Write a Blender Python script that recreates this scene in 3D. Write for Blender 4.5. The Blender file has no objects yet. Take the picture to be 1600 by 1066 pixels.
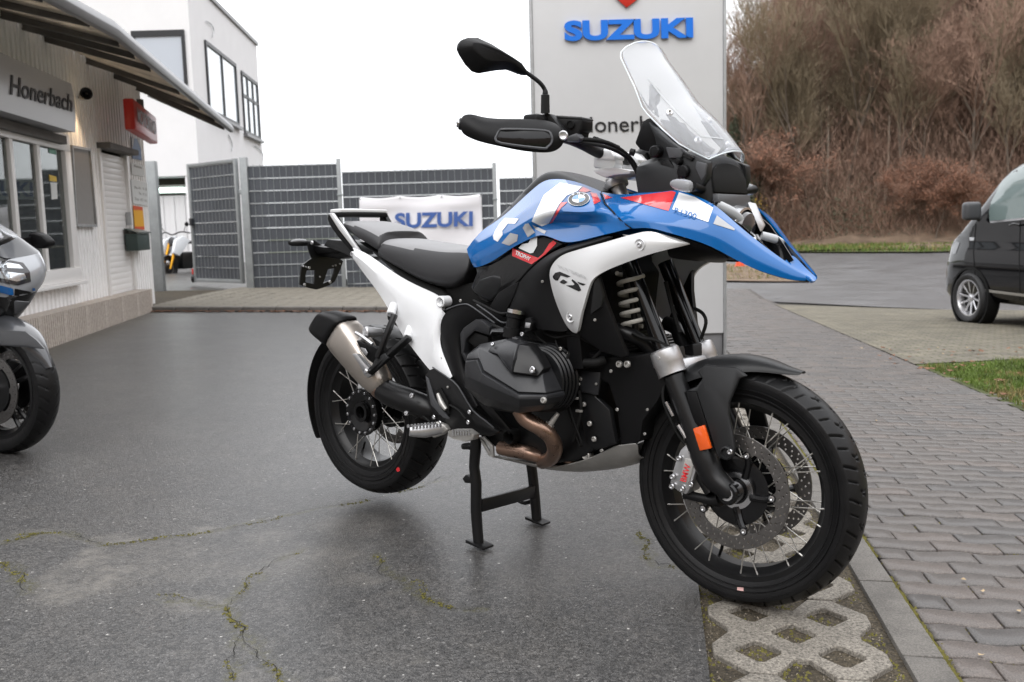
import bpy, bmesh, math, random
import numpy as np
from mathutils import Vector, Matrix, noise
from mathutils.bvhtree import BVHTree
from math import sin, cos, pi, radians, sqrt, atan2
random.seed(7); rng = np.random.default_rng(7)
scene = bpy.context.scene
COL = scene.collection

# ------------------------------------------------------------------ camera, sky, sun, exposure
TILT = 0.028                                   # the yard falls slightly to the right
RY = Matrix.Rotation(TILT, 4, 'Y')
FPX, PITCH, CAMH = 1500.0, 0.12106, 1.0355
cd = bpy.data.cameras.new('camera'); cam = bpy.data.objects.new('camera', cd); COL.objects.link(cam)
_r = Vector((1, 0, 0)); _f = Vector((0, cos(PITCH), -sin(PITCH))); _u = Vector((0, sin(PITCH), cos(PITCH)))
M0 = Matrix(((_r.x, _u.x, -_f.x, 0), (_r.y, _u.y, -_f.y, 0), (_r.z, _u.z, -_f.z, CAMH), (0, 0, 0, 1)))
CAMM = RY @ M0
cam.matrix_world = CAMM
cd.sensor_width = 36.0; cd.lens = 36.0 * FPX / 1600.0
cd.clip_start = 0.05; cd.clip_end = 900
cd.dof.use_dof = True; cd.dof.focus_distance = 2.95; cd.dof.aperture_fstop = 5.6
scene.camera = cam

world = bpy.data.worlds.new('World'); scene.world = world; world.use_nodes = True
wn = world.node_tree.nodes; wl = world.node_tree.links
bg = wn['Background']; bg.inputs['Strength'].default_value = 0.1
SUN_EL, SUN_ROT = radians(48), radians(200)
sky = wn.new('ShaderNodeTexSky'); sky.sky_type = 'NISHITA'; sky.sun_disc = False
sky.sun_elevation = SUN_EL; sky.sun_rotation = SUN_ROT
geo = wn.new('ShaderNodeTexCoord'); sep = wn.new('ShaderNodeSeparateXYZ'); wl.new(geo.outputs['Generated'], sep.inputs[0])
ramp = wn.new('ShaderNodeValToRGB')                # overcast cloud layer, brighter overhead as real overcast is
ramp.color_ramp.elements[0].position = 0.0; ramp.color_ramp.elements[0].color = (0.55, 0.56, 0.58, 1)
ramp.color_ramp.elements[1].position = 1.0; ramp.color_ramp.elements[1].color = (1.0, 1.0, 1.02, 1)
wl.new(sep.outputs['Z'], ramp.inputs[0])
cl = wn.new('ShaderNodeVectorMath'); cl.operation = 'SCALE'; cl.inputs['Scale'].default_value = 24.0
wl.new(ramp.outputs[0], cl.inputs[0])
mixs = wn.new('ShaderNodeMix'); mixs.data_type = 'RGBA'; mixs.inputs['Factor'].default_value = 0.94
wl.new(sky.outputs[0], mixs.inputs['A']); wl.new(cl.outputs[0], mixs.inputs['B'])
wl.new(mixs.outputs['Result'], bg.inputs['Color'])

sd = bpy.data.lights.new('sun', 'SUN'); sd.energy = 0.9; sd.angle = radians(40); sd.color = (1.0, 0.97, 0.93)
sun = bpy.data.objects.new('sun', sd); COL.objects.link(sun)
# light comes from behind the camera's left shoulder, high
_sd = Vector((cos(SUN_EL) * sin(SUN_ROT), cos(SUN_EL) * cos(SUN_ROT), sin(SUN_EL)))
sun.rotation_euler = _sd.to_track_quat('Z', 'Y').to_euler()
scene.view_settings.view_transform = 'Standard'; scene.view_settings.look = 'None'
scene.view_settings.exposure = 0.30; scene.view_settings.gamma = 1.0

# ------------------------------------------------------------------ sight lines: photograph pixel -> point on a chosen plane
CO = CAMM.translation.copy()
def ray(u, v):
    d = Vector(((u - 800) / FPX, (533 - v) / FPX, -1.0))
    return (CAMM.to_3x3() @ d)
def onplane(u, v, P, N):
    d = ray(u, v); t = (Vector(P) - CO).dot(Vector(N)) / d.dot(Vector(N))
    return CO + d * t
def onY(u, v, Y): return onplane(u, v, (0, Y, 0), (0, 1, 0))
BIKE = RY @ Matrix.Translation((-0.4991, 3.5589, 0)) @ Matrix.Rotation(-0.7237, 4, 'Z')
BI = BIKE.inverted()
_A = Vector((1.63, 0, 0))
STEER = Matrix.Translation(_A) @ Matrix.Rotation(0.0516, 4, Vector((-.4415, 0, .8972))) @ Matrix.Translation(-_A)
SI = (BIKE @ STEER).inverted()
def _loc(inv, u, v, ax, val):
    o = inv @ CO; d = inv.to_3x3() @ ray(u, v)
    t = (val - o[ax]) / d[ax]; return o + d * t
def b(u, v, y): return _loc(BI, u, v, 1, y)
def bx(u, v, x): return _loc(BI, u, v, 0, x)
def s(u, v, y): return _loc(SI, u, v, 1, y)
def sx(u, v, x): return _loc(SI, u, v, 0, x)

def sstep(a, c, x):
    t = min(1, max(0, (x - a) / (c - a))); return t * t * (3 - 2 * t)
def g(x, y):
    """ground height: the yard tilts right; the right side also falls away towards the road"""
    z = -TILT * max(-9.0, min(7.0, x))
    k = sstep(-1.0, 2.5, x)
    yy = min(max(y - 3.0, 0), 17.0)
    return z - 0.030 * yy * k
def gp(u, v, dz=0.0):
    d = ray(u, v); t = 0.5; lo = 0.3
    while t < 400:
        P = CO + d * t
        if P.z < g(P.x, P.y) + dz: break
        lo = t; t *= 1.03
    hi = t
    for _ in range(40):
        m = (lo + hi) / 2; P = CO + d * m
        if P.z < g(P.x, P.y) + dz: hi = m
        else: lo = m
    return CO + d * hi

# ------------------------------------------------------------------ materials
def nt(m): return m.node_tree.nodes, m.node_tree.links
def pm(name, col, rough=0.5, metal=0.0, nscale=0, ncol=0.0, bump=0.0, bscale=400, coat=0.0, spec=0.5, coord='Object', rvar=0.0, trans=0.0, ior=1.45, speck=0, sscale=220):
    m = bpy.data.materials.new(name); m.use_nodes = True; n, l = nt(m)
    p = n['Principled BSDF']
    p.inputs['Base Color'].default_value = (*col, 1); p.inputs['Roughness'].default_value = rough
    p.inputs['Metallic'].default_value = metal; p.inputs['Specular IOR Level'].default_value = spec
    p.inputs['Coat Weight'].default_value = coat; p.inputs['Coat Roughness'].default_value = 0.03
    p.inputs['Transmission Weight'].default_value = trans; p.inputs['IOR'].default_value = ior
    tc = n.new('ShaderNodeTexCoord')
    if nscale:
        t = n.new('ShaderNodeTexNoise'); t.inputs['Scale'].default_value = nscale; t.inputs['Detail'].default_value = 6; t.inputs['Roughness'].default_value = 0.65
        l.new(tc.outputs[coord], t.inputs['Vector'])
        if ncol:
            mr = n.new('ShaderNodeMapRange'); mr.inputs['From Min'].default_value = 0.25; mr.inputs['From Max'].default_value = 0.75
            mr.inputs['To Min'].default_value = 1 - ncol; mr.inputs['To Max'].default_value = 1 + ncol
            l.new(t.outputs['Fac'], mr.inputs['Value'])
            vm = n.new('ShaderNodeVectorMath'); vm.operation = 'SCALE'; vm.inputs[0].default_value = col
            l.new(mr.outputs[0], vm.inputs['Scale']); l.new(vm.outputs[0], p.inputs['Base Color'])
        if rvar:
            mr = n.new('ShaderNodeMapRange'); mr.inputs['From Min'].default_value = 0.3; mr.inputs['From Max'].default_value = 0.7
            mr.inputs['To Min'].default_value = max(0, rough - rvar); mr.inputs['To Max'].default_value = rough + rvar
            l.new(t.outputs['Fac'], mr.inputs['Value']); l.new(mr.outputs[0], p.inputs['Roughness'])
    if speck:
        src = p.inputs['Base Color'].links[0].from_socket if p.inputs['Base Color'].links else None
        t3 = n.new('ShaderNodeTexNoise'); t3.inputs['Scale'].default_value = sscale; t3.inputs['Detail'].default_value = 3; t3.inputs['Roughness'].default_value = .8
        l.new(tc.outputs[coord], t3.inputs['Vector'])
        m3 = n.new('ShaderNodeMapRange'); m3.inputs['From Min'].default_value = .32; m3.inputs['From Max'].default_value = .68
        m3.inputs['To Min'].default_value = 1-speck; m3.inputs['To Max'].default_value = 1+speck; l.new(t3.outputs['Fac'], m3.inputs['Value'])
        v3 = n.new('ShaderNodeVectorMath'); v3.operation = 'SCALE'
        if src: l.new(src, v3.inputs[0])
        else: v3.inputs[0].default_value = col
        l.new(m3.outputs[0], v3.inputs['Scale']); l.new(v3.outputs[0], p.inputs['Base Color'])
    if bump:
        t2 = n.new('ShaderNodeTexNoise'); t2.inputs['Scale'].default_value = bscale; t2.inputs['Detail'].default_value = 3
        l.new(tc.outputs[coord], t2.inputs['Vector'])
        bp = n.new('ShaderNodeBump'); bp.inputs['Strength'].default_value = bump; bp.inputs['Distance'].default_value = 0.001 if bscale > 60 else 0.01
        l.new(t2.outputs['Fac'], bp.inputs['Height']); l.new(bp.outputs[0], p.inputs['Normal'])
    return m
def emis(name, col, st):
    m = bpy.data.materials.new(name); m.use_nodes = True; p = m.node_tree.nodes['Principled BSDF']
    p.inputs['Base Color'].default_value = (*col, 1); p.inputs['Emission Color'].default_value = (*col, 1); p.inputs['Emission Strength'].default_value = st
    return m

# ------------------------------------------------------------------ mesh helpers
def link(name, me, mat, parent=None, steer=False, ang=35, smooth=True):
    o = bpy.data.objects.new(name, me); COL.objects.link(o)
    if mat is not None and not me.materials:
        me.materials.append(mat)
    if smooth:
        me.shade_smooth()
        if ang < 180: me.set_sharp_from_angle(angle=radians(ang))
    if parent is not None: o.parent = parent
    if steer: o.matrix_basis = STEER.copy()
    return o
def mkmesh(V, F, name='m', recalc=True):
    me = bpy.data.meshes.new(name); me.from_pydata([tuple(p) for p in V], [], [tuple(f) for f in F]); me.update()
    if recalc:
        bm = bmesh.new(); bm.from_mesh(me); bmesh.ops.recalc_face_normals(bm, faces=bm.faces); bm.to_mesh(me); bm.free()
    return me
def applymods(me, bevel=0, bseg=2, bang=30, sub=0, solid=0, soff=-1.0):
    """run bevel / subdivision / thickness on a mesh and keep the result as plain geometry"""
    if not (bevel or sub or solid): return me
    o = bpy.data.objects.new('tmp', me); COL.objects.link(o)
    if sub:
        k = o.modifiers.new('s', 'SUBSURF'); k.levels = sub; k.render_levels = sub
    if solid:
        k = o.modifiers.new('t', 'SOLIDIFY'); k.thickness = solid; k.offset = soff
    if bevel:
        k = o.modifiers.new('b', 'BEVEL'); k.width = bevel; k.segments = bseg; k.limit_method = 'ANGLE'; k.angle_limit = radians(bang); k.harden_normals = False
    dg = bpy.context.evaluated_depsgraph_get(); dg.update()
    m2 = bpy.data.meshes.new_from_object(o.evaluated_get(dg))
    bpy.data.objects.remove(o); return m2
def mir_mesh(me):
    m = me.copy(); bm = bmesh.new(); bm.from_mesh(m)
    for v in bm.verts: v.co.y = -v.co.y
    bmesh.ops.reverse_faces(bm, faces=bm.faces); bm.to_mesh(m); bm.free(); return m
def put(name, me, mat, parent=None, steer=False, mirror=False, ang=35, smooth=True):
    o = link(name, me, mat, parent, steer, ang, smooth)
    if mirror: link(name, mir_mesh(me), mat, parent, steer, ang, smooth)
    return o
def sheet(name, rows, mat, parent=None, thick=0.003, sub=1, steer=False, mirror=False, soff=-1.0, ang=40, bevel=0, flip=False, crease=()):
    R = len(rows); C = len(rows[0]); V = [p for r in rows for p in r]
    F = [(i*C+j, i*C+j+1, (i+1)*C+j+1, (i+1)*C+j) for i in range(R-1) for j in range(C-1)]
    if flip: F = [f[::-1] for f in F]
    me = mkmesh(V, F, name, recalc=False)
    if crease:
        cr = me.attributes.new('crease_edge', 'FLOAT', 'EDGE'); cw_ = dict(crease); ev = [tuple(e.vertices) for e in me.edges]
        cr.data.foreach_set('value', [float(cw_.get(p % C, 0)) if (p % C) == (q % C) else (.9 if (p//C == q//C and p//C in (0, R-1)) else 0.0) for p, q in ev])
    me = applymods(me, sub=sub, solid=thick, soff=soff, bevel=bevel)
    return put(name, me, mat, parent, steer, mirror, ang)
def slab(name, pts, t, mat, parent=None, bevel=0.003, steer=False, mirror=False, ang=35, bseg=2, inset=0):
    """outline pts (outer face), extruded by vector/number t (number: along +y, inwards from the right side)"""
    T = Vector((0, t, 0)) if not isinstance(t, Vector) else t
    n = len(pts); V = list(pts) + [Vector(p) + T for p in pts]
    F = [tuple(range(n)), tuple(range(2*n-1, n-1, -1))] + [(i, (i+1) % n, n+(i+1) % n, n+i) for i in range(n)]
    me = mkmesh(V, F, name); me = applymods(me, bevel=bevel, bseg=bseg)
    return put(name, me, mat, parent, steer, mirror, ang)
def crom(P, k):
    P = [Vector(p) for p in P]
    if k <= 1 or len(P) < 3: return P
    out = []
    for i in range(len(P)-1):
        p0 = P[max(i-1, 0)]; p1 = P[i]; p2 = P[i+1]; p3 = P[min(i+2, len(P)-1)]
        for j in range(k):
            t = j/k
            out.append(0.5*((2*p1)+(p2-p0)*t+(2*p0-5*p1+4*p2-p3)*t*t+(3*p1-p0-3*p2+p3)*t**3))
    out.append(P[-1]); return out
def tube_mesh(P, r, seg=10, k=4, caps=True, flat=1.0):
    n0 = len(P); P = crom(P, k); n = len(P)
    if isinstance(r, (int, float)): rr = [r]*n
    else: rr = list(np.interp(np.linspace(0, n0-1, n), range(n0), r))
    V = []; F = []; T = (P[1]-P[0]).normalized()
    N = T.orthogonal().normalized()
    if abs(T.z) < .95: N = (Vector((0, 0, 1)) - T*T.z).normalized()
    for i in range(n):
        Tn = (P[min(i+1, n-1)]-P[max(i-1, 0)]).normalized()
        N = (N - Tn*N.dot(Tn)).normalized(); Bn = Tn.cross(N)
        for j in range(seg):
            a = 2*pi*j/seg; V.append(P[i]+(N*cos(a)+Bn*sin(a)*flat)*rr[i])
    for i in range(n-1):
        for j in range(seg):
            F.append((i*seg+j, i*seg+(j+1) % seg, (i+1)*seg+(j+1) % seg, (i+1)*seg+j))
    if caps: F.append(tuple(range(seg))[::-1]); F.append(tuple((n-1)*seg+j for j in range(seg)))
    return V, F
def tube(name, P, r, mat, parent=None, seg=10, k=4, steer=False, mirror=False, flat=1.0, ang=45):
    V, F = tube_mesh(P, r, seg, k, True, flat)
    return put(name, mkmesh(V, F, name), mat, parent, steer, mirror, ang)
def lathe_mesh(o, d, prof, seg=24, a0=0, a1=2*pi):
    """prof: (along, radius) pairs"""
    o = Vector(o); d = Vector(d).normalized(); e1 = d.orthogonal().normalized(); e2 = d.cross(e1)
    V = []; F = []; full = abs(a1-a0-2*pi) < 1e-6; m = seg if full else seg+1
    for (t, r) in prof:
        for j in range(m):
            a = a0+(a1-a0)*j/seg; V.append(o+d*t+(e1*cos(a)+e2*sin(a))*max(r, 1e-5))
    for i in range(len(prof)-1):
        for j in range(seg):
            j2 = (j+1) % m; F.append((i*m+j, i*m+j2, (i+1)*m+j2, (i+1)*m+j))
    return V, F
def lathe(name, o, d, prof, mat, parent=None, seg=24, steer=False, mirror=False, ang=35):
    V, F = lathe_mesh(o, d, prof, seg)
    return put(name, mkmesh(V, F, name), mat, parent, steer, mirror, ang)
def box_vf(c, sz, R=None):
    c = Vector(c); V = []
    for i in (-.5, .5):
        for j in (-.5, .5):
            for k in (-.5, .5):
                p = Vector((i*sz[0], j*sz[1], k*sz[2])); V.append(c+(R @ p if R else p))
    return V, [(0, 1, 3, 2), (4, 6, 7, 5), (0, 4, 5, 1), (2, 3, 7, 6), (0, 2, 6, 4), (1, 5, 7, 3)]
def box(name, c, sz, mat, parent=None, R=None, bevel=0.002, steer=False, mirror=False, bseg=2):
    V, F = box_vf(c, sz, R); me = applymods(mkmesh(V, F, name), bevel=bevel, bseg=bseg)
    return put(name, me, mat, parent, steer, mirror)
def joinvf(parts):
    V = []; F = []
    for v, f in parts:
        o = len(V); V += list(v); F += [tuple(i+o for i in q) for q in f]
    return V, F
def multi(name, parts, mat, parent=None, steer=False, mirror=False, bevel=0, ang=35, smooth=True):
    V, F = joinvf(parts); me = applymods(mkmesh(V, F, name), bevel=bevel)
    return put(name, me, mat, parent, steer, mirror, ang, smooth)
def loft(name, rings, mat, parent=None, sub=0, steer=False, mirror=False, cap=True, ang=35, bevel=0):
    n = len(rings[0]); V = [p for r in rings for p in r]; F = []
    for i in range(len(rings)-1):
        for j in range(n): F.append((i*n+j, i*n+(j+1) % n, (i+1)*n+(j+1) % n, (i+1)*n+j))
    if cap: F.append(tuple(range(n))[::-1]); F.append(tuple((len(rings)-1)*n+j for j in range(n)))
    me = applymods(mkmesh(V, F, name), sub=sub, bevel=bevel)
    return put(name, me, mat, parent, steer, mirror, ang)
def bolt_vf(o, d, r=0.006, h=0.004):
    return lathe_mesh(o, d, [(0, r), (h*.7, r), (h, r*.82), (h, r*.5), (h*.35, r*.45), (h*.35, 0)], 12)
def bolts(name, lst, mat, parent=None, steer=False, mirror=False):
    """each bolt its own object"""
    for (o, d, r) in lst:
        V, F = bolt_vf(o, d, r, r*.8); put(name, mkmesh(V, F, name), mat, parent, steer, mirror)
def curve_mesh(loops, thick=0.0, bevel=0.0):
    c = bpy.data.curves.new('c', 'CURVE'); c.dimensions = '2D'; c.fill_mode = 'BOTH'; c.extrude = thick/2; c.bevel_depth = bevel
    for L in loops:
        sp = c.splines.new('POLY'); sp.points.add(len(L)-1); sp.use_cyclic_u = True
        for i, p in enumerate(L): sp.points[i].co = (p[0], p[1], 0, 1)
    o = bpy.data.objects.new('c', c); COL.objects.link(o); dg = bpy.context.evaluated_depsgraph_get(); dg.update()
    me = bpy.data.meshes.new_from_object(o.evaluated_get(dg)); bpy.data.objects.remove(o); bpy.data.curves.remove(c)
    return me
def xform(me, M):
    me.transform(M)
    if M.to_3x3().determinant() < 0: me.flip_normals()
    me.update(); return me
def frame(o, ex, ey):
    ex = Vector(ex).normalized(); ey = Vector(ey); ez = ex.cross(ey).normalized(); ey = ez.cross(ex)
    return Matrix(((ex.x, ey.x, ez.x, o[0]), (ex.y, ey.y, ez.y, o[1]), (ex.z, ey.z, ez.z, o[2]), (0, 0, 0, 1)))
def text_mesh(txt, bold=0.0, thick=0.0, space=1.0):
    """lettering normalised to width 1 (x 0..1) and height 1 (y 0..1)"""
    c = bpy.data.curves.new('t', 'FONT'); c.body = txt; c.offset = bold; c.extrude = thick; c.space_character = space; c.resolution_u = 5
    o = bpy.data.objects.new('t', c); COL.objects.link(o); dg = bpy.context.evaluated_depsgraph_get(); dg.update()
    me = bpy.data.meshes.new_from_object(o.evaluated_get(dg)); bpy.data.objects.remove(o); bpy.data.curves.remove(c)
    A = np.array([v.co[:] for v in me.vertices]); mn = A.min(0); mx = A.max(0)
    for v in me.vertices: v.co = Vector(((v.co.x-mn[0])/(mx[0]-mn[0]), (v.co.y-mn[1])/(mx[1]-mn[1]), v.co.z))
    return me
def text_on(name, txt, TL, TR, BL, mat, parent=None, bold=0.0, thick=0.002, proud=0.003, space=1.0, N=None):
    """place lettering so its box has corners TL, TR, BL (3-D points)"""
    TL, TR, BL = Vector(TL), Vector(TR), Vector(BL)
    me = text_mesh(txt, bold, 1.0, space)
    ex = TR-TL; ey = TL-BL; n = ex.cross(ey).normalized()
    for v in me.vertices: v.co = BL+ex*v.co.x+ey*v.co.y+n*(proud+thick*(v.co.z))
    me.update(); o = link(name, me, mat, parent, smooth=False); return o

def tag(o, label=None, cat=None, group=None, kind=None):
    if label: o['label'] = label
    if cat: o['category'] = cat
    if group: o['group'] = group
    if kind: o['kind'] = kind
    return o
def empty(name, loc=(0, 0, 0), rz=0.0, label=None, cat=None, group=None):
    o = bpy.data.objects.new(name, None); COL.objects.link(o); o.location = loc; o.rotation_euler = (0, 0, rz)
    o.empty_display_size = 0.1
    return tag(o, label, cat, group)
def copy_tree(o, parent=None):
    c = o.copy(); COL.objects.link(c); c.parent = parent
    for ch in list(o.children): copy_tree(ch, c)
    return c

def decal(name, poly, targets, mat, inv, parent, steer=False, off=0.0010, step=3.0, me2d=None):
    """a printed film lying on a panel: outline traced, laid on the panel's real surface"""
    bm = bmesh.new()
    if me2d is None:
        vs = [bm.verts.new((p[0], p[1], 0)) for p in poly]; bm.faces.new(vs)
    else: bm.from_mesh(me2d)
    bmesh.ops.triangulate(bm, faces=bm.faces)
    us = [v.co.x for v in bm.verts]; vs_ = [v.co.y for v in bm.verts]
    for ax, (lo, hi) in ((0, (min(us), max(us))), (1, (min(vs_), max(vs_)))):
        x = lo+step
        while x < hi:
            no = (1, 0, 0) if ax == 0 else (0, 1, 0); co = (x, 0, 0) if ax == 0 else (0, x, 0)
            bmesh.ops.bisect_plane(bm, geom=bm.verts[:]+bm.edges[:]+bm.faces[:], plane_co=co, plane_no=no); x += step
    bmesh.ops.triangulate(bm, faces=bm.faces)
    trees = []
    for t in targets:
        me = t.data; trees.append(BVHTree.FromPolygons([v.co for v in me.vertices], [p.vertices[:] for p in me.polygons]))
    o = inv @ CO; I3 = inv.to_3x3(); bad = []
    for v in bm.verts:
        best = None
        for k_, (jx, jy) in enumerate(((0, 0), (.07, .05), (-.08, .06), (.05, -.09), (.3, .3), (-.3, -.3))):
            d = (I3 @ ray(v.co.x+jx, v.co.y+jy)).normalized()
            for t in trees:
                h = t.ray_cast(o, d)
                if h[0] is not None and (best is None or h[3] < best[3]): best = h
            if best is not None and k_ >= 3: break
        if best is None: bad.append(v); continue
        n = best[1]
        if n.dot(d) > 0: n = -n
        v.co = best[0]+n*off
    if bad: bmesh.ops.delete(bm, geom=bad, context='VERTS')
    bmesh.ops.remove_doubles(bm, verts=bm.verts[:], dist=.0003); bmesh.ops.recalc_face_normals(bm, faces=bm.faces[:])
    me = bpy.data.meshes.new(name); bm.to_mesh(me); bm.free()
    return link(name, me, mat, parent, steer, ang=180)
# ================================================================== THE SETTING
# ---- ground materials
def asphalt_mat(name, near=True, base=(0.058, 0.058, 0.062)):
    m = pm(name, base, 0.55); n, l = nt(m); p = n['Principled BSDF']
    tc = n.new('ShaderNodeTexCoord')
    def noise_(sc, det=5, ro=.6):
        t = n.new('ShaderNodeTexNoise'); t.inputs['Scale'].default_value = sc; t.inputs['Detail'].default_value = det; t.inputs['Roughness'].default_value = ro
        l.new(tc.outputs['Object'], t.inputs['Vector']); return t
    def rng_(src, a, c, d, e):
        r = n.new('ShaderNodeMapRange'); r.inputs['From Min'].default_value = a; r.inputs['From Max'].default_value = c
        r.inputs['To Min'].default_value = d; r.inputs['To Max'].default_value = e; l.new(src, r.inputs['Value']); return r.outputs[0]
    def mixc(f, A, Bc):
        x = n.new('ShaderNodeMix'); x.data_type = 'RGBA'
        if isinstance(f, float): x.inputs['Factor'].default_value = f
        else: l.new(f, x.inputs['Factor'])
        for k, q in (('A', A), ('B', Bc)):
            if isinstance(q, tuple): x.inputs[k].default_value = (*q, 1)
            else: l.new(q, x.inputs[k])
        return x.outputs['Result']
    big = noise_(0.9, 4); mid = noise_(7, 6); fine = noise_(260, 2, .5)
    vor = n.new('ShaderNodeTexVoronoi'); vor.inputs['Scale'].default_value = 170; l.new(tc.outputs['Object'], vor.inputs['Vector'])
    c1 = mixc(rng_(big.outputs['Fac'], .3, .7, 0, 1), tuple(x*.68 for x in base), tuple(x*1.34 for x in base))
    c2 = mixc(rng_(mid.outputs['Fac'], .42, .68, 0, .5), c1, (0.072, 0.066, 0.059))
    g2 = noise_(95, 3, .75); dk = mixc(rng_(g2.outputs['Fac'], .34, .52, .75, 0), c2, (0.016, 0.016, 0.017))
    c3 = mixc(rng_(fine.outputs['Fac'], .54, .66, 0, .6), dk, (0.16, 0.155, 0.15))
    c4 = mixc(rng_(vor.outputs['Color'], .93, .95, 0, .8), c3, (0.36, 0.35, 0.33))
    sv = n.new('ShaderNodeTexVoronoi'); sv.inputs['Scale'].default_value = 125; l.new(tc.outputs['Object'], sv.inputs['Vector'])
    sx_ = n.new('ShaderNodeSeparateColor'); l.new(sv.outputs['Color'], sx_.inputs[0])
    vs_ = n.new('ShaderNodeVectorMath'); vs_.operation = 'SCALE'; l.new(c4, vs_.inputs[0]); l.new(rng_(sx_.outputs[0], 0, 1, .45, 1.65), vs_.inputs['Scale'])
    out = vs_.outputs[0]
    p.inputs['Coat Weight'].default_value = .38; p.inputs['Coat Roughness'].default_value = .32; p.inputs['Coat IOR'].default_value = 1.4
    if near:
        at = n.new('ShaderNodeAttribute'); at.attribute_name = 'dust'; at.attribute_type = 'GEOMETRY'
        br = noise_(28, 6, .7)
        mu = n.new('ShaderNodeMath'); mu.operation = 'MULTIPLY'; l.new(at.outputs['Fac'], mu.inputs[0]); l.new(rng_(br.outputs['Fac'], .33, .62, .15, 1), mu.inputs[1])
        out = mixc(mu.outputs[0], out, (0.185, 0.172, 0.152))
        am = n.new('ShaderNodeAttribute'); am.attribute_name = 'moss'; am.attribute_type = 'GEOMETRY'
        br2 = noise_(75, 5, .75)
        mm = n.new('ShaderNodeMath'); mm.operation = 'MULTIPLY'; l.new(am.outputs['Fac'], mm.inputs[0]); l.new(rng_(br2.outputs['Fac'], .42, .6, 0, 1.3), mm.inputs[1]); mm.use_clamp = True
        out = mixc(mm.outputs[0], out, (0.06, 0.056, 0.022))
    l.new(out, p.inputs['Base Color'])
    l.new(rng_(big.outputs['Fac'], .3, .7, .36, .52), p.inputs['Roughness'])
    ad = n.new('ShaderNodeMath'); ad.operation = 'ADD'; l.new(fine.outputs['Fac'], ad.inputs[0])
    sc = n.new('ShaderNodeMath'); sc.operation = 'MULTIPLY'; sc.inputs[1].default_value = .8; l.new(vor.outputs['Distance'], sc.inputs[0]); l.new(sc.outputs[0], ad.inputs[1])
    bp = n.new('ShaderNodeBump'); bp.inputs['Strength'].default_value = .9; bp.inputs['Distance'].default_value = .004
    l.new(ad.outputs[0], bp.inputs['Height']); l.new(bp.outputs[0], p.inputs['Normal'])
    return m
M_asph = asphalt_mat('asphalt_damp', True, (0.044, 0.0425, 0.041))
M_road = asphalt_mat('asphalt_road', False, (0.11, 0.111, 0.117))
M_jsoil = pm('joint_soil', (0.020, 0.017, 0.012), .95)
M_soil = pm('soil_moss', (0.050, 0.040, 0.026), .95, nscale=9, ncol=.6, bump=1, bscale=59, speck=.8, sscale=110)
M_paver = pm('paver_concrete', (0.080, 0.071, 0.065), .58, nscale=9, ncol=.3, bump=1, bscale=260, rvar=.12, speck=.8, coat=.35)
M_paver2 = pm('paver_concrete_warm', (0.094, 0.079, 0.070), .60, nscale=9, ncol=.3, bump=1, bscale=260, rvar=.1, speck=.8, coat=.35)
M_paver3 = pm('paver_concrete_dark', (0.066, 0.061, 0.058), .55, nscale=9, ncol=.3, bump=1, bscale=260, rvar=.1, speck=.8, coat=.35)
M_mossy = pm('paver_mossy', (0.14, 0.125, 0.098), .85, nscale=3, ncol=.35, bump=.8, bscale=200, speck=.3, sscale=40)
M_exposed = pm('exposed_aggregate', (0.165, 0.150, 0.128), .85, nscale=7, ncol=.3, bump=1.0, bscale=140, speck=.75, sscale=150)
M_kerb = pm('kerb_concrete', (0.118, 0.110, 0.100), .8, nscale=8, ncol=.3, bump=.8, bscale=220, speck=.45)
M_grass = pm('grass_blades', (0.085, 0.13, 0.018), .7, nscale=3, ncol=.5)
M_grassdry = pm('grass_dry', (0.19, 0.15, 0.055), .8, nscale=3, ncol=.4)
M_turf = pm('turf_ground', (0.06, 0.07, 0.02), .95, nscale=4, ncol=.5, bump=1, bscale=60)
M_moss = pm('moss', (0.095, 0.085, 0.016), .95, nscale=40, ncol=.5, bump=1, bscale=200)
M_litter = pm('leaf_litter', (0.15, 0.105, 0.072), .95, nscale=1.2, ncol=.6, bump=1, bscale=8)
M_leaf = pm('fallen_leaf', (0.15, 0.065, 0.03), .7, nscale=6, ncol=.5)
M_leafpale = pm('fallen_leaf_pale', (0.36, 0.27, 0.16), .7, nscale=6, ncol=.3)

for mm in (M_paver, M_paver2, M_paver3): mm.node_tree.nodes['Principled BSDF'].inputs['Coat Roughness'].default_value = .35
# small block pattern of the older mossy paving, too fine to pick apart
_n, _l = nt(M_mossy); _p = _n['Principled BSDF']; _tc = _n.new('ShaderNodeTexCoord'); _mp = _n.new('ShaderNodeMapping'); _mp.inputs['Rotation'].default_value = (0, 0, .145); _br = _n.new('ShaderNodeTexBrick')
_l.new(_tc.outputs['Object'], _mp.inputs[0]); _l.new(_mp.outputs[0], _br.inputs['Vector']); _br.inputs['Scale'].default_value = 1.0; _br.inputs['Brick Width'].default_value = .2; _br.inputs['Row Height'].default_value = .1; _br.inputs['Mortar Size'].default_value = .008
_br.inputs['Color1'].default_value = (1.1, 1.08, 1.05, 1); _br.inputs['Color2'].default_value = (.82, .82, .84, 1); _br.inputs['Mortar'].default_value = (.35, .42, .22, 1)
_mx = _n.new('ShaderNodeMix'); _mx.data_type = 'RGBA'; _mx.blend_type = 'MULTIPLY'; _mx.inputs['Factor'].default_value = 1
_l.new(_p.inputs['Base Color'].links[0].from_socket, _mx.inputs['A']); _l.new(_br.outputs['Color'], _mx.inputs['B']); _l.new(_mx.outputs['Result'], _p.inputs['Base Color'])
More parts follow.
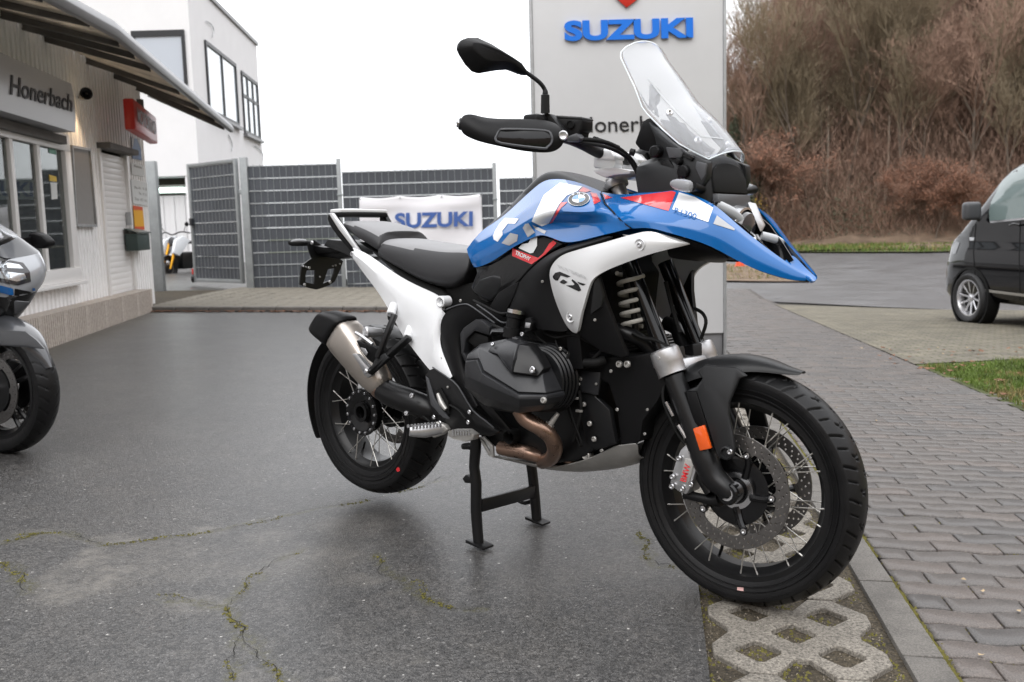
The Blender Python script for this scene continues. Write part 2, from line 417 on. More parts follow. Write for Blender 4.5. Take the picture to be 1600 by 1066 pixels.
def clip_grid(poly, xs, ys, dz, zf=g):
    bm = bmesh.new(); vv = [[bm.verts.new((x, y, 0)) for x in xs] for y in ys]
    for j in range(len(ys)-1):
        for i in range(len(xs)-1): bm.faces.new((vv[j][i], vv[j][i+1], vv[j+1][i+1], vv[j+1][i]))
    n = len(poly)
    for i in range(n):
        a = Vector((*poly[i], 0)); c = Vector((*poly[(i+1) % n], 0)); e = c-a; no = Vector((e.y, -e.x, 0))
        bmesh.ops.bisect_plane(bm, geom=bm.verts[:]+bm.edges[:]+bm.faces[:], plane_co=a, plane_no=no, clear_outer=True)
    for v in bm.verts: v.co.z = zf(v.co.x, v.co.y)+dz
    me = bpy.data.meshes.new('g'); bm.to_mesh(me); bm.free(); return me
def lines_(lo, hi, st): return list(np.arange(lo, hi+st*.5, st))
def ground_patch(name, poly, step, dz, mat, kind='structure', zf=g):
    """poly counter-clockwise"""
    X = [p[0] for p in poly]; Y = [p[1] for p in poly]
    me = clip_grid(poly, lines_(min(X), max(X)+step, step), lines_(min(Y), max(Y)+step, step), dz, zf)
    return tag(link(name, me, mat, ang=180), kind=kind)

# base terrain out to the horizon (one big sheet under everything)
xs = [-400, -200, -100, -50, -30, -20, -14, -10]+lines_(-9, 20, 1)+[25, 32, 40, 60, 90, 150, 250, 450]
ys = [-60, -20, -5, -2]+lines_(0, 24, 1)+[28, 34, 42, 55, 70, 90, 130, 200, 320, 500]
me = clip_grid([(-400, -60), (450, -60), (450, 500), (-400, 500)], xs, ys, -0.16)
tag(link('ground', me, M_turf, ang=180), kind='structure')

# asphalt yard: edge towards the paving strip runs along E(t)
SD = Vector((0.145, 0.989)).normalized()                  # direction of the paving strip
SN = Vector((SD.y, -SD.x))                                # to the right of it
S0 = Vector((0.452, 2.08))                                # asphalt / grass-grid edge
def SP_(a, t, base=S0):                                   # a: across from asphalt edge, t: along
    p = base + SN*a + SD*t; return (p.x, p.y)
YF = 11.42                                                # platform kerb line
ys_d = lines_(-4, 1.2, .4)+lines_(1.3, 5.2, .022)+lines_(5.3, 12, .1)+lines_(12.4, 34, .8)
xs_d = lines_(-14, -3.6, .4)+lines_(-3.5, -2.7, .1)+lines_(-2.65, 1.2, .022)+lines_(1.3, 4, .3)
pA = SP_(0, -7); pB = SP_(0, 7.6)
me = clip_grid([(-14, -4), pA, pB, (pB[0], 30), (-14, 30)], xs_d, ys_d, 0.0)
def segd(p, poly):
    m = 1e9
    for a, c in zip(poly[:-1], poly[1:]):
        ax, ay = a; ex, ey = c[0]-ax, c[1]-ay; t = max(0, min(1, ((p[0]-ax)*ex+(p[1]-ay)*ey)/(ex*ex+ey*ey+1e-9)))
        m = min(m, math.hypot(p[0]-ax-ex*t, p[1]-ay-ey*t))
    return m
def gpoly(L): return [tuple(gp(u, v)[:2]) for u, v in L]
MOSS = [gpoly([(700, 745), (640, 765), (560, 785), (490, 795), (400, 815), (340, 828), (290, 838)]), gpoly([(30, 836), (100, 832), (160, 852), (210, 846), (300, 834)]),
        gpoly([(0, 880), (25, 893), (45, 925)]), gpoly([(355, 950), (375, 985), (365, 1020), (360, 1066)]), gpoly([(362, 970), (405, 1025), (450, 1066)]),
        gpoly([(590, 868), (600, 895), (645, 910), (665, 935), (700, 950), (760, 955)]), gpoly([(250, 930), (300, 940), (350, 950), (420, 880), (470, 862)]),
        gpoly([(1009, 870), (1030, 885), (1050, 880), (1060, 890)]), gpoly([(1000, 830), (1015, 870)]), gpoly([(60, 835), (0, 850)])]
DUST = [(130, 900, 62, 36, .95), (370, 833, 38, 11, .9), (175, 843, 40, 8, .8), (320, 830, 22, 8, .7), (145, 862, 18, 8, .8), (410, 900, 45, 14, .55), (310, 945, 50, 14, .6), (550, 820, 60, 22, .35),
        (395, 1058, 30, 14, .75), (620, 925, 14, 5, .9), (655, 1032, 16, 5, .7), (560, 905, 50, 10, .35), (420, 840, 40, 12, .45), (50, 840, 60, 12, .4), (280, 1020, 10, 4, .5), (520, 1060, 12, 5, .6),
        (840, 900, 60, 22, .3), (480, 870, 90, 30, .3), (300, 880, 120, 30, .28)]
dm = []
for (u, v, a, c, w) in DUST:
    p = gp(u, v); q = gp(u+a, v); r = gp(u, v+c); dm.append((p.x, p.y, (q-p).length, (r-p).length, w))
n = len(me.vertices); co = np.empty(n*3); me.vertices.foreach_get('co', co); co = co.reshape(-1, 3)
dust = np.zeros(n); moss = np.zeros(n)
for (x, y, a, c, w) in dm:
    d = ((co[:, 0]-x)/a)**2+((co[:, 1]-y)/c)**2; dust = np.maximum(dust, w*np.clip(1.5-d, 0, 1))
near = np.where((co[:, 1] < 5.3) & (co[:, 1] > 1.2) & (co[:, 0] > -2.8))[0]
for i in near:
    x, y = co[i, 0], co[i, 1]; jx = .03*noise.noise(Vector((x*9, y*9, 0))); jy = .03*noise.noise(Vector((x*9, y*9, 5)))
    d = min(segd((x+jx, y+jy), L) for L in MOSS); w = .5+.5*noise.noise(Vector((x*4, y*4, 9)))
    moss[i] = max(0, min(1, 1.3-d/(.004+.020*w)))*(1 if noise.noise(Vector((x*11, y*11, 7))) > -.22 else .15)
    dust[i] = dust[i]*max(0, .65+1.1*noise.noise(Vector((x*6, y*6, 2)))+.5*noise.noise(Vector((x*23, y*23, 2))))+max(0, .04+.22*noise.noise(Vector((x*3, y*3, 6))))*max(0, min(1, (3.55-y)/.5))*max(0, min(1, (y-2.2)/.5))
    co[i, 2] += .004*noise.noise(Vector((x*2.2, y*2.2, 0)))-(.003 if d < .012 else 0)
# mossy damp edge along the plinth
pl0 = np.array([-4.02, 7.5]); pld = np.array([-.119, 1]); pld = pld/np.linalg.norm(pld)
rel = co[:, :2]-pl0; dd = rel[:, 0]*pld[1]-rel[:, 1]*pld[0]
moss = np.maximum(moss, np.where((dd > -.1) & (dd < .55) & (co[:, 1] > 6), .62*np.clip(1.1-dd/.55, 0, 1), 0))
me.vertices.foreach_set('co', co.ravel())
for nm, arr in (('dust', dust), ('moss', moss)):
    a = me.attributes.new(nm, 'FLOAT', 'POINT'); a.data.foreach_set('value', arr)
tag(link('asphalt_yard', me, M_asph, ang=180), kind='structure')

# cracks along the mossy lines, with small cushions of moss growing in them
def yz(x, y): return g(x, y)+.004*noise.noise(Vector((x*2.2, y*2.2, 0)))
V = []; F = []; MV = []; MF = []
for L in MOSS:
    P = []
    for a, c in zip(L[:-1], L[1:]):
        m = max(2, int(math.hypot(c[0]-a[0], c[1]-a[1])/.014))
        for k in range(m): t = k/m; P.append((a[0]+(c[0]-a[0])*t, a[1]+(c[1]-a[1])*t))
    P = [(x+.030*noise.noise(Vector((x*9, y*9, 0)))+.012*noise.noise(Vector((x*45, y*45, 1))), y+.030*noise.noise(Vector((x*9, y*9, 5)))+.012*noise.noise(Vector((x*45, y*45, 6)))) for x, y in P]
    for i, (x, y) in enumerate(P):
        q = P[min(i+1, len(P)-1)]; r = P[max(i-1, 0)]; dx, dy = q[0]-r[0], q[1]-r[1]; n_ = math.hypot(dx, dy)+1e-9; w = .0004+.0014*abs(noise.noise(Vector((x*14, y*14, 3))))
        c = len(V); V += [(x-dy/n_*w, y+dx/n_*w, yz(x, y)+.0012), (x+dy/n_*w, y-dx/n_*w, yz(x, y)+.0012)]
        if i: F.append((c-2, c-1, c+1, c))
        if noise.noise(Vector((x*6, y*6, 11))) > .0:
            for k in range(5):
                px_, py_ = x+random.gauss(0, .006), y+random.gauss(0, .006); rr = random.uniform(.0015, .005); z = yz(px_, py_); c2 = len(MV); MV.append((px_, py_, z+rr*.5))
                for e in range(5): an = 2*pi*e/5+random.random(); MV.append((px_+cos(an)*rr, py_+sin(an)*rr, z-.001))
                for e in range(5): MF.append((c2, c2+1+e, c2+1+(e+1) % 5))
tag(link('asphalt_cracks', mkmesh(V, F, 'c', False), pm('crack_dark', (0.008, 0.007, 0.006), .95), ang=180), kind='stuff')
tag(link('crack_moss', mkmesh(MV, MF, 'c', False), M_moss, ang=180), kind='stuff')
# ---- strip of grass-grid slabs, edging, and the paved walk
W_GRID, W_KERB = 0.45, 0.10
soil = ground_patch('soil_strip', [SP_(0.0, -6), SP_(W_GRID+.02, -6), SP_(W_GRID+.02, 7.6), SP_(0.0, 7.6)], .2, -0.011, M_soil)
grid_root = soil
# lattice slabs: diamond openings, scalloped outline
def grid_slab_mesh():
    hx, hy = .198, .235; t = .050
    holes = []; outer = []
    cells = [(0, 0), (hx, 0), (hx/2, hy/2), (0, hy), (hx, hy), (hx/2, -hy/2+hy*2)]
    cells = [(0, 0), (hx, 0), (hx/2, hy/2), (0, hy), (hx, hy)]
    dx, dy = .058, .062
    def oct_(cx, cy, rx, ry, cut=.35, j=.0):
        P = []
        for (sx_, sy_) in ((1, 0), (0, 1), (-1, 0), (0, -1)):
            nx, ny = -sy_, sx_
            ax, ay = cx+sx_*rx, cy+sy_*ry
            P += [(ax-nx*cut*rx*.5, ay-ny*cut*ry*.5), (ax+nx*cut*rx*.5, ay+ny*cut*ry*.5)]
        return P
    for (cx, cy) in cells: holes.append(oct_(cx, cy, dx, dy, .3))
    # outline: union silhouette drawn by hand (scallops left and right)
    ox, oy = dx+.047, dy+.05
    L = [(-.03, -oy), (.03, -oy), (hx/2-.02, -.028), (hx/2+.02, -.028), (hx-.03, -oy), (hx+.03, -oy), (hx+ox, -.028), (hx+ox, .028), (hx+.062, hy/2-.015), (hx+.062, hy/2+.015),
         (hx+ox, hy-.028), (hx+ox, hy+.028), (hx+.03, hy+oy), (hx-.03, hy+oy), (hx/2+.02, hy+.028), (hx/2-.02, hy+.028), (.03, hy+oy), (-.03, hy+oy), (-ox, hy+.028), (-ox, hy-.028), (-.062, hy/2+.015), (-.062, hy/2-.015), (-ox, .028), (-ox, -.028)]
    return curve_mesh([L]+holes, .05, .004)
gsm = grid_slab_mesh(); gsm.materials.append(M_exposed); gsm.shade_smooth(); gsm.set_sharp_from_angle(angle=radians(40))
ang_s = atan2(SD.y, SD.x)-pi/2
for k in range(-1, 18):
    t = -0.30+k*0.475
    x, y = SP_(.125+.008*random.uniform(-1, 1), t); o = bpy.data.objects.new('grid_slab', gsm); COL.objects.link(o)
    o.parent = soil; z = g(x, y)-.0265
    sl = (g(x, y+.3)-g(x, y))/.3
    o.matrix_basis = Matrix.Translation((x, y, z)) @ Matrix.Rotation(TILT, 4, 'Y') @ Matrix.Rotation(atan2(sl, 1), 4, 'X') @ Matrix.Rotation(ang_s+random.uniform(-.006, .006), 4, 'Z')
# edging strip
k0 = W_GRID+.012
kerb_me_parts = []
k = 0
base = ground_patch('pavement', [SP_(k0, -6), SP_(6.5, -6), SP_(6.5, 24), SP_(k0, 24)], .5, -0.045, M_jsoil)
for k in range(-6, 24):
    t0 = k*.5+.2; t1 = t0+.494
    pts = [SP_(k0+.004, t0), SP_(k0+W_KERB, t0), SP_(k0+W_KERB, t1), SP_(k0+.004, t1)]
    V = [Vector((p[0], p[1], g(*p)+.004+random.uniform(-.001, .001))) for p in pts]; V += [v-Vector((0, 0, .08)) for v in V]
    me = applymods(mkmesh(V, [(0, 1, 2, 3), (7, 6, 5, 4), (0, 4, 5, 1), (1, 5, 6, 2), (2, 6, 7, 3), (3, 7, 4, 0)]), bevel=.004)
    link('kerb_stone', me, M_kerb, base)
# wavy interlocking pavers
PL, PW = .200, .100
WX0 = k0+W_KERB+.006
def paver_mesh(sign, w=1.0):
    m = 8; V = []; top = []; bot = []
    for i in range(m+1):
        x = i/m*PL*w+.0022 if i == 0 else (i/m*PL*w-.0022 if i == m else i/m*PL*w)
        e = sign*.0085*sin(2*pi*x/PL)
        bot.append((x, .0014+e)); top.append((x, PW-.0014-e))
    bot = [(x, .0034+sign*.0090*sin(2*pi*x/PL)) for x, _ in bot]; top = [(x, PW-.0034+sign*.0090*sin(2*pi*x/PL)) for x, _ in bot]
    ring = bot+top[::-1]; n = len(ring)
    zt = 0.0; V = [Vector((x, y, zt)) for x, y in ring]
    cx = PL*w/2; V = []
    for (x, y) in ring: V.append(Vector((cx+(x-cx)*.968, y+(-.0035 if y > PW/2 else .0035), zt)))
    for (x, y) in ring: V.append(Vector((x, y, zt-.0035)))
    for (x, y) in ring: V.append(Vector((x, y, zt-.04)))
    F = [tuple(range(n))]
    for L in (0, 1):
        for i in range(n): F.append((L*n+i, (L+1)*n+i, (L+1)*n+(i+1) % n, L*n+(i+1) % n))
    me = mkmesh(V, F, 'paver'); return me
# alternate rows are offset by half a unit, which flips the sign of the shared wave
pv = {}
for sg in (1, -1):
    for mi, mm in enumerate((M_paver, M_paver2, M_paver3)):
        me = paver_mesh(sg); me.materials.append(mm); me.shade_smooth(); me.set_sharp_from_angle(angle=radians(50)); pv[(sg, mi)] = me
def walk_right(t):                                     # right edge of the walk (grass starts here), across coordinate
    return 2.06
place = []
NROW = 215
for r in range(-6, NROW):
    t = r*PW; right = walk_right(t)
    a = WX0 - (PL/2 if r % 2 else 0)
    while a < right-.02:
        place.append((a, t, r)); a += PL
def pv_mat(a, t, r):
    jz = random.uniform(-.0028, .0028)
    x, y = SP_(a, t); z = g(x, y)+.003+jz
    sl = (g(x, y+.3)-g(x, y))/.3
    return Matrix.Translation((x, y, z)) @ Matrix.Rotation(TILT, 4, 'Y') @ Matrix.Rotation(atan2(sl, 1)+random.uniform(-.006, .006), 4, 'X') @ Matrix.Rotation(ang_s+random.uniform(-.004, .004), 4, 'Z')
vis = []
for (a, t, r) in place:
    x, y = SP_(a+PL/2, t+PW/2); d = Vector((x, y, g(x, y)))-CO; q = CAMM.inverted() @ Vector((x, y, g(x, y)))
    u = 800+FPX*q.x/-q.z if q.z < -.3 else -9; v = 533-FPX*q.y/-q.z if q.z < -.3 else -9
    vis.append((0 if (1000 < u < 1660 and 400 < v < 1120) else 1, d.length, a, t, r))
vis.sort()
rest = []
half = {}
for i, (h, d, a, t, r) in enumerate(vis):
    sg = 1 if r % 2 == 0 else -1
    mi = random.choice((0, 0, 0, 1, 2))
    left_cut = a < WX0-.01
    if i < 300 and h == 0:
        if left_cut:
            key = (sg, mi, 'h')
            if key not in half:
                me = pv[(sg, mi)].copy(); bm = bmesh.new(); bm.from_mesh(me)
                bmesh.ops.bisect_plane(bm, geom=bm.verts[:]+bm.edges[:]+bm.faces[:], plane_co=(PL/2+.0015, 0, 0), plane_no=(-1, 0, 0), clear_outer=True)
                bmesh.ops.holes_fill(bm, edges=bm.edges[:]); bm.to_mesh(me); bm.free(); half[key] = me
            me = half[key]
        else: me = pv[(sg, mi)]
        o = bpy.data.objects.new('paver', me); COL.objects.link(o); o.parent = base; o.matrix_basis = pv_mat(a, t, r)
    elif t < 22: rest.append((a, t, r, sg, left_cut))
V = []; F = []; src = {sg: (np.array([v.co[:] for v in pv[(sg, 0)].vertices]), [p.vertices[:] for p in pv[(sg, 0)].polygons]) for sg in (1, -1)}
mats_idx = []
for (a, t, r, sg, lc) in rest:
    P, Fs = src[sg]; Mx = np.array(pv_mat(a, t, r)); Q = P.copy()
    if lc: Q[:, 0] = np.maximum(Q[:, 0], PL/2+.001)
    Q = Q @ Mx[:3, :3].T+Mx[:3, 3]; o = len(V); V += list(Q); F += [tuple(i+o for i in f) for f in Fs]; mats_idx += [random.choice((0, 0, 1, 2))]*len(Fs)
me = bpy.data.meshes.new('pavers'); me.from_pydata(V, [], F)
for mm in (M_paver, M_paver2, M_paver3): me.materials.append(mm)
me.polygons.foreach_set('material_index', mats_idx)
o = link('paver_rows', me, None, base, smooth=False); tag(o, kind='stuff')
# moss in the joints next to the edging
V = []; F = []
def clump(x, y, r, h, z0=None):
    z = (g(x, y) if z0 is None else z0); c = len(V); n = 6
    V.append((x, y, z+h))
    for i in range(n):
        a = 2*pi*i/n+random.random(); rr = r*random.uniform(.6, 1.3); V.append((x+cos(a)*rr, y+sin(a)*rr, z-.003))
    for i in range(n): F.append((c, c+1+i, c+1+(i+1) % n))
for i in range(13000):
    t = random.uniform(-.3, 6)**1.0; kind = random.random(); kind = kind if kind > .4 or i % 3 == 0 else .75
    if kind < .40: a = k0+W_KERB+.003+random.gauss(0, .004)
    elif kind < .55: a = random.gauss(.012, .016)
    elif kind < .70: a = W_GRID+random.gauss(-.012, .016)
    elif kind < .80: a = WX0+random.uniform(0, 1.45)
    else:
        a = random.uniform(.0, W_GRID)
    x, y = SP_(a, t); w = noise.noise(Vector((x*5, y*5, 3)))
    if kind >= .80 and w < .02: continue
    if kind < .40 and w < -.25: continue
    if .70 <= kind < .80:
        a = WX0+round((a-WX0)/PL*2)*PL/2; x, y = SP_(a, round(t/PW)*PW+random.uniform(0, PW)); 
        if random.random() < .65: a = WX0+random.uniform(0, 1.45); x, y = SP_(a, round(t/PW)*PW+.0090*sin(2*pi*(a-WX0)/PL)+random.gauss(0, .0015))
        w = noise.noise(Vector((x*2.2, y*2.2, 8)))
        if w < .08: continue
        clump(x, y, random.uniform(.002, .0045), .002, g(x, y)-.001); continue
    z0 = g(x, y)-.02 if (kind >= .8 or .4 < kind < .7) else None
    clump(x, y, random.uniform(.004, .010), random.uniform(.002, .008), z0)
for i in range(16000):
    t = random.uniform(-.4, 5.5); a = random.uniform(0, W_GRID); x, y = SP_(a, t); w = noise.noise(Vector((x*7, y*7, 3)))+.4*noise.noise(Vector((x*30, y*30, 3)))
    edge = min(a, W_GRID-a) < .035
    if w < (-.05 if edge else .12): continue
    clump(x, y, random.uniform(.003, .008), random.uniform(.002, .006), g(x, y)-.0105)
tag(link('moss', mkmesh(V, F, 'moss', False), M_moss, ang=180), kind='stuff')
V = []; F = []
for i in range(9000):
    t = random.uniform(-.4, 5.5); a = random.uniform(0, W_GRID); x, y = SP_(a, t); clump(x, y, random.uniform(.0015, .005), random.uniform(.001, .004), g(x, y)-.0105)
tag(link('gravel', mkmesh(V, F, 'gravel', False), pm('grit', (0.16, 0.135, 0.105), .9, nscale=60, ncol=.6), ang=180), kind='stuff')

# ---- mossy paved forecourt to the right, verge lawn, lay-by, road, far verge
grass_poly = [tuple(gp(u, v)[:2]) for u, v in ((1425, 566), (1600, 652))]
gA = Vector(SP_(2.07, 3.0)); gB = Vector(SP_(2.07, 6.35)); gC = Vector((8.5, 9.9)); gD = Vector((9.0, 3.0))
lawn = ground_patch('lawn', [tuple(gA), tuple(gD), tuple(gC), tuple(gB)], .2, 0.004, M_turf)
ground_patch('lawn_edge', [SP_(2.06, -5), (9.0, -4), tuple(gD), tuple(gA)], .4, 0.002, M_turf)
fore = ground_patch('forecourt', [SP_(2.06, 6.35), (8.5, 9.95), (12, 12.5), (8.2, 15.2), SP_(2.06, 17.6)], .3, 0.010, M_mossy)
road = ground_patch('road', [(-4, 19.7), (5.1, 19.4), (17.9, 42), (-4, 62)], 1.5, -0.02, M_road)
ground_patch('lay_by', [(5.1, 19.4), (8.2, 15.2), (12, 12.5), (60, 10), (60, 33), (17.9, 42)], 1.5, -0.02, M_road)
ground_patch('road_shoulder', [SP_(0, 7.6), SP_(WX0, 7.6), SP_(WX0, 17.4), (0.5, 19.6), (0.5, 9.6)], .5, -0.012, M_asph)
bare = ground_patch('bare_patch', [tuple(gp(1120, 440)[:2]), tuple(gp(1268, 441)[:2]), tuple(gp(1235, 420)[:2]), tuple(gp(1120, 412)[:2])], .4, 0.03, M_litter)
ground_patch('far_verge', [(-4, 62.1), (17.9, 42.1), (23, 52), (0, 72)], 1.5, 0.05, M_turf)
ground_patch('far_verge', [(17.9, 42.1), (60, 33.1), (64, 42), (23, 52)], 1.5, 0.05, M_turf)

def blades(name, poly, n, h0, h1, mat, w=.006, kind='stuff', dens=None, nmats=None):
    X = [p[0] for p in poly]; Y = [p[1] for p in poly]; V = []; F = []; mi = []
    def inside(x, y):
        for i in range(len(poly)):
            a = poly[i]; c = poly[(i+1) % len(poly)]
            if (c[0]-a[0])*(y-a[1])-(c[1]-a[1])*(x-a[0]) < 0: return False
        return True
    k = 0
    while k < n:
        x = random.uniform(min(X), max(X)); y = random.uniform(min(Y), max(Y)); k += 1
        if not inside(x, y): continue
        z = g(x, y); h = random.uniform(h0, h1)*(.6+.8*abs(noise.noise(Vector((x*1.5, y*1.5, 0)))))
        a = random.uniform(0, 2*pi); dx, dy = cos(a)*w, sin(a)*w; lx, ly = random.gauss(0, .35)*h, random.gauss(0, .35)*h; c = len(V)
        V += [(x-dx, y-dy, z), (x+dx, y+dy, z), (x+lx*.4+dx*.7, y+ly*.4+dy*.7, z+h*.6), (x+lx*.4-dx*.7, y+ly*.4-dy*.7, z+h*.6), (x+lx, y+ly, z+h)]
        F += [(c, c+1, c+2, c+3), (c+3, c+2, c+4)]; q = 1 if (noise.noise(Vector((x*2, y*2, 4)))+random.uniform(-.3, .3)) > .22 else 0; mi += [q, q]
    me = bpy.data.meshes.new(name); me.from_pydata(V, [], F)
    for m in (mat if isinstance(mat, tuple) else (mat,)): me.materials.append(m)
    if isinstance(mat, tuple): me.polygons.foreach_set('material_index', mi)
    return tag(link(name, me, None, smooth=False), kind=kind)
blades('grass', [tuple(gA+Vector((.02, 0))), (6.6, 3.0), (7.2, 9.1), tuple(gB+Vector((.02, -.1)))], 90000, .03, .075, (M_grass, M_grassdry), .0035)
blades('verge_grass', [(7, 52.2), (17.9, 42.4), (34, 38.9), (34, 44), (12, 60)], 18000, .15, .32, (M_grass, M_grassdry), .03)
blades('rough_grass', [tuple(gp(1125, 438)[:2]), tuple(gp(1262, 439)[:2]), tuple(gp(1235, 422)[:2]), tuple(gp(1125, 416)[:2])], 1800, .05, .16, (M_grassdry, M_grass), .012)
# fallen leaves
def leaves(name, pts, mat, size=.03, parent=None):
    V = []; F = []
    for (x, y, dz) in pts:
        sz = size*random.uniform(.5, 1.2); a = random.uniform(0, 2*pi); c = len(V); z = g(x, y)+dz+.006
        for (r, th, zz) in ((1, 0, .3), (.55, .9, 0), (.7, 2.2, .25), (.6, 3.6, .05), (.55, 5.2, .2)):
            V.append((x+cos(a+th)*r*sz, y+sin(a+th)*r*sz, z+zz*sz))
        F.append((c, c+1, c+2, c+3, c+4))
    me = bpy.data.meshes.new(name); me.from_pydata(V, [], F); return tag(link(name, me, mat, parent, smooth=False), kind='stuff')
pts = []
for i in range(420):
    x = random.uniform(-4.4, -1.0); pts.append((x, YF-.03-abs(random.gauss(0, .05)), .002))
leaves('fallen_leaves', pts, M_leaf, .035)
pts = []
for i in range(120):
    t = random.uniform(0, 3.6); p = pl0+pld*t; pts.append((p[0]+.05+abs(random.gauss(0, .06)), p[1], .0))
for i in range(40): x = random.uniform(3.2, 6); y = random.uniform(5.5, 9.4); pts.append((x, y, .03))

leaves('pale_leaves', pts, M_leafpale, .020)
pts = [(random.uniform(3.1, 6.2), random.uniform(5.0, 9.3), .03) for i in range(160)]
leaves('lawn_leaves', pts, M_leaf, .04)
pts = [SP_(random.uniform(.6, 2.0), random.uniform(0, 8)) for i in range(22)]
leaves('walk_leaves', [(p[0], p[1], .003) for p in pts], M_leafpale, .012)

# ---- paved platform along the fence with its kerb
PZ = .055
def zplat(x, y): return g(x, min(y, 11.4))*(1-.75*sstep(13, 20, y))+PZ-.03*sstep(14, 22, y)
plat = ground_patch('paved_platform', [(-12, YF+.12), (.4, YF+.12), (.4, 26), (-12, 26)], .5, -.03, M_soil, zf=zplat)
for i in range(12):
    x0 = -4.42+i*.4; x1 = x0+.393
    if x0 > .3: break
    zt = [zplat(x0, YF), zplat(x1, YF)]
    V = [Vector((x0, YF, zt[0])), Vector((x1, YF, zt[1])), Vector((x1, YF+.12, zt[1])), Vector((x0, YF+.12, zt[0]))]; V += [v-Vector((0, 0, .16)) for v in V]
    me = applymods(mkmesh(V, [(0, 1, 2, 3), (7, 6, 5, 4), (0, 4, 5, 1), (1, 5, 6, 2), (2, 6, 7, 3), (3, 7, 4, 0)]), bevel=.012)
    link('kerb_stone', me, M_kerb, plat)
M_plat = pm('platform_paver', (0.17, 0.155, 0.125), .8, nscale=8, ncol=.3, bump=.7, bscale=150)
qv = [(i, j) for j in range(40) for i in range(44)]
cnt = 0; V = []; F = []; shared = {}
def slab_me():
    me = applymods(mkmesh(*box_vf((0, 0, 0), (.192, .098, .05))), bevel=.005, bseg=1); me.materials.append(M_plat); me.shade_smooth(); me.set_sharp_from_angle(angle=radians(40)); return me
sme = slab_me(); SV = np.array([v.co[:] for v in sme.vertices]); SF = [p.vertices[:] for p in sme.polygons]
for j in range(40):
    for i in range(48):
        x = -4.32+i*.197+(.098 if j % 2 else 0)*.5; y = YF+.175+j*.103
        if x > .35: continue
        z = zplat(x, y)-.025+random.uniform(-.002, .002)
        if -4.3 < x < -1.0 and cnt < 160 and j < 10:
            o = bpy.data.objects.new('paver', sme); COL.objects.link(o); o.parent = plat; o.location = (x, y, z); o.rotation_euler = (0, TILT, random.uniform(-.01, .01)); cnt += 1
        else:
            o = len(V); V += list(SV+np.array([x, y, z])); F += [tuple(k+o for k in f) for f in SF]
me = bpy.data.meshes.new('pavers'); me.from_pydata(V, [], F); tag(link('paver_rows', me, M_plat, plat, smooth=False), kind='stuff')

# ================================================================== dealership building on the left
M_clad = pm('white_sheet_cladding', (0.84, 0.835, 0.835), .45, nscale=5, ncol=.07)
M_whitep = pm('white_frame', (0.78, 0.77, 0.76), .35)
M_whitew = pm('white_render', (0.82, 0.82, 0.83), .85, nscale=2, ncol=.03)
M_glass = pm('window_glass', (0.55, 0.62, 0.60), .03, trans=1.0, ior=1.45)
M_dark = pm('anthracite', (0.035, 0.037, 0.042), .4)
M_steel = pm('grey_painted_steel', (0.15, 0.15, 0.155), .5, nscale=4, ncol=.2)
M_beam = pm('grey_weathered_beam', (0.11, 0.105, 0.10), .7, nscale=3, ncol=.3)
M_fascia = pm('fascia_sheet', (0.17, 0.17, 0.175), .35, metal=.3, nscale=5, ncol=.15)
M_fibre = pm('fibre_cement_sheet', (0.33, 0.30, 0.26), .9, nscale=3, ncol=.4)
M_grp = pm('translucent_corrugated_sheet', (0.50, 0.45, 0.38), .95, nscale=3, ncol=.45, trans=.35, ior=1.1)
M_galv = pm('galvanised', (0.42, 0.43, 0.44), .45, metal=.6, nscale=12, ncol=.2)
M_plinth = pm('washed_concrete', (0.40, 0.355, 0.315), .9, nscale=40, ncol=.3, bump=1, bscale=120)
WP0 = Vector((-4.48, 11.42, 0)); WDIR = Vector((-.119, 1, 0)).normalized(); WN = Vector((WDIR.y, -WDIR.x, 0))
def wl_(u, v, out=0.0): return onplane(u, v, WP0+WN*out, WN)
def wsz(sv, z, out=0.0):                       # along, height, outwards
    p = WP0+WDIR*sv+WN*out; return Vector((p.x, p.y, z))
def w_s(P): return (P-WP0).dot(WDIR)
shop = empty('shop_building', (-4.2, 9, g(-4.2, 9)), label='low white shop building clad in ribbed metal with a corrugated canopy', cat='building')
SHI = Matrix.Translation(shop.location).inverted()
def cp(o): o.matrix_parent_inverse = SHI.copy(); return o
s_end = w_s(wl_(232, 330)); s_near = -11.0
fr_s0 = w_s(wl_(-260, 300)); fr_s1 = w_s(wl_(108, 300))     # window opening along wall
sill_z = wl_(107, 440).z; head_z = wl_(104, 222).z; WT = 2.9
# cladding: trapezoid ribs, left out where the window and the door are
def clad(s0, s1, z0, z1, out=0.0):
    P = []; per = .105; sv = s0; n = int((s1-s0)/per)+1
    for i in range(n):
        for ds, dd in ((0, 0), (.052, 0), (.062, -.022), (.095, -.022)):
            q = s0+i*per+ds
            if q <= s1: P.append((q, dd))
    P.append((s1, 0)); V = [wsz(a, z0, out+d) for a, d in P]+[wsz(a, z1, out+d) for a, d in P]; m = len(P)
    return V, [(i, i+1, m+i+1, m+i) for i in range(m-1)]
dr_s0 = w_s(wl_(163, 350)); dr_s1 = w_s(wl_(204, 350)); dr_top = wl_(165, 235).z
zb = .2
parts = [clad(s_near, fr_s0, zb, WT), clad(fr_s0, fr_s1, zb, sill_z-.02), clad(fr_s0, fr_s1, head_z+.05, WT), clad(fr_s1, dr_s0, zb, WT), clad(dr_s0, dr_s1, dr_top, WT), clad(dr_s1, s_end, .1, WT)]
cp(multi('cladding', parts, M_clad, shop, smooth=False))
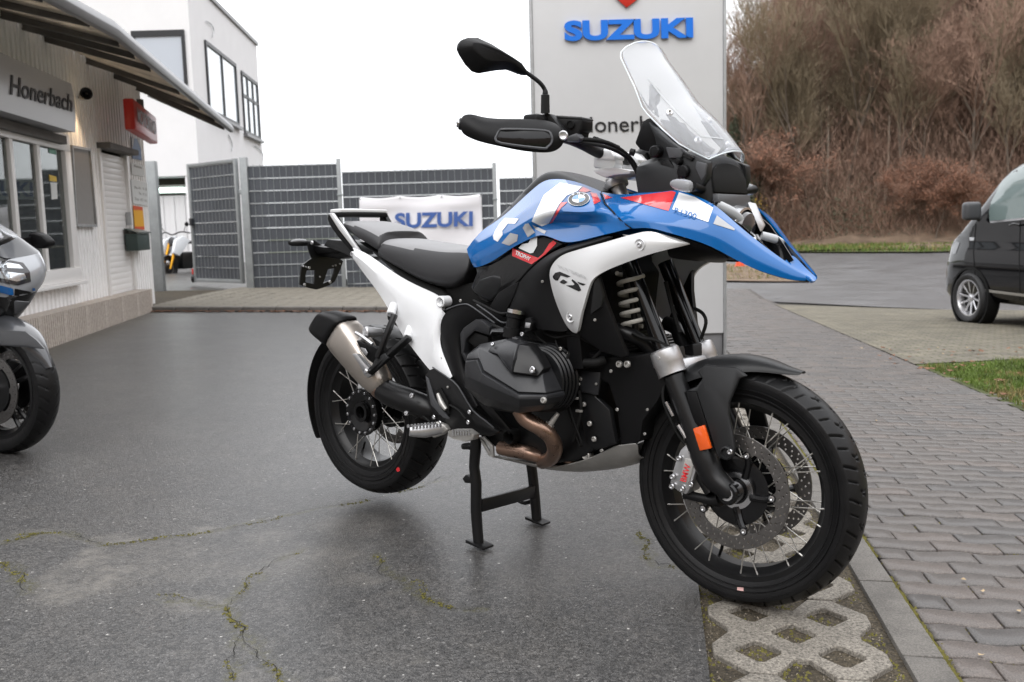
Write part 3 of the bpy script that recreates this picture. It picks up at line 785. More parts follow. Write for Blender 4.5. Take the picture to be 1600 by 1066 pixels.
# far end wall, back wall and roof
e0 = wsz(s_end, 0); back = -WN*6
V = [wsz(s_end, -.1, 0), wsz(s_end, WT, 0), wsz(s_end, WT, -6), wsz(s_end, -.1, -6), wsz(s_near, -.1, -6), wsz(s_near, WT, -6), wsz(s_near, -.1, 0), wsz(s_near, WT, 0)]
cp(put('wall', mkmesh(V, [(0, 1, 2, 3), (3, 2, 5, 4), (4, 5, 7, 6)], recalc=False), M_clad, shop, smooth=False))
# window frame
mul = [16, 62]; 
def bar_on_wall(s0, z0, s1, z1, w, d0=-.03, d1=.045):
    """box between (s,z) corners"""
    V = [wsz(a, c, d) for d in (d0, d1) for (a, c) in ((s0, z0), (s1, z0), (s1, z1), (s0, z1))]
    return V, [(3, 2, 1, 0), (4, 5, 6, 7), (0, 1, 5, 4), (1, 2, 6, 5), (2, 3, 7, 6), (3, 0, 4, 7)]
win = cp(multi('window', [bar_on_wall(fr_s0, head_z-.1, fr_s1, head_z+.06, 0), bar_on_wall(fr_s0, sill_z, fr_s1, sill_z+.13, 0, -.03, .06), bar_on_wall(fr_s1-.16, sill_z+.13, fr_s1, head_z-.1, 0), bar_on_wall(fr_s0, sill_z+.13, fr_s0+.1, head_z-.1, 0)], M_whitep, shop, bevel=.006))
link_s = [w_s(wl_(62, 330)), w_s(wl_(20, 330))]
ss = link_s[0]; dstep = link_s[0]-link_s[1]
sm = ss; mulls = []
while sm > fr_s0+.3: mulls.append(sm); sm -= dstep
for m_ in mulls: multi('mullion', [bar_on_wall(m_-.035, sill_z+.13, m_+.035, head_z-.1, 0, -.02, .035)], M_whitep, win, bevel=.004)
edges_ = [fr_s1-.16]+mulls+[fr_s0+.1]
for a, c in zip(edges_[:-1], edges_[1:]):
    multi('pane', [bar_on_wall(c+.036, sill_z+.13, a-.036 if a != fr_s1-.16 else a, head_z-.1, 0, -.004, .004)], M_glass, win, smooth=False)
multi('window_sill', [bar_on_wall(fr_s0-.03, sill_z-.035, fr_s1+.04, sill_z-.001, 0, -.03, .10)], M_whitep, win, bevel=.005)
# showroom behind the panes
M_inwall = pm('interior_wall', (0.30, 0.30, 0.25), .9); M_infloor = pm('interior_floor', (0.12, 0.11, 0.10), .4)
V = [wsz(fr_s0-.3, .3, -2.6), wsz(s_end-.3, .3, -2.6), wsz(s_end-.3, WT, -2.6), wsz(fr_s0-.3, WT, -2.6), wsz(fr_s0-.3, .3, -.05), wsz(s_end-.3, .3, -.05), wsz(s_end-.3, WT, -.05), wsz(fr_s0-.3, WT, -.05)]
cp(put('showroom_shell', mkmesh(V, [(0, 1, 2, 3), (0, 4, 5, 1), (1, 5, 6, 2), (3, 2, 6, 7), (0, 3, 7, 4)], recalc=False), M_inwall, shop, smooth=False))
M_rack = pm('display_rack_red', (0.10, 0.018, 0.02), .5); M_rackb = pm('display_board', (0.45, 0.47, 0.48), .5); M_blue = pm('sign_blue', (0.012, 0.06, 0.20), .4)
rk = empty('display_rack', wsz(-4.6, .45, -1.5)[:], label='dark red display rack standing behind the shop window', cat='display rack')
RI = Matrix.Translation(rk.location).inverted()
for i, (z0, z1) in enumerate(((.45, .5), (.85, .9), (1.25, 1.3), (1.62, 1.66))):
    o = multi('shelf', [bar_on_wall(-6.4, z0, -3.4, z1, 0, -1.9, -1.3)], M_rack, rk); o.matrix_parent_inverse = RI.copy()
o = multi('back_board', [bar_on_wall(-6.4, .5, -3.9, 1.66, 0, -1.95, -1.9)], M_rack, rk); o.matrix_parent_inverse = RI.copy()
bd = empty('showroom_board', wsz(-2.6, 1.2, -.6)[:], label='pale board with blue lettering hanging inside the shop window', cat='sign')
BDI = Matrix.Translation(bd.location).inverted()
a = wl_(0, 283, -.25); c_ = wl_(50, 300, -.25); 
pTL = wl_(-10, 276, -.25); pTR = wl_(52, 282, -.25); pBL = wl_(-10, 312, -.25); pBR = wl_(52, 312, -.25)
V = [pTL, pTR, pBR, pBL]; V += [v-WN*.02 for v in V]
o = put('board', mkmesh(V, [(0, 1, 2, 3), (7, 6, 5, 4), (0, 4, 5, 1), (1, 5, 6, 2), (2, 6, 7, 3), (3, 7, 4, 0)]), M_rackb, bd, smooth=False); o.matrix_parent_inverse = BDI.copy()
o = text_on('lettering', 'SUZUKI', wl_(-76, 277, -.249), wl_(50, 285, -.249), wl_(-76, 305, -.249), M_blue, bd, bold=.03, thick=.001); o.matrix_parent_inverse = BDI.copy()
# stickers on the pane
M_green = pm('sticker_green', (0.05, 0.22, 0.14), .4); M_yell = pm('sticker_yellow', (0.62, 0.42, 0.04), .5); M_paper = pm('paper_white', (0.62, 0.64, 0.64), .6)
def wquad(name, TL, TR, BR, BL, mat, out, label, cat, t=.003):
    V = [wl_(u, v, out) for u, v in (TL, TR, BR, BL)]; V += [v-WN*t for v in V]
    o = put(name, mkmesh(V, [(0, 1, 2, 3), (7, 6, 5, 4), (0, 4, 5, 1), (1, 5, 6, 2), (2, 6, 7, 3), (3, 7, 4, 0)]), mat, smooth=False)
    if label: tag(o, label, cat)
    return o
wquad('window_sticker', (76, 223), (87, 224), (88, 242), (77, 239), M_green, .009, 'green and white sticker at the top corner of the shop window pane', 'sticker')
wquad('window_sticker', (77, 273), (88, 276), (89, 284), (78, 283), M_yell, .009, 'small yellow sticker on the rightmost shop window pane', 'sticker')
wquad('window_notice', (79, 285), (89, 286), (90, 311), (81, 312), M_paper, .009, 'narrow white notice stuck on the pane below the yellow sticker', 'notice')
# door
dz0 = .22
door = cp(multi('door', [bar_on_wall(dr_s0+.03, dz0, dr_s1-.03, dr_top-.03, 0, -.06, -.02)], M_whitep, shop))
nl = 26; hh = (dr_top-.05-dz0)/nl
pm_ = None
for i in range(nl):
    z0 = dz0+i*hh
    multi('panel', [bar_on_wall(dr_s0+.05, z0+.003, dr_s1-.05, z0+hh-.002, 0, -.02, -.016)], M_whitep, door, bevel=.002)
for q_ in (bar_on_wall(dr_s0-.04, dz0, dr_s0+.03, dr_top+.05, 0, -.05, .02), bar_on_wall(dr_s1-.03, dz0, dr_s1+.04, dr_top+.05, 0, -.05, .02)): cp(multi('door_jamb', [q_], M_whitep, shop, bevel=.003))
cp(multi('door_canopy', [bar_on_wall(dr_s0-.05, dr_top+.0, dr_s1+.05, dr_top+.06, 0, -.02, .14)], M_beam, shop))
multi('handle', [bar_on_wall(dr_s1-.14, 1.15, dr_s1-.10, 1.3, 0, -.01, .04)], M_galv, door)
# grey board, notices, poster, mailbox
def framed(name, q, mat, label, cat, fw=.025):
    TL, TR, BR, BL = q; root = empty(name, wl_(*BL, .0)[:], label=label, cat=cat); I = Matrix.Translation(root.location).inverted()
    V = [wl_(u, v, .035) for u, v in q]; V += [v-WN*.035 for v in V]
    o = put('panel', mkmesh(V, [(0, 1, 2, 3), (7, 6, 5, 4), (0, 4, 5, 1), (1, 5, 6, 2), (2, 6, 7, 3), (3, 7, 4, 0)]), mat, root, smooth=False); o.matrix_parent_inverse = I
    P = [wl_(u, v, .02) for u, v in q]; parts = []
    for i in range(4):
        a, c = P[i], P[(i+1) % 4]; d = (c-a).normalized(); m = (a+c)/2; L = (c-a).length+fw
        z = WN; y = z.cross(d); R = Matrix((d, y, z)).transposed(); parts.append(box_vf(m, (L, fw, .05), R))
    o = multi('frame', parts, M_galv, root); o.matrix_parent_inverse = I
    return root
M_board = pm('grey_board', (0.235, 0.23, 0.225), .6, nscale=20, ncol=.06)
framed('notice_board', ((110, 229), (138, 234), (148, 353), (117, 352)), M_board, 'plain grey board in a thin frame on the ribbed wall right of the window', 'board')
M_pblue = pm('poster_blue', (0.035, 0.10, 0.26), .5, nscale=3, ncol=.6); M_yel2 = pm('poster_yellow', (0.75, 0.38, 0.02), .5); M_or = pm('poster_orange', (0.62, 0.09, 0.03), .5)
po = wquad('poster', (205, 214), (219, 218), (222, 251), (207, 248), M_pblue, .012, 'blue poster with a pale slanted corner on the end of the shop wall', 'poster')
V = [wl_(*q, .0135) for q in ((214, 217), (219, 218.5), (221.5, 236))]; put('pale_corner', mkmesh(V, [(0, 1, 2)], recalc=False), M_paper, po, smooth=False)
V = [wl_(*q, .0135) for q in ((205.5, 214.5), (210, 215.5), (206.5, 235))]; put('pale_corner', mkmesh(V, [(0, 1, 2)], recalc=False), M_paper, po, smooth=False)
n1 = wquad('notice', (205, 254), (224, 259), (226, 276), (207, 273), M_paper, .012, 'small white notice with a grey heading above the opening hours', 'notice')
text_on('lettering', 'Werkstatt', wl_(209, 257, .012), wl_(221, 260, .012), wl_(209.4, 261, .012), M_board, n1, thick=.0005, proud=.001)
n2 = wquad('opening_hours_sign', (205, 280), (230, 286), (232, 322), (208, 318), M_paper, .012, 'white opening hours sign above the yellow poster', 'sign')
for i, (tx, u0, u1, v) in enumerate((('Mo.-Fr.  9-18', 210, 229, 293), ('Sa.  9-13', 217, 229, 302), ('Tel. 02 41', 210, 229, 311))):
    text_on('lettering', tx, wl_(u0, v-2.5, .012), wl_(u1, v+1.0, .012), wl_(u0+.3, v+1.8, .012), M_board, n2, thick=.0005, proud=.001)
n3 = wquad('poster', (208, 321), (223, 324), (226, 359), (211, 359), M_yel2, .014, 'yellow and orange poster just above the mailbox', 'poster')
for q in (((208, 321), (223, 324), (223.3, 329), (208.3, 328)), ((210.6, 354), (225.4, 354), (226, 359), (211, 359))):
    V = [wl_(*p, .0155) for p in q]; put('orange_band', mkmesh(V, [(0, 1, 2, 3)], recalc=False), M_or, n3, smooth=False)
M_mail = pm('mailbox_green', (0.035, 0.055, 0.05), .45)
mb = empty('mailbox', wl_(214, 393, .0)[:], label='dark green wall mailbox beside the gate post', cat='mailbox'); MI = Matrix.Translation(mb.location).inverted()
a, c_ = wl_(215, 392, .13), wl_(234, 392, .13); top = wl_(215, 365, .13).z; s0_, s1_ = w_s(a), w_s(c_)
o = multi('body', [bar_on_wall(s0_, a.z, s1_, top, 0, .0, .14)], M_mail, mb, bevel=.01); o.matrix_parent_inverse = MI
V = [wsz(s0_-.01, top+.001, .16), wsz(s1_+.01, top+.001, .16), wsz(s1_+.01, top+.05, 0), wsz(s0_-.01, top+.05, 0)]; V += [v+Vector((0, 0, .012)) for v in V]
o = put('lid', mkmesh(V, [(0, 1, 2, 3), (7, 6, 5, 4), (0, 4, 5, 1), (1, 5, 6, 2), (2, 6, 7, 3), (3, 7, 4, 0)]), M_mail, mb); o.matrix_parent_inverse = MI
# plinth blocks of ribbed washed concrete
pt = wl_(212, 457, .16).z
p_s1 = 0.02; p_w = .60; k = 0; sv = p_s1
while sv > -7:
    s0 = sv-p_w+.008; per = .05; V = []; P = []
    n = int((sv-s0)/per)
    for i in range(n):
        for ds, dd in ((0, 0), (.03, 0), (.036, -.012), (.047, -.012)): P.append((s0+i*per+ds, dd))
    P.append((sv, 0)); m = len(P)
    Vb = [wsz(a, -.05, .19+d) for a, d in P]+[wsz(a, pt, .19+d) for a, d in P]; Fb = [(i, i+1, m+i+1, m+i) for i in range(m-1)]
    c = len(Vb); Vb += [wsz(s0, pt, 0), wsz(sv, pt, 0), wsz(sv, -.05, 0), wsz(s0, -.05, 0)]
    Fb += [tuple([m+i for i in range(m)]+[c+1, c]), (m-1, c+2, c+1, 2*m-1), (0, m, c, c+3)]
    cp(put('plinth_block', mkmesh(Vb, Fb), M_plinth, shop, smooth=False)); sv -= p_w
# canopy: fascia, beams, corrugated sheet
cw = 1.045
EV = [onplane(365, 207, WP0+WN*cw, WN)]
E2 = onplane(184, 58, WP0+WN*cw, WN); ez = (EV[0].z+E2.z)/2
eave = [EV[0], E2, Vector((E2.x+.02, E2.y-1.2, E2.z+.02)), Vector((E2.x+.03, E2.y-5, E2.z+.1))]
wz = WT-.02
V = []; F = []; h = .125
for i, p in enumerate(eave):
    hh_ = .10 if i == 0 else h
    off = (Vector((1, .119, 0)).normalized() if i < 2 else Vector((1, 0, 0)))
    V += [p, p+off*.012+Vector((0, 0, hh_*.45)), p-off*.02+Vector((0, 0, hh_)), p-off*.14+Vector((0, 0, hh_+.03)), p-off*.05]
for i in range(3):
    for j in range(5): F.append((i*5+j, i*5+(j+1) % 5, (i+1)*5+(j+1) % 5, (i+1)*5+j))
F.append((0, 1, 2, 3, 4)); me = applymods(mkmesh(V, F), bevel=.008); cp(put('fascia', me, M_fascia, shop))
# corrugated sheet under the canopy (waves run from wall to eave)
V = []; F = []; n = 0; m = 6
def eave_at(y):
    for a, c in zip(eave[:-1], eave[1:]):
        if min(a.y, c.y)-1e-6 <= y <= max(a.y, c.y)+1e-6: return a.lerp(c, (y-a.y)/(c.y-a.y))
    return eave[-1]
yv = lines_(eave[-1].y+.3, eave[0].y, .022)
yv = [y for y in yv if y <= eave[0].y]
for y in yv:
    e = eave_at(y); w = WP0+WDIR*((y-WP0.y)/WDIR.y); w = Vector((w.x, y, wz+.02))
    wav = .022*sin(2*pi*y/.177)
    V += [w+Vector((0, 0, wav)), e+Vector((-.10, 0, .092+wav))]
for i in range(len(yv)-1): F.append((2*i, 2*i+1, 2*i+3, 2*i+2))
me = mkmesh(V, F, recalc=False); me = applymods(me, solid=.008); cp(put('roof_sheet', me, M_grp, shop, ang=60))
# roof deck above building
V = [wsz(s_near, WT+.06, .0), wsz(s_end+.1, WT+.06, .0), wsz(s_end+.1, WT+.2, -6.2), wsz(s_near, WT+.2, -6.2)]; V += [v+Vector((0, 0, .06)) for v in V]
cp(put('roof', mkmesh(V, [(0, 1, 2, 3), (7, 6, 5, 4), (0, 4, 5, 1), (1, 5, 6, 2), (2, 6, 7, 3), (3, 7, 4, 0)]), M_fibre, shop, smooth=False))
for (u, v) in ((250, 209), (236, 180), (215, 160), (180, 130), (135, 98), (70, 52), (35, 40), (0, 10), (-60, -30), (-140, -80)):
    P = wl_(u, v); y = P.y if u != 250 else eave[0].y-.06
    if y < 4: continue
    e = eave_at(min(y+.02, eave[0].y)); w = WP0+WDIR*((y-WP0.y)/WDIR.y)
    A_ = Vector((w.x-.02, y, wz-.055)); E_ = Vector((e.x-.12, y+.02, e.z+.035)); d = (E_-A_).normalized(); yy = Vector((0, 0, 1)).cross(d).normalized(); zz = d.cross(yy)
    R = Matrix((d, yy, zz)).transposed(); 
    cp(multi('beam', [box_vf((A_+E_)/2, ((E_-A_).length, .05, .015), R), box_vf((A_+E_)/2+zz*.05, ((E_-A_).length, .006, .09), R), box_vf((A_+E_)/2-zz*-.1, ((E_-A_).length, .05, .006), R)], M_beam, shop))
# light box sign with the dealer's name
sign = empty('shop_sign', wl_(0, 176, .1)[:], label='grey light box sign reading Honerbach above the shop window', cat='sign'); SI_ = Matrix.Translation(sign.location).inverted()
sg0 = w_s(wl_(-330, 100, .26)); sg1 = w_s(wl_(118, 170, .26)); zt = wl_(115, 131, .26).z; zb_ = wl_(118, 206, .26).z
M_signf = pm('sign_face', (0.48, 0.49, 0.515), .25); M_signs = pm('sign_case', (0.30, 0.30, 0.33), .35)
prof = []; H = zt-zb_
for i in range(9):
    a = i/8; prof.append((zb_+H*a, .24+.018*sin(pi*a)))
V = [wsz(q, z, d) for q in (sg0, sg1) for (z, d) in prof]+[wsz(sg0, zb_, .02), wsz(sg0, zt, .02), wsz(sg1, zb_, .02), wsz(sg1, zt, .02)]
F = [(i, 9+i, 10+i, i+1) for i in range(8)]+[(0, 18, 20, 9), (8, 17, 21, 19), tuple([9+i for i in range(9)]+[21, 20]), tuple([8-i for i in range(9)]+[18, 19])]
o = put('light_box', mkmesh(V, F), M_signf, sign, ang=30); o.matrix_parent_inverse = SI_
M_ink = pm('letter_black', (0.012, 0.012, 0.014), .4)
o = text_on('lettering', 'Honerbach', wl_(17, 117, .262), wl_(113, 149, .262), wl_(16, 148, .262), M_ink, sign, bold=.012, thick=.002, proud=.002); o.matrix_parent_inverse = SI_
cp(multi('under_sign_strip', [bar_on_wall(sg0, zb_-.09, w_s(wl_(95, 212, .05)), zb_-.015, 0, .0, .10)], M_beam, shop))  # solid dark strip along the underside of the sign box
# warm spot lamp on the wall
sp = empty('spot_lamp', wl_(122, 150, 0)[:], label='small black spot lamp on the ribbed wall shining down warmly', cat='lamp'); LI = Matrix.Translation(sp.location).inverted()
pa = wl_(124, 152, .02); pb = wl_(131, 149, .16); pc = wl_(142, 141, .30)
o = tube('bracket', [pa, pb, pb+(pc-pb)*.4], .014, M_ink, sp, 8, 2); o.matrix_parent_inverse = LI
o = lathe('lamp_head', pb, (pc-pb), [(-.06, .0), (-.06, .035), (.02, .05), (.10, .06), (.10, .05), (.06, .0)], M_ink, sp, 14); o.matrix_parent_inverse = LI
M_lamp = emis('lamp_lit', (1.0, .72, .42), 18.0)
lp = wl_(131, 152, .12)
o = lathe('bulb', lp, (0, 0, -1), [(0, .0), (.004, .03), (.012, .03), (.016, 0)], M_lamp, sp, 12); o.matrix_parent_inverse = LI
ld = bpy.data.lights.new('lamp_glow', 'SPOT'); ld.energy = 9; ld.color = (1, .70, .42); ld.spot_size = radians(95); ld.spot_blend = .8; ld.shadow_soft_size = .04
lo = bpy.data.objects.new('lamp_glow', ld); COL.objects.link(lo); lo.parent = sp; lo.matrix_parent_inverse = LI; lo.location = lp+WN*.05-Vector((0, 0, .03))
dd_ = (Vector((0, 0, 1))*1.0+WN*.35).normalized(); lo.rotation_euler = dd_.to_track_quat('Z', 'Y').to_euler()
# red box sign, hung out from the wall under the canopy
M_red = pm('sign_red', (0.42, 0.018, 0.012), .35); M_reddk = pm('sign_plate_grey', (0.26, 0.20, 0.21), .5)
rs = empty('red_sign', wl_(205, 200, .1)[:], label='red projecting box sign with faded grey lettering under the canopy', cat='sign'); RSI = Matrix.Translation(rs.location).inverted()
A0 = onY(195, 203, 10.3); A1 = onY(212, 204, 10.3); h0 = .325
far1 = onY(246, 212, 12.0); far0 = far1+(A0-A1)
V = [A0, A1, far1, far0]; zl = A0.z; V = [Vector((p.x, p.y, zl-.01*i)) for i, p in enumerate(V)]; V = [Vector((p.x, p.y, zl)) for p in V]; V += [v+Vector((0, 0, h0)) for v in V]
BX = mkmesh(V, [(3, 2, 1, 0), (4, 5, 6, 7), (0, 1, 5, 4), (1, 2, 6, 5), (2, 3, 7, 6), (3, 0, 4, 7)])
o = put('box', applymods(BX, bevel=.02), M_red, rs); o.matrix_parent_inverse = RSI
e = (V[2]-V[1]); nrm = Vector((0, 0, 1)).cross(e).normalized()*-1
if nrm.dot(CO-V[1]) < 0: nrm = -nrm
a = V[1]+e*.10+Vector((0, 0, h0*.28))+nrm*.004; bb = V[1]+e*.93+Vector((0, 0, h0*.28))+nrm*.004; up = Vector((0, 0, h0*.5))
o = text_on('lettering', 'MOTORRAD', a+up, bb+up, a, M_reddk, rs, bold=.03, thick=.001); o.matrix_parent_inverse = RSI
o = box('hanger', (V[0]+V[1]+V[2]+V[3])/4+Vector((0, 0, h0+.05)), (.06, .06, .1), M_beam, rs); o.matrix_parent_inverse = RSI

# ================================================================== white two-storey house behind
M_winfr = pm('window_frame_dark', (0.03, 0.032, 0.035), .4); M_wing = pm('window_reflecting', (0.55, 0.62, 0.66), .06, metal=0.0, coat=1); M_blind = pm('pale_blind', (0.52, 0.56, 0.62), .7)
HY = 22.0; hc = onY(313, 300, HY); cxh = hc.x; HD = Vector((-.075, 1, 0)).normalized()
htop = onY(330, -38, HY).z; 
fy = 31.0; HP = Vector((cxh, HY, 0)); HN = Vector((HD.y, -HD.x, 0))
def hr(u, v, out=0): return onplane(u, v, HP+HN*out, HN)            # right face
house = empty('white_house', (cxh, HY, 0), label='white rendered two-storey building with dark framed windows behind the gate', cat='building'); HI = Matrix.Translation(house.location).inverted()
def hp(o): o.matrix_parent_inverse = HI.copy(); return o
farR = hr(408, 200); Lh = (farR-HP).dot(HD)
zlow = onY(280, 275, HY).z
def block(P0, dx, dy, z0, z1):
    V = [P0, P0+dx, P0+dx+dy, P0+dy]; V = [Vector((p.x, p.y, z0)) for p in V]+[Vector((p.x, p.y, z1)) for p in V]
    return V, [(3, 2, 1, 0), (4, 5, 6, 7), (0, 1, 5, 4), (1, 2, 6, 5), (2, 3, 7, 6), (3, 0, 4, 7)]
hp(multi('wall', [block(HP, Vector((-12, 0, 0)), HD*Lh, zlow, htop)], M_whitew, house, smooth=False))
hp(multi('ground_floor_wall', [block(HP+Vector((-.0, 0, 0))+HD*3.0, Vector((-12, 0, 0)), HD*(Lh-3), -.6, zlow-.003), block(HP+HD*.02+Vector((-.03, 0, 0)), Vector((-.3, 0, 0)), HD*2.97, -.6, zlow-.003)], M_whitew, house, smooth=False))
M_soff = pm('dark_soffit', (0.05, 0.046, 0.036), .8)
hp(multi('dark_lintel', [block(HP+Vector((-.35, .9, 0)), Vector((-9, 0, 0)), Vector((0, .1, 0)), onY(270, 302, HY+.9).z, zlow-.004)], M_soff, house, smooth=False))
hp(multi('roof_edge', [block(HP+Vector((.06, -.06, 0)), Vector((-12.1, 0, 0)), HD*(Lh+.12), htop+.002, htop+.10)], M_fascia, house, smooth=False))
M_tube = emis('lit_tube', (.8, 1.0, .92), 4.0)
tb = onY(262, 297, HY+.8); te = onY(290, 297, HY+.8)
tg = empty('strip_light', tb, label='lit fluorescent strip light under the open ground floor', cat='lamp')
o = tube('tube', [tb+Vector((-1.0, 0, -.0)), te], .055, M_tube, tg, 8, 1); o.matrix_parent_inverse = Matrix.Translation(tb).inverted()
o = box('housing', ((tb+te)/2+Vector((-.5, 0, .09))), (1.9, .12, .05), M_whitep, tg); o.matrix_parent_inverse = Matrix.Translation(tb).inverted()
# bright partition inside
M_part = pm('white_boards', (0.74, 0.74, 0.75), .6)
yy_ = HY+.45; 
prt = empty('board_partition', onY(270, 440, yy_)[:], label='white vertical boards closing the open ground floor behind the naked motorcycle', cat='partition'); PI_ = Matrix.Translation(prt.location).inverted()
x0 = onY(236, 400, yy_).x-1.5; x1 = onY(310, 400, yy_).x+.4; zt2 = onY(270, 306, yy_).z; zb2 = -.6; n = 24; w = (x1-x0)/n
for i in range(n):
    o = box('board', (x0+w*(i+.5), yy_+.02*(i % 2), (zt2+zb2)/2), (w*.97, .03, zt2-zb2), M_part, prt, bevel=.004); o.matrix_parent_inverse = PI_
# windows on right face
def hwin(q, label=None, cols=1, rows=1, sliding=False):
    P = [hr(*p, .004) for p in q]                           # TL TR BR BL
    s0 = ((P[0]-HP).dot(HD)+(P[3]-HP).dot(HD))/2; s1 = ((P[1]-HP).dot(HD)+(P[2]-HP).dot(HD))/2
    z1 = (P[0].z+P[1].z)/2; z0 = (P[2].z+P[3].z)/2
    def hb(a, z, c, zz, d0, d1):
        V = [Vector(((HP+HD*t+HN*d).x, (HP+HD*t+HN*d).y, q_)) for d in (d0, d1) for (t, q_) in ((a, z), (c, z), (c, zz), (a, zz))]
        return V, [(3, 2, 1, 0), (4, 5, 6, 7), (0, 1, 5, 4), (1, 2, 6, 5), (2, 3, 7, 6), (3, 0, 4, 7)]
    f = .09
    parts = [hb(s0, z0, s0+f, z1, -.02, .05), hb(s1-f, z0, s1, z1, -.02, .05), hb(s0+f, z1-f, s1-f, z1, -.02, .05), hb(s0+f, z0, s1-f, z0+f, -.02, .05)]
    wf = hp(multi('window', parts, M_winfr, house, smooth=False))
    for i in range(1, cols):
        t = s0+(s1-s0)*i/cols; multi('glazing_bar', [hb(t-.04, z0+f, t+.04, z1-f, -.01, .045)], M_winfr, wf, smooth=False)
    for i in range(1, rows):
        t = z0+(z1-z0)*.62; multi('glazing_bar', [hb(s0+f, t-.04, s1-f, t+.04, -.01, .04)], M_winfr, wf, smooth=False)
    for i in range(cols):
        a = s0+(s1-s0)*i/cols; c = s0+(s1-s0)*(i+1)/cols
        multi('pane', [hb(a+.05, z0+.05, c-.05, z1-.05, .0, .015)], M_wing, wf, smooth=False)
    multi('window_sill', [hb(s0-.1, z0-.08, s1+.1, z0-.01, .0, .12)], M_fascia, wf, smooth=False)
hwin(((321, 62), (369, 104), (371, 203), (323, 168)), cols=2)
hwin(((376, 112), (402, 130), (405, 222), (381, 205)), cols=3, rows=2)
# front face window (under the canopy line in the picture)
a = onY(205, 49, HY-.01); c = onY(288, 49, HY-.01); zz0 = onY(288, 132, HY-.01).z; zz1 = a.z
def fb(x0, x1, z0, z1, d0, d1): return box_vf(((x0+x1)/2, HY-(d0+d1)/2, (z0+z1)/2), (x1-x0, d1-d0, z1-z0))
wf = hp(multi('window', [fb(a.x, c.x, zz1-.13, zz1, -.02, .05), fb(c.x-.07, c.x, zz0, zz1-.13, -.02, .05), fb(a.x, a.x+.07, zz0, zz1-.13, -.02, .05), fb(a.x, c.x, zz0-.07, zz0, -.02, .05)], M_winfr, house, smooth=False))
multi('blind', [fb(a.x+.07, c.x-.07, zz0, zz1-.13, .0, .02)], M_blind, wf, smooth=False)
# thin cables on the render
for L in (((322, 33), (330, 38), (334, 48), (332, 58)),):
    hp(tube('cable', [hr(u, v, .03) for u, v in L], .012, M_galv, house, 6, 4))
for L in (((357, 211), (361, 219), (363, 229), (362, 236)), ((398, 228), (406, 234), (411, 242), (411, 250))):
    hp(tube('cable', [hr(u, v, .03) for u, v in L], .012, M_galv, house, 6, 4))

# ================================================================== fence with privacy strips
M_strip = pm('privacy_strip', (0.070, 0.076, 0.088), .5, nscale=3, ncol=.15); M_wire = pm('fence_wire', (0.26, 0.285, 0.29), .45, metal=.3)
M_post = pm('fence_post', (0.29, 0.305, 0.31), .5, metal=.3, nscale=8, ncol=.15)
FY = 15.3
def panel(A_, B_, zb, zt, label, group, post_at=(1,), cat='fence panel', frame_=False, name='fence_panel', post_h=.08, zpost=-.25):
    """A_, B_: bottom corners on plan; zb, zt: bottom / top height at A; follows level"""
    root = empty(name, (A_.x, A_.y, zb-.05), label=label, cat=cat, group=group); I = Matrix.Translation(root.location).inverted()
    d = (B_-A_); d.z = 0; L = d.length; d.normalize(); nrm = Vector((d.y, -d.x, 0)); rows = 10; rh = (zt-zb)/rows
    R = Matrix((d, -nrm, Vector((0, 0, 1)))).transposed()
    for i in range(rows):
        V = []; F = []; m = max(8, int(L/.1)); z0 = zb+i*rh+.008; z1 = zb+(i+1)*rh-.008
        for j in range(m*2+1):
            t = L*j/(m*2); off = .006*sin(pi*j+pi*i)*0+.007*cos(pi*j)*(1 if i % 2 else -1)+.003*noise.noise(Vector((t*3, i, 0)))
            p = A_+d*t+nrm*off; V += [Vector((p.x, p.y, z0)), Vector((p.x, p.y, z1))]
        for j in range(m*2): F.append((2*j, 2*j+2, 2*j+3, 2*j+1))
        o = put('privacy_strip', applymods(mkmesh(V, F, recalc=False), solid=.002), M_strip, root, ang=60); o.matrix_parent_inverse = I
    parts = []
    for i in range(rows+1):
        z = zb+i*rh
        for sgn in (-1, 1):
            c = A_+d*(L/2)+nrm*.012*sgn; parts.append(box_vf((c.x, c.y, z), (L, .007, .009), R))
    m = int(L/.102)
    for j in range(m+1):
        c = A_+d*(L*j/m)+nrm*.011; parts.append(box_vf((c.x, c.y, (zb+zt)/2+.01), (.006, .006, zt-zb+.03), R))
    V, F = joinvf(parts); o = put('wire_mat', mkmesh(V, F, recalc=False), M_wire, root, smooth=False); o['kind'] = 'stuff'; o.matrix_parent_inverse = I
    for k in post_at:
        c = A_ if k == 0 else B_
        o = box('post', (c.x, c.y, (zt+zpost)/2+post_h/2), (.062, .045, zt-zpost+post_h), M_post, root, R, bevel=.004); o.matrix_parent_inverse = I
        for q in (.25, .75): 
            o = box('clamp', (c.x, c.y, zb+(zt-zb)*q), (.08, .065, .03), M_wire, root, R, bevel=.003); o.matrix_parent_inverse = I
    if frame_:
        ps = [box_vf((A_.x, A_.y, (zb+zt)/2), (.06, .06, zt-zb+.12), R), box_vf((B_.x, B_.y, (zb+zt)/2), (.06, .06, zt-zb+.12), R)]
        for z in (zb-.03, zt+.03): c = (A_+B_)/2; ps.append(box_vf((c.x, c.y, z), (L-.065, .05, .05), R))
        o = multi('frame', ps, M_post, root, bevel=.004); o.matrix_parent_inverse = I
        c = A_+d*.05+nrm*.05; o = box('latch', (c.x, c.y, zb+.95), (.07, .05, .12), M_dark, root, R); o.matrix_parent_inverse = I
    return root
def PB(u, v, Y=FY): p = onY(u, v, Y); return p
A1_ = PB(387, 453); B1_ = PB(538, 447); t1 = PB(387, 260).z
f1 = panel(A1_, B1_, A1_.z, t1, 'taller fence panel with dark privacy strips between the gate post and the banner', 'fence panels with woven privacy strips', (1,))
A2_ = PB(541, 463); B2_ = PB(778, 460); t2 = PB(541, 269).z
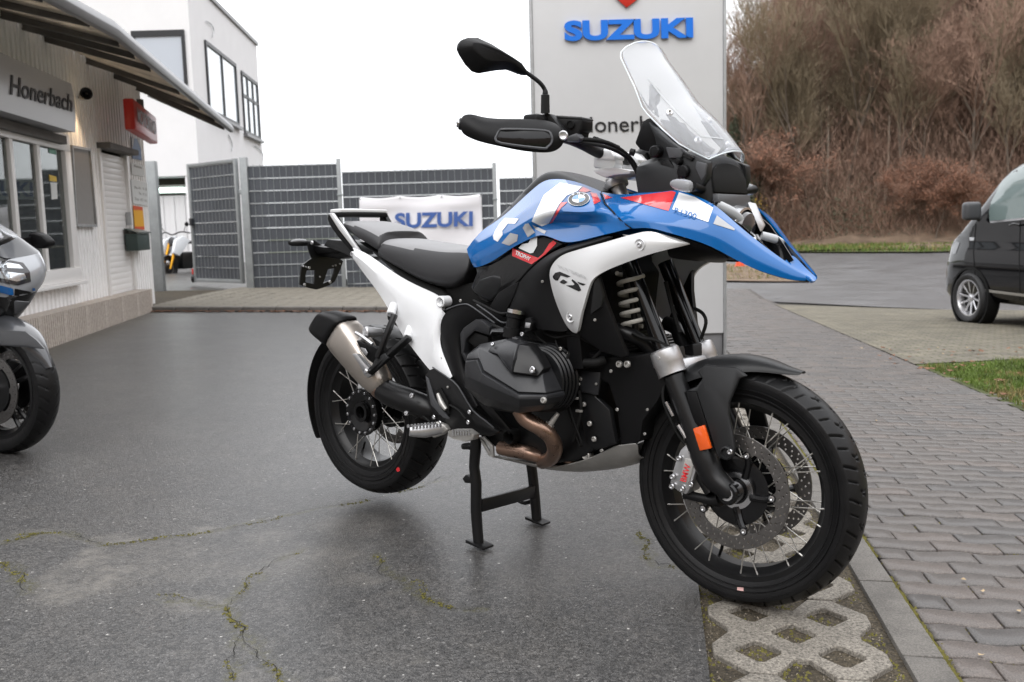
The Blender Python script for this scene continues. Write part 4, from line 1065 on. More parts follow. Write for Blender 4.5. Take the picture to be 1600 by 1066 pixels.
f2 = panel(A2_+Vector((.03, 0, 0)), B2_, A2_.z, t2, 'wide fence panel with privacy strips carrying the white banner', 'fence panels with woven privacy strips', (1,))
A3_ = PB(783, 474); B3_ = PB(1010, 470); t3 = PB(783, 279).z
f3 = panel(A3_+Vector((.03, 0, 0)), B3_, A3_.z, t3, 'lowest fence panel with privacy strips running behind the tall sign', 'fence panels with woven privacy strips', (1,))
gp_ = empty('gate_post', PB(388, 457), label='grey square gate post at the left end of the fence', cat='post'); I = Matrix.Translation(gp_.location).inverted()
c = PB(386.5, 350); o = box('post', (c.x, c.y, (PB(386, 246).z-.2)/2), (.115, .115, PB(386, 246).z+.2), M_post, gp_, bevel=.006); o.matrix_parent_inverse = I
o = box('hinge', (c.x-.07, c.y, PB(386, 300).z), (.05, .05, .08), M_post, gp_); o.matrix_parent_inverse = I
c = onY(241, 350, 14.9); o = box('gate_post', (c.x, c.y, (onY(241, 252, 14.9).z-.2)/2), (.19, .12, onY(241, 252, 14.9).z+.2), M_post, bevel=.006); tag(o, 'broad grey gate post standing at the corner of the shop wall', 'post')
Ag = onY(307, 437, 16.3); Bg = onY(379, 436, FY+.05)
gate = panel(Ag, Bg, Ag.z+.02, onY(300, 262, 16.3).z, 'open gate leaf filled with dark privacy strips', None, (), 'gate', True, 'gate')
M_redp = pm('red_plastic', (0.45, 0.03, 0.02), .4)
wq = onY(304, 430, 16.35); gw = empty('support_castor', wq, label='small red and black support castor under the open gate leaf', cat='castor'); I = Matrix.Translation(wq).inverted()
o = lathe('tyre', wq+Vector((-.02, 0, -.05)), (1, 0, 0), [(-.02, .02), (-.02, .075), (.02, .075), (.02, .02)], M_ink, gw, 16); o.matrix_parent_inverse = I
o = box('bracket', wq+Vector((0, 0, .05)), (.07, .06, .12), M_redp, gw); o.matrix_parent_inverse = I
# black tyre behind the fence gap
M_rub = pm('rubber', (0.018, 0.018, 0.019), .62, nscale=30, ncol=.2)
# white banner
BYY = FY-.05
ban = empty('banner', onY(561, 308, BYY), label='white banner with blue lettering tied to the fence behind the motorcycle seat', cat='banner'); I = Matrix.Translation(ban.location).inverted()
M_ban = pm('banner_cloth', (0.74, 0.73, 0.76), .75); M_banb = pm('banner_blue', (0.05, 0.11, 0.33), .7)
rows = []
for j in range(13):
    r = []
    for i in range(25):
        a = i/24; c = j/12; sag = 3*sin(pi*((a*3) % 1))*(1-c)*(1 if c < .3 else .4)
        u = 561+(752-561)*a+c*(2+1*a); v = (308-5*a)+(84)*c+sag*(1-c)
        w = .014*sin(9*a+5*c)+.02*math.exp(-((c-.12-.08*sin(pi*a))/.06)**2)-.012*sin(3*a*pi)*c
        r.append(onY(u, v, BYY-w-.02))
    rows.append(r)
o = sheet('cloth', rows, M_ban, ban, .001, 1, ang=180); o.matrix_parent_inverse = I
o = text_on('lettering', 'SUZUKI', onY(617, 333, BYY-.055), onY(739, 330, BYY-.055), onY(617, 357, BYY-.055), M_banb, ban, bold=.035, thick=.001); o.matrix_parent_inverse = I
for (u, v) in ((562, 310), (625, 308), (690, 306), (751, 305), (755, 390), (564, 391)):
    o = lathe('eyelet', onY(u, v+1.5, BYY-.03), (0, -1, 0), [(0, .006), (0, .016), (.004, .016), (.004, .006)], M_galv, ban, 10); o.matrix_parent_inverse = I

# ================================================================== dealer pylon
PY = 8.0
M_pyl = pm('pylon_sheet', (0.60, 0.605, 0.615), .38, metal=.15, nscale=2, ncol=.04); M_sblue = pm('letter_blue', (0.002, 0.165, 0.70), .3, coat=.5); M_sred = pm('logo_red', (0.60, 0.03, 0.02), .3, coat=.5)
x0 = (onY(826, 10, PY).x+onY(834, 270, PY).x)/2; x1 = (onY(1133, 10, PY).x+onY(1137, 240, PY).x)/2
zg = g((x0+x1)/2, PY)-.05; H = 5.2
py = empty('sign_pylon', ((x0+x1)/2, PY+.15, zg), label='tall light grey dealer sign pylon with blue and black lettering', cat='sign pylon'); I = Matrix.Translation(py.location).inverted()
o = box('panel', ((x0+x1)/2, PY+.13, zg+.25+H/2), (x1-x0-.05, .25, H), M_pyl, py, bevel=.004); o.matrix_parent_inverse = I
for xx in (x0+.012, x1-.012): o = box('edge_profile', (xx, PY+.13, zg+.12+H/2), (.024, .27, H+.26), M_galv, py, bevel=.006); o.matrix_parent_inverse = I
o = box('base', ((x0+x1)/2, PY+.13, zg+.12), (x1-x0-.06, .2, .26), M_steel, py); o.matrix_parent_inverse = I
o = text_on('brand_lettering', 'SUZUKI', onY(881, 33.5, PY), onY(1082, 28, PY), onY(882, 65.5, PY), M_sblue, py, bold=.045, thick=.014, proud=.012); o.matrix_parent_inverse = I
L0 = onY(906, 183, PY)
o = text_on('dealer_lettering', 'Honerbach', onY(904, 183.5, PY), onY(1063, 180, PY), onY(905, 207.5, PY), M_ink, py, bold=.004, thick=.002, proud=.002); o.matrix_parent_inverse = I
V = []; 
lo = [(958, -8), (968, 2), (979, 12), (990, 4), (1000, -5), (990, -14), (1000, -23), (979, -42), (958, -24), (968, -14)]
n = len(lo); V = [onY(u, v, PY-.02) for u, v in lo]; V += [p+Vector((0, .02, 0)) for p in V]
o = put('emblem', applymods(mkmesh(V, [tuple(range(n)), tuple(range(2*n-1, n-1, -1))]+[(i, (i+1) % n, n+(i+1) % n, n+i) for i in range(n)]), bevel=.003), M_sred, py); o.matrix_parent_inverse = I
# traffic cone
M_cone = pm('cone_orange', (0.62, 0.075, 0.02), .5); M_white = pm('white_band', (0.75, 0.75, 0.75), .5)
cp_ = gp(1156, 417); cn = empty('traffic_cone', cp_, label='orange and white traffic cone on the bare patch beside the road', cat='traffic cone')
o = box('base', (0, 0, .02), (.42, .42, .04), M_cone, cn, bevel=.01)
lathe('cone', (0, 0, .04), (0, 0, 1), [(0, .16), (.28, .10), (.44, .065), (.60, .035), (.60, .02)], M_cone, cn, 20)
lathe('band', (0, 0, .04), (0, 0, 1), [(.28, .103), (.44, .068)], M_white, cn, 20)

# ================================================================== woods on the hill
M_bark = pm('bark_grey_brown', (0.135, 0.108, 0.085), .9, nscale=2, ncol=.3)
M_twig = pm('twigs_red_brown', (0.29, 0.188, 0.140), .9, nscale=.5, ncol=.35)
M_twig2 = pm('twigs_olive', (0.24, 0.192, 0.128), .9, nscale=.5, ncol=.35)
M_beech = pm('beech_leaves', (0.22, 0.105, 0.065), .8, nscale=1, ncol=.4)
M_conif = pm('conifer_green', (0.06, 0.075, 0.045), .8, nscale=1, ncol=.4)
M_yleaf = pm('yellow_leaves', (0.30, 0.20, 0.03), .8, nscale=1, ncol=.4)
def zh(x, y):
    r = x/max(y, 1)
    ridge = sstep(.17, .46, r); up = max(0, y-(58-.35*(x-10)))
    return -.75+ridge*up*.62*(1-.15*sstep(60, 130, y))+sstep(.17, .3, r)*.6*noise.noise(Vector((x*.12, y*.12, 0)))
xs = lines_(6, 110, 3); ys = lines_(36, 190, 3)
me = clip_grid([(6, 50), (14, 46), (60, 36), (110, 36), (110, 190), (6, 190)], xs, ys, .0, zf=zh)
tag(link('hill', me, M_litter, ang=180), kind='structure')
def tri_tube(V, F, a, c, r0, r1, seg=3):
    d = (c-a); 
    if d.length < 1e-4: return
    d.normalize(); e = d.orthogonal().normalized(); f = d.cross(e); o = len(V)
    for (p, r) in ((a, r0), (c, r1)):
        for i in range(seg): t = 2*pi*i/seg; V.append(p+(e*cos(t)+f*sin(t))*r)
    for i in range(seg): F.append((o+i, o+(i+1) % seg, o+seg+(i+1) % seg, o+seg+i))
def bare_tree(h, spread, seed, leafy=0, up=.5):
    R = random.Random(seed); TV, TF, CV, CF = [], [], [], []; LV, LF = [], []
    tips = []
    def grow(p, d, L, r, depth):
        n = 3; q = p.copy(); dd = d.copy()
        for i in range(n):
            dd = (dd+Vector((R.gauss(0, .10), R.gauss(0, .10), R.gauss(0, .06)+.04))).normalized(); q2 = q+dd*L/n; rr = r*(1-.28*(i+1)/n)
            tri_tube(TV if depth < 2 else CV, TF if depth < 2 else CF, q, q2, r*(1-.28*i/n), rr, 5 if depth == 0 else 3)
            if depth < 4 and (i > 0 or depth > 0):
                for k in range(2 if depth > 0 else 3):
                    ax = Vector((R.gauss(0, 1), R.gauss(0, 1), R.gauss(0, .25))).normalized(); nd = (dd*up+ax*spread+Vector((0, 0, .22))).normalized()
                    grow(q2, nd, L*R.uniform(.46, .74), rr*.55, depth+1)
            q = q2
        if depth >= 3:
            for k in range(3):
                nd = (dd+Vector((R.gauss(0, .5), R.gauss(0, .5), R.gauss(0, .4)+.2))).normalized(); e = q+nd*R.uniform(.3, .8); tri_tube(CV, CF, q, e, .012, .006, 3)
                if leafy and R.random() < leafy:
                    for _ in range(3):
                        c = q+nd*R.uniform(.1, .6)+Vector((R.gauss(0, .15), R.gauss(0, .15), R.gauss(0, .15))); a = Vector((R.gauss(0, 1), R.gauss(0, 1), R.gauss(0, 1))).normalized()*.09; bq = a.orthogonal().normalized()*.07; o = len(LV)
                        LV.extend([c-a, c+bq, c+a, c-bq]); LF.append((o, o+1, o+2, o+3))
        elif depth < 2: grow(q, dd, L*.62, r*.6, depth+1)
    grow(Vector((0, 0, -.3)), Vector((0, 0, 1)), h*.5, h*.0085, 0)
    return (mkmesh(TV, TF, 'trunk', False), mkmesh(CV, CF, 'crown', False), mkmesh(LV, LF, 'leaves', False) if LF else None)
def conifer(h, seed):
    R = random.Random(seed); TV, TF, CV, CF = [], [], [], []
    tri_tube(TV, TF, Vector((0, 0, 0)), Vector((0, 0, h)), h*.012, .01, 6)
    for i in range(1500):
        z = h*(.1+.9*R.random()**.8); rr = (1-z/h)*h*.2+.15; a = R.uniform(0, 2*pi); L = rr*R.uniform(.5, 1.0)
        p = Vector((0, 0, z)); e = p+Vector((cos(a)*L, sin(a)*L, -L*.25)); t = Vector((-sin(a), cos(a), 0))*L*.16; o = len(CV)
        CV += [p+(e-p)*.3, e+t-Vector((0, 0, .1)), e+(e-p)*.12, e-t-Vector((0, 0, .1))]; CF.append((o, o+1, o+2, o+3))
    return mkmesh(TV, TF, 'trunk', False), mkmesh(CV, CF, 'crown', False), None
kinds = []
for i, (h, sp_, sd_, lf, up_, tm) in enumerate(((13, .50, 1, 0, .9, M_twig), (15, .42, 2, 0, 1.1, M_twig2), (12, .6, 3, 0, .8, M_twig), (14, .5, 4, 0, 1.0, M_twig2), (8, .8, 5, .4, .6, M_twig))):
    T, C_, L_ = bare_tree(h, sp_, sd_, lf, up_); T.materials.append(M_bark); C_.materials.append(tm)
    if L_: L_.materials.append(M_beech)
    kinds.append((T, C_, L_, h))
T, C_, L_ = conifer(13, 9); T.materials.append(M_bark); C_.materials.append(M_conif); kinds.append((T, C_, None, 13))
def tree(k, x, y, sc, rz, label, group, name='bare_tree'):
    T, C_, L_, h = kinds[k]; r = empty(name, (x, y, zh(x, y) if y > 40 and x > 6 else g(x, y)), rz, label, 'tree', group); r.scale = (sc, sc, sc*random.uniform(.9, 1.15))
    for nm, m in (('trunk', T), ('crown', C_), ('leaves', L_)):
        if m is not None: o = bpy.data.objects.new(nm, m); COL.objects.link(o); o.parent = r
    return r
placed = []
def rspot(r0, r1, y0, y1):
    for _ in range(60):
        y = random.uniform(y0, y1); x = y*random.uniform(r0, r1)
        if all((x-a)**2+(y-c)**2 > 4 for a, c in placed): break
    placed.append((x, y)); return x, y
G1 = 'bare winter trees covering the slope beyond the road'
edge_y = lambda x: 60-.36*(x-10)
for i in range(34):          # front row
    x = 14.6+i*1.18+(0 if i < 23 else (i-23)*.9)+random.uniform(-.4, .4); y = edge_y(x)+random.uniform(.5, 4); placed.append((x, y))
    tree(random.choice((0, 1, 2, 3)), x, y, random.uniform(.65, 1.1), random.uniform(0, 6), 'bare brown tree at the edge of the woods beyond the road', 'bare trees at the edge of the woods')
for i in range(165):
    x, y = rspot(.23, .60, 60, 135) if i < 120 else rspot(.60, 1.0, 45, 100)
    if y < edge_y(x)+3: y = edge_y(x)+random.uniform(3, 14)
    if x/y < .285: continue
    tree(random.choice((0, 1, 2, 3, 0, 1)), x, y, random.uniform(.9, 1.35), random.uniform(0, 6), 'bare brown tree on the wooded slope beyond the road', G1)
ORD = ('leftmost', 'second from the left', 'third from the left', 'fourth from the left', 'fifth from the left', 'sixth from the left', 'rightmost')
for i, (u, Y, sc) in enumerate(((1218, 60, .75), (1243, 63, .6), (1440, 55, .42), (1462, 54, .50), (1530, 62, .6))):
    x = onY(u, 350, Y).x
    tree(4, x, Y, sc, random.uniform(0, 6), 'low tree holding rust brown leaves at the wood edge, '+(ORD[i] if i < 4 else ORD[6])+' such', 'trees holding rust brown leaves', 'beech_tree')
for i, (u, Y, sc) in enumerate(((1142, 57, .50), (1150, 60, .62), (1158, 95, .9), (1165, 57, .42), (1174, 75, .6), (1184, 59, .36), (1196, 100, .95))):
    x = onY(u, 350, Y).x
    tree(5, x, Y, sc, random.uniform(0, 6), 'dark green conifer just right of the sign pylon, '+ORD[i]+' of the conifers', 'conifers beside the sign pylon', 'conifer_tree')
for (x, y, sc) in ((14.5, 64, .55), (16, 70, .6), (18, 80, .6), (20, 88, .7), (17, 66, .5), (13.5, 61, .4), (21, 78, .6), (23, 92, .8)):
    tree(random.choice((0, 1, 3)), x, y, sc, random.uniform(0, 6), 'thin bare tree against the sky at the left end of the woods', 'thin bare trees against the sky')
for i in range(46):
    x = 12+i*.72+random.uniform(-.4, .4); y = edge_y(x)+random.uniform(1.5, 12)
    tree(random.choice((0, 1, 2, 3)), x, y, random.uniform(.28, .5), random.uniform(0, 6), 'small bare sapling in the undergrowth beyond the road', 'bare saplings in the undergrowth', 'bare_sapling')
M_birch = pm('pale_bark', (.36, .31, .25), .8, nscale=3, ncol=.3)
for io_, (u, Y, h_, ln) in enumerate(((1240, 66, 10, -.3), (1290, 60, 9, .3), (1345, 70, 12, -.2), (1382, 58, 9, .5), (1430, 64, 11, -.4), (1500, 62, 12, .2), (1560, 60, 12, .6))):
    x = onY(u, 350, Y).x; z0 = zh(x, Y); r = empty('bare_tree', (x, Y, z0), 0, 'slender pale barked tree on the brown slope, '+ORD[io_]+' of the pale ones', 'tree', 'slender pale barked trees on the slope')
    P_ = [Vector((0, 0, -.3)), Vector((ln*.3, 0, h_*.35)), Vector((ln*.6, .2, h_*.7)), Vector((ln, .2, h_))]; tube('trunk', P_, [.10, .08, .05, .015], M_birch, r, 6, 3)
    V = []; F = []; R_ = random.Random(int(u))
    for i in range(60):
        t = R_.uniform(.3, 1); q = P_[1].lerp(P_[3], t); d = Vector((R_.gauss(0, 1), R_.gauss(0, 1), .9)).normalized(); e = q+d*R_.uniform(.8, 2.6)*(1.2-t*.6); tri_tube(V, F, q, e, .02, .008)
        for k in range(5): f = q.lerp(e, R_.uniform(.3, 1)); tri_tube(V, F, f, f+Vector((R_.gauss(0, .5), R_.gauss(0, .5), R_.uniform(.2, .8))), .010, .004)
    put('crown', mkmesh(V, F, recalc=False), M_twig2, r)
# undergrowth: a mass of twigs and small shrubs at the foot and through the wood
def brush(name, n, y0, y1, hmax, mat, r0=.21, r1=.62, size=.05, leaf=False, area=None):
    V = []; F = []
    for i in range(n):
        y = random.uniform(y0, y1); x = y*random.uniform(r0, r1)
        if area: x, y = area()
        if y < edge_y(x)-1: y = edge_y(x)+random.uniform(-1, 5)
        z = zh(x, y); p = Vector((x, y, z+random.uniform(0, hmax)*random.random())); o = len(V)
        if leaf:
            a = Vector((random.gauss(0, 1), random.gauss(0, 1), random.gauss(0, 1))).normalized()*size; c = a.orthogonal().normalized()*size*.7
            V += [p-a, p+c, p+a, p-c]; F.append((o, o+1, o+2, o+3))
        else:
            d = Vector((random.gauss(0, .45), random.gauss(0, .45), random.uniform(.4, 1))).normalized()*random.uniform(.35, 1.3); w = Vector((random.gauss(0, 1), random.gauss(0, 1), 0)).normalized()*size*.22
            V += [p-w, p+w, p+d]; F.append((o, o+1, o+2))
    me = bpy.data.meshes.new(name); me.from_pydata([tuple(v) for v in V], [], F); return tag(link(name, me, mat, smooth=False), kind='stuff')
brush('undergrowth', 110000, 50, 84, 7.5, M_twig, size=.05)
brush('undergrowth_olive', 30000, 55, 120, 5, M_twig2, size=.06)
brush('undergrowth_side', 30000, 38, 80, 6, M_twig, .60, 1.05, size=.07)
brush('upper_twigs', 60000, 66, 135, 12, M_twig, .25, .62, size=.06)
brush('brown_foliage', 9000, 50, 75, 3.0, M_beech, size=.045, leaf=True, area=lambda: (lambda c: (c[0]+random.gauss(0, 1.6), c[1]+random.gauss(0, 1.5)))(random.choice([(20.5, 49.5), (22, 49), (14.6, 57), (16, 57), (26, 47), (31, 50)])))
brush('green_foliage', 9000, 50, 75, 3.0, M_conif, size=.07, leaf=True, area=lambda: (lambda c: (c[0]+random.gauss(0, 1.2), c[1]+random.gauss(0, 1.5)))(random.choice([(12.6, 60), (13.4, 62), (19.6, 50.6), (14, 66)])))
brush('yellow_bush', 2600, 50, 75, 3.4, M_yleaf, size=.07, leaf=True, area=lambda: (14.4+random.gauss(0, .35), 57+random.gauss(0, .5)))

# ---- unseen ring of hills behind the camera, added to hold back low skylight
def zv(x, y):
    r = math.hypot(x, y-6); return -.9+max(0, r-34)*.62*(1-.35*sstep(60, 150, r))+1.2*noise.noise(Vector((x*.06, y*.06, 2)))*sstep(34, 50, r)
bm = bmesh.new(); rings2 = []
na = 64
for r in (34, 42, 52, 64, 80, 100, 130):
    row = []
    for i in range(na+1):
        a = radians(-232+i*(232+38)/na); x = r*cos(a); y = 6+r*sin(a); row.append(bm.verts.new((x, y, zv(x, y))))
    rings2.append(row)
for A_, C_ in zip(rings2[:-1], rings2[1:]):
    for i in range(na): bm.faces.new((A_[i], A_[i+1], C_[i+1], C_[i]))
me = bpy.data.meshes.new('m'); bm.to_mesh(me); bm.free(); tag(link('unseen_hill_ring', me, M_litter, ang=180), kind='structure')
# ================================================================== THE ADVENTURE MOTORCYCLE (bike frame: x forward, y left, z up)
M_blue_p = pm('paint_blue', (0.0004, 0.105, 0.345), .26, coat=1.0, spec=.1)
M_wht_d = pm('graphic_white', (0.78, 0.79, 0.80), .22, coat=1.0)
M_red_d = pm('graphic_red', (0.66, 0.022, 0.03), .22, coat=1.0)
M_gry_d = pm('graphic_grey', (0.36, 0.365, 0.38), .25, coat=1.0)
M_blk_p = pm('plastic_black', (0.0055, 0.0055, 0.006), .42, bump=.2, bscale=900, spec=.22)
M_blk_g = pm('plastic_dark_grey', (0.0145, 0.015, 0.016), .38, bump=.2, bscale=900, spec=.32)
M_gry_p = pm('plastic_grey', (0.06, 0.062, 0.067), .38, bump=.2, bscale=900)
M_blk_s = pm('black_gloss', (0.005, 0.005, 0.0055), .16, coat=.3, spec=.3)
M_blk_m = pm('black_coated_metal', (0.0075, 0.0075, 0.008), .33, spec=.35)
M_sil_p = pm('silver_paint', (0.66, 0.665, 0.67), .30, metal=.25, coat=.6)
M_wfr = pm('frame_white', (0.72, 0.73, 0.745), .34, coat=.4, nscale=8, ncol=.03)
M_alu = pm('cast_aluminium', (0.55, 0.55, 0.56), .34, metal=.85, nscale=30, ncol=.12)
M_alud = pm('brushed_aluminium_dull', (0.47, 0.46, 0.44), .48, metal=.75, nscale=14, ncol=.2)
M_chr = pm('steel_bright', (0.60, 0.60, 0.61), .22, metal=1)
M_ti = pm('titanium', (0.50, 0.455, 0.41), .36, metal=.9, nscale=7, ncol=.12, rvar=.06)
M_cop = pm('header_heat_tinted', (0.31, 0.205, 0.155), .32, metal=.9, nscale=16, ncol=.35, rvar=.1)
M_disc = pm('brake_disc_steel', (0.175, 0.168, 0.162), .34, metal=.9, nscale=60, ncol=.2)
M_seat = pm('seat_vinyl', (0.026, 0.026, 0.028), .46, spec=.4, bump=.5, bscale=500)
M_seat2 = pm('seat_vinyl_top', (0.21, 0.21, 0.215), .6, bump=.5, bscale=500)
M_tyre = pm('tyre_rubber', (0.0065, 0.0065, 0.007), .40, spec=.3, nscale=20, ncol=.3, rvar=.07, bump=.4, bscale=500)
M_ref = pm('reflector_orange', (0.75, 0.10, 0.008), .2, coat=1)
M_eng = pm('engine_black', (0.007, 0.0073, 0.008), .30, spec=.35, bump=.3, bscale=700)
M_engl = pm('engine_cover_grey', (0.019, 0.0195, 0.0215), .31, spec=.4, bump=.3, bscale=700)
M_rubs = pm('rubber_soft', (0.007, 0.007, 0.007), .65, spec=.2)
M_scr = pm('screen_sky_sheen', (0.90, 0.92, 0.95), .03, trans=.80, ior=1.10)  # diffuse white share in the colour stands in for the sky's reflection
M_lens = pm('clear_lens', (0.55, 0.56, 0.58), .08, trans=.6, ior=1.3)
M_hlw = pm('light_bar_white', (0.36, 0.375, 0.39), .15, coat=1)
M_hld = pm('headlamp_dark_glass', (0.03, 0.03, 0.035), .04, coat=1)
M_spoke = pm('spoke_steel', (0.68, 0.66, 0.62), .28, metal=.9)

bike = bpy.data.objects.new('adventure_motorcycle', None); COL.objects.link(bike); bike.matrix_world = BIKE
tag(bike, 'blue, white and red adventure motorcycle on its centre stand in the foreground', 'motorcycle')
K = dict(parent=bike)
def BP(L): return [b(*p) for p in L]
def SPx(L): return [s(*p) for p in L]

# ---------------------------------------------------------------- wheels
def tyre_mesh(cx, cz, R, W, rb, wb, nang, front=True):
    half = [(wb, rb), (wb+.006, rb+.012), (W*.96, rb+(R-rb)*.42), (W, rb+(R-rb)*.60), (W*.975, rb+(R-rb)*.72)]
    # crown: smooth curve from shoulder to centre
    prof = crom([Vector((a, c, 0)) for a, c in half], 4); P = [(p.x, p.y) for p in prof]
    ys, zs = P[-1]; m = 26
    for i in range(1, m+1):
        t = i/m; y = ys*(1-t); z = R-(R-zs)*(abs(y)/ys)**(2.1 if front else 2.3); P.append((y, z))
    full = P+[(-y, z) for y, z in P[-2::-1]]
    n = len(full); y = np.array([p[0] for p in full]); r = np.array([p[1] for p in full])
    th = np.linspace(0, 2*pi, nang, endpoint=False); TH, Y = np.meshgrid(th, y, indexing='ij'); RR = np.tile(r, (nang, 1))
    arc = TH*R; sgn = np.sign(Y); a = np.abs(Y)/W; dep = np.zeros_like(RR); pitch = 2*pi*R/(23 if front else 21)
    side = np.where(sgn < 0, 0.0, .5)*pitch
    def groove(c0, slope, lo, hi, w, d, per=pitch):
        p = (arc+side-c0-slope*a*W*1000/1000+per*.5) % per-per*.5
        mk = np.clip(1.6-np.abs(p)/(w*.5), 0, 1)*np.clip((a-lo)/.03+1, 0, 1)*np.clip((hi-a)/.03+1, 0, 1); return mk*d
    if front:
        for g_ in (groove(0, .55, .42, .93, .0055, .0065), groove(.028, .9, .10, .40, .0062, .0065), groove(.052, -.9, .10, .30, .0062, .0065), groove(.055, .45, .52, .9, .0040, .005)): dep = np.maximum(dep, g_)
    else:
        for g_ in (groove(0, .5, .38, .92, .0055, .006), groove(.03, 1.0, .05, .42, .006, .006), groove(.06, -.8, .14, .40, .005, .006), groove(.058, .4, .6, .88, .003, .004)): dep = np.maximum(dep, g_)
    # moulded bands on the sidewall
    sw = np.exp(-((a-1.0)/.03)**2)*0; RR = RR-dep*(RR > rb+(R-rb)*.5)
    X = cx+RR*np.cos(TH); Z = cz+RR*np.sin(TH)
    V = np.stack([X, Y, Z], -1).reshape(-1, 3); idx = np.arange(nang*n).reshape(nang, n); nx = np.roll(idx, -1, 0)
    F = np.stack([idx[:, :-1], nx[:, :-1], nx[:, 1:], idx[:, 1:]], -1).reshape(-1, 4)
    me = bpy.data.meshes.new('tyre'); me.from_pydata(V.tolist(), [], F.tolist()); me.update(); return me
def ring(cx, cz, prof, seg=96, closed=True):
    """revolve (y, r) profile about the wheel axis"""
    V = []; F = []; m = len(prof)
    for j in range(seg):
        a = 2*pi*j/seg
        for (y, r) in prof: V.append((cx+r*cos(a), y, cz+r*sin(a)))
    for j in range(seg):
        k = (j+1) % seg
        for i in range(m if closed else m-1): F.append((j*m+i, k*m+i, k*m+(i+1) % m, j*m+(i+1) % m))
    return V, F
def disc_mesh(R, rin, ntab, holes_r, nh, th=.005):
    loops = []
    out = [(R*cos(2*pi*i/96), R*sin(2*pi*i/96)) for i in range(96)]
    inn = []
    for i in range(200):
        a = 2*pi*i/200; w = max(0, cos(a*ntab))**6; rr = rin-.020*w; inn.append((rr*cos(a), rr*sin(a)))
    loops = [out, inn]
    for k, hr_ in enumerate(holes_r):
        for i in range(nh):
            a = 2*pi*(i+k*.37)/nh; c = (hr_*cos(a), hr_*sin(a)); loops.append([(c[0]+.0034*cos(q), c[1]+.0034*sin(q)) for q in np.linspace(0, 2*pi, 9)[:-1]])
    return curve_mesh(loops, th, .0004)
def wheel(nm, cx, cz, R, W, rb, wb, steer, front, nsp):
    rf = rb+.011
    prof = [(wb+.004, rf), (wb+.004, rb-.004), (wb-.012, rb-.012), (wb-.022, rb-.024), (-(wb-.022), rb-.024), (-(wb-.012), rb-.012), (-wb-.004, rb-.004), (-wb-.004, rf), (-wb+.001, rf), (-wb+.001, rb+.002), (-(wb-.014), rb-.003), (-(wb-.026), rb-.014), (wb-.026, rb-.014), (wb-.014, rb-.003), (wb-.001, rb+.002), (wb-.001, rf)]
    V, F = ring(cx, cz, prof, 128); rim = put(nm, mkmesh(V, F), M_blk_m, bike, steer, ang=30)
    t = put('tyre', tyre_mesh(cx, cz, R, W, rb+.002, wb, 820 if front else 760, front), M_tyre, rim, ang=50)
    hw = .052 if front else .060
    hp_ = [(-hw-.012, .020), (-hw-.010, .034), (-hw+.004, .044), (-hw+.008, .062), (-hw+.014, .062), (-hw+.020, .036), (-.02, .026), (.02, .026), (hw-.020, .036), (hw-.014, .062), (hw-.008, .062), (hw-.004, .044), (hw+.010, .034), (hw+.012, .020)]
    if not front: hp_ = [(y, r*1.25) for y, r in hp_]
    V, F = ring(cx, cz, hp_, 48); put('hub', mkmesh(V, F), M_blk_s, rim, ang=30)
    # crossed spokes, hub flange to the outer edge of the rim
    hr_ = .060 if front else .074; parts = 0
    for i in range(nsp):
        side = -1 if i % 2 else 1; pair = (i//2) % 2; base = 2*pi*(i//2)/(nsp/2)
        a0 = base+(.62 if pair else -.62); a1 = base+(.05 if pair else -.05)
        p0 = Vector((cx+hr_*cos(a0), side*(hw-.010), cz+hr_*sin(a0))); rr = rb-.006; p1 = Vector((cx+rr*cos(a1), side*(wb-.004), cz+rr*sin(a1)))
        V, F = tube_mesh([p0, p1], .0017, 6, 1); me = mkmesh(V, F, recalc=False)
        put('spoke', me, M_spoke, rim)
        d = (p1-p0).normalized(); V, F = lathe_mesh(p1-d*.012, d, [(0, .0023), (.009, .0023), (.010, .001)], 6); put('spoke_nipple', mkmesh(V, F, recalc=False), M_alud, rim)
    # valve
    a = -1.9 if front else -2.1; p0 = Vector((cx+(rb-.02)*cos(a), 0, cz+(rb-.02)*sin(a))); p1 = Vector((cx+(rb-.055)*cos(a), -.006, cz+(rb-.055)*sin(a)))
    tube('valve', [p0, p1], .004, M_rubs, rim, 8, 1)
    return rim
FX, FZ = 1.518, .3255; RX, RZ = 0.0, .345
fw = wheel('front_wheel', FX, FZ, .3255, .060, .2413, .043, True, True, 40)
rw = wheel('rear_wheel', RX, RZ, .318, .085, .2159, .062, False, False, 40)
for sd in (-1, 1):
    dm_ = disc_mesh(.155, .121, 5, (.128, .138, .148), 34); xform(dm_, frame((FX, sd*.074, FZ), (1, 0, 0), (0, 0, 1)))
    d = put('brake_disc', dm_, M_disc, fw, ang=30)
    # carrier arms and floating buttons
    parts = [lathe_mesh((FX, sd*.058, FZ), (0, sd, 0), [(-.01, .03), (-.01, .086), (.006, .094), (.008, .080), (.004, .05), (.004, .03)], 30)]
    for i in range(5):
        a = 2*pi*i/5; 
        parts.append(tube_mesh([Vector((FX+.045*cos(a-.25), sd*.060, FZ+.045*sin(a-.25))), Vector((FX+.085*cos(a-.1), sd*.066, FZ+.085*sin(a-.1))), Vector((FX+.107*cos(a), sd*.071, FZ+.107*sin(a)))], [.012, .010, .009], 8, 3))
        c = Vector((FX+.108*cos(a), sd*.074, FZ+.108*sin(a))); parts.append(lathe_mesh(c, (0, sd, 0), [(-.006, .011), (.005, .011), (.006, .006), (.004, .0)], 12))
    multi('disc_carrier', parts, M_blk_s, fw)
    for i in range(5):
        a = 2*pi*i/5; c = Vector((FX+.108*cos(a), sd*.0765, FZ+.108*sin(a))); V, F = lathe_mesh(c, (0, sd, 0), [(0, .009), (.004, .008), (.0045, .004), (.002, .0)], 12); put('disc_button', mkmesh(V, F), M_chr, fw)
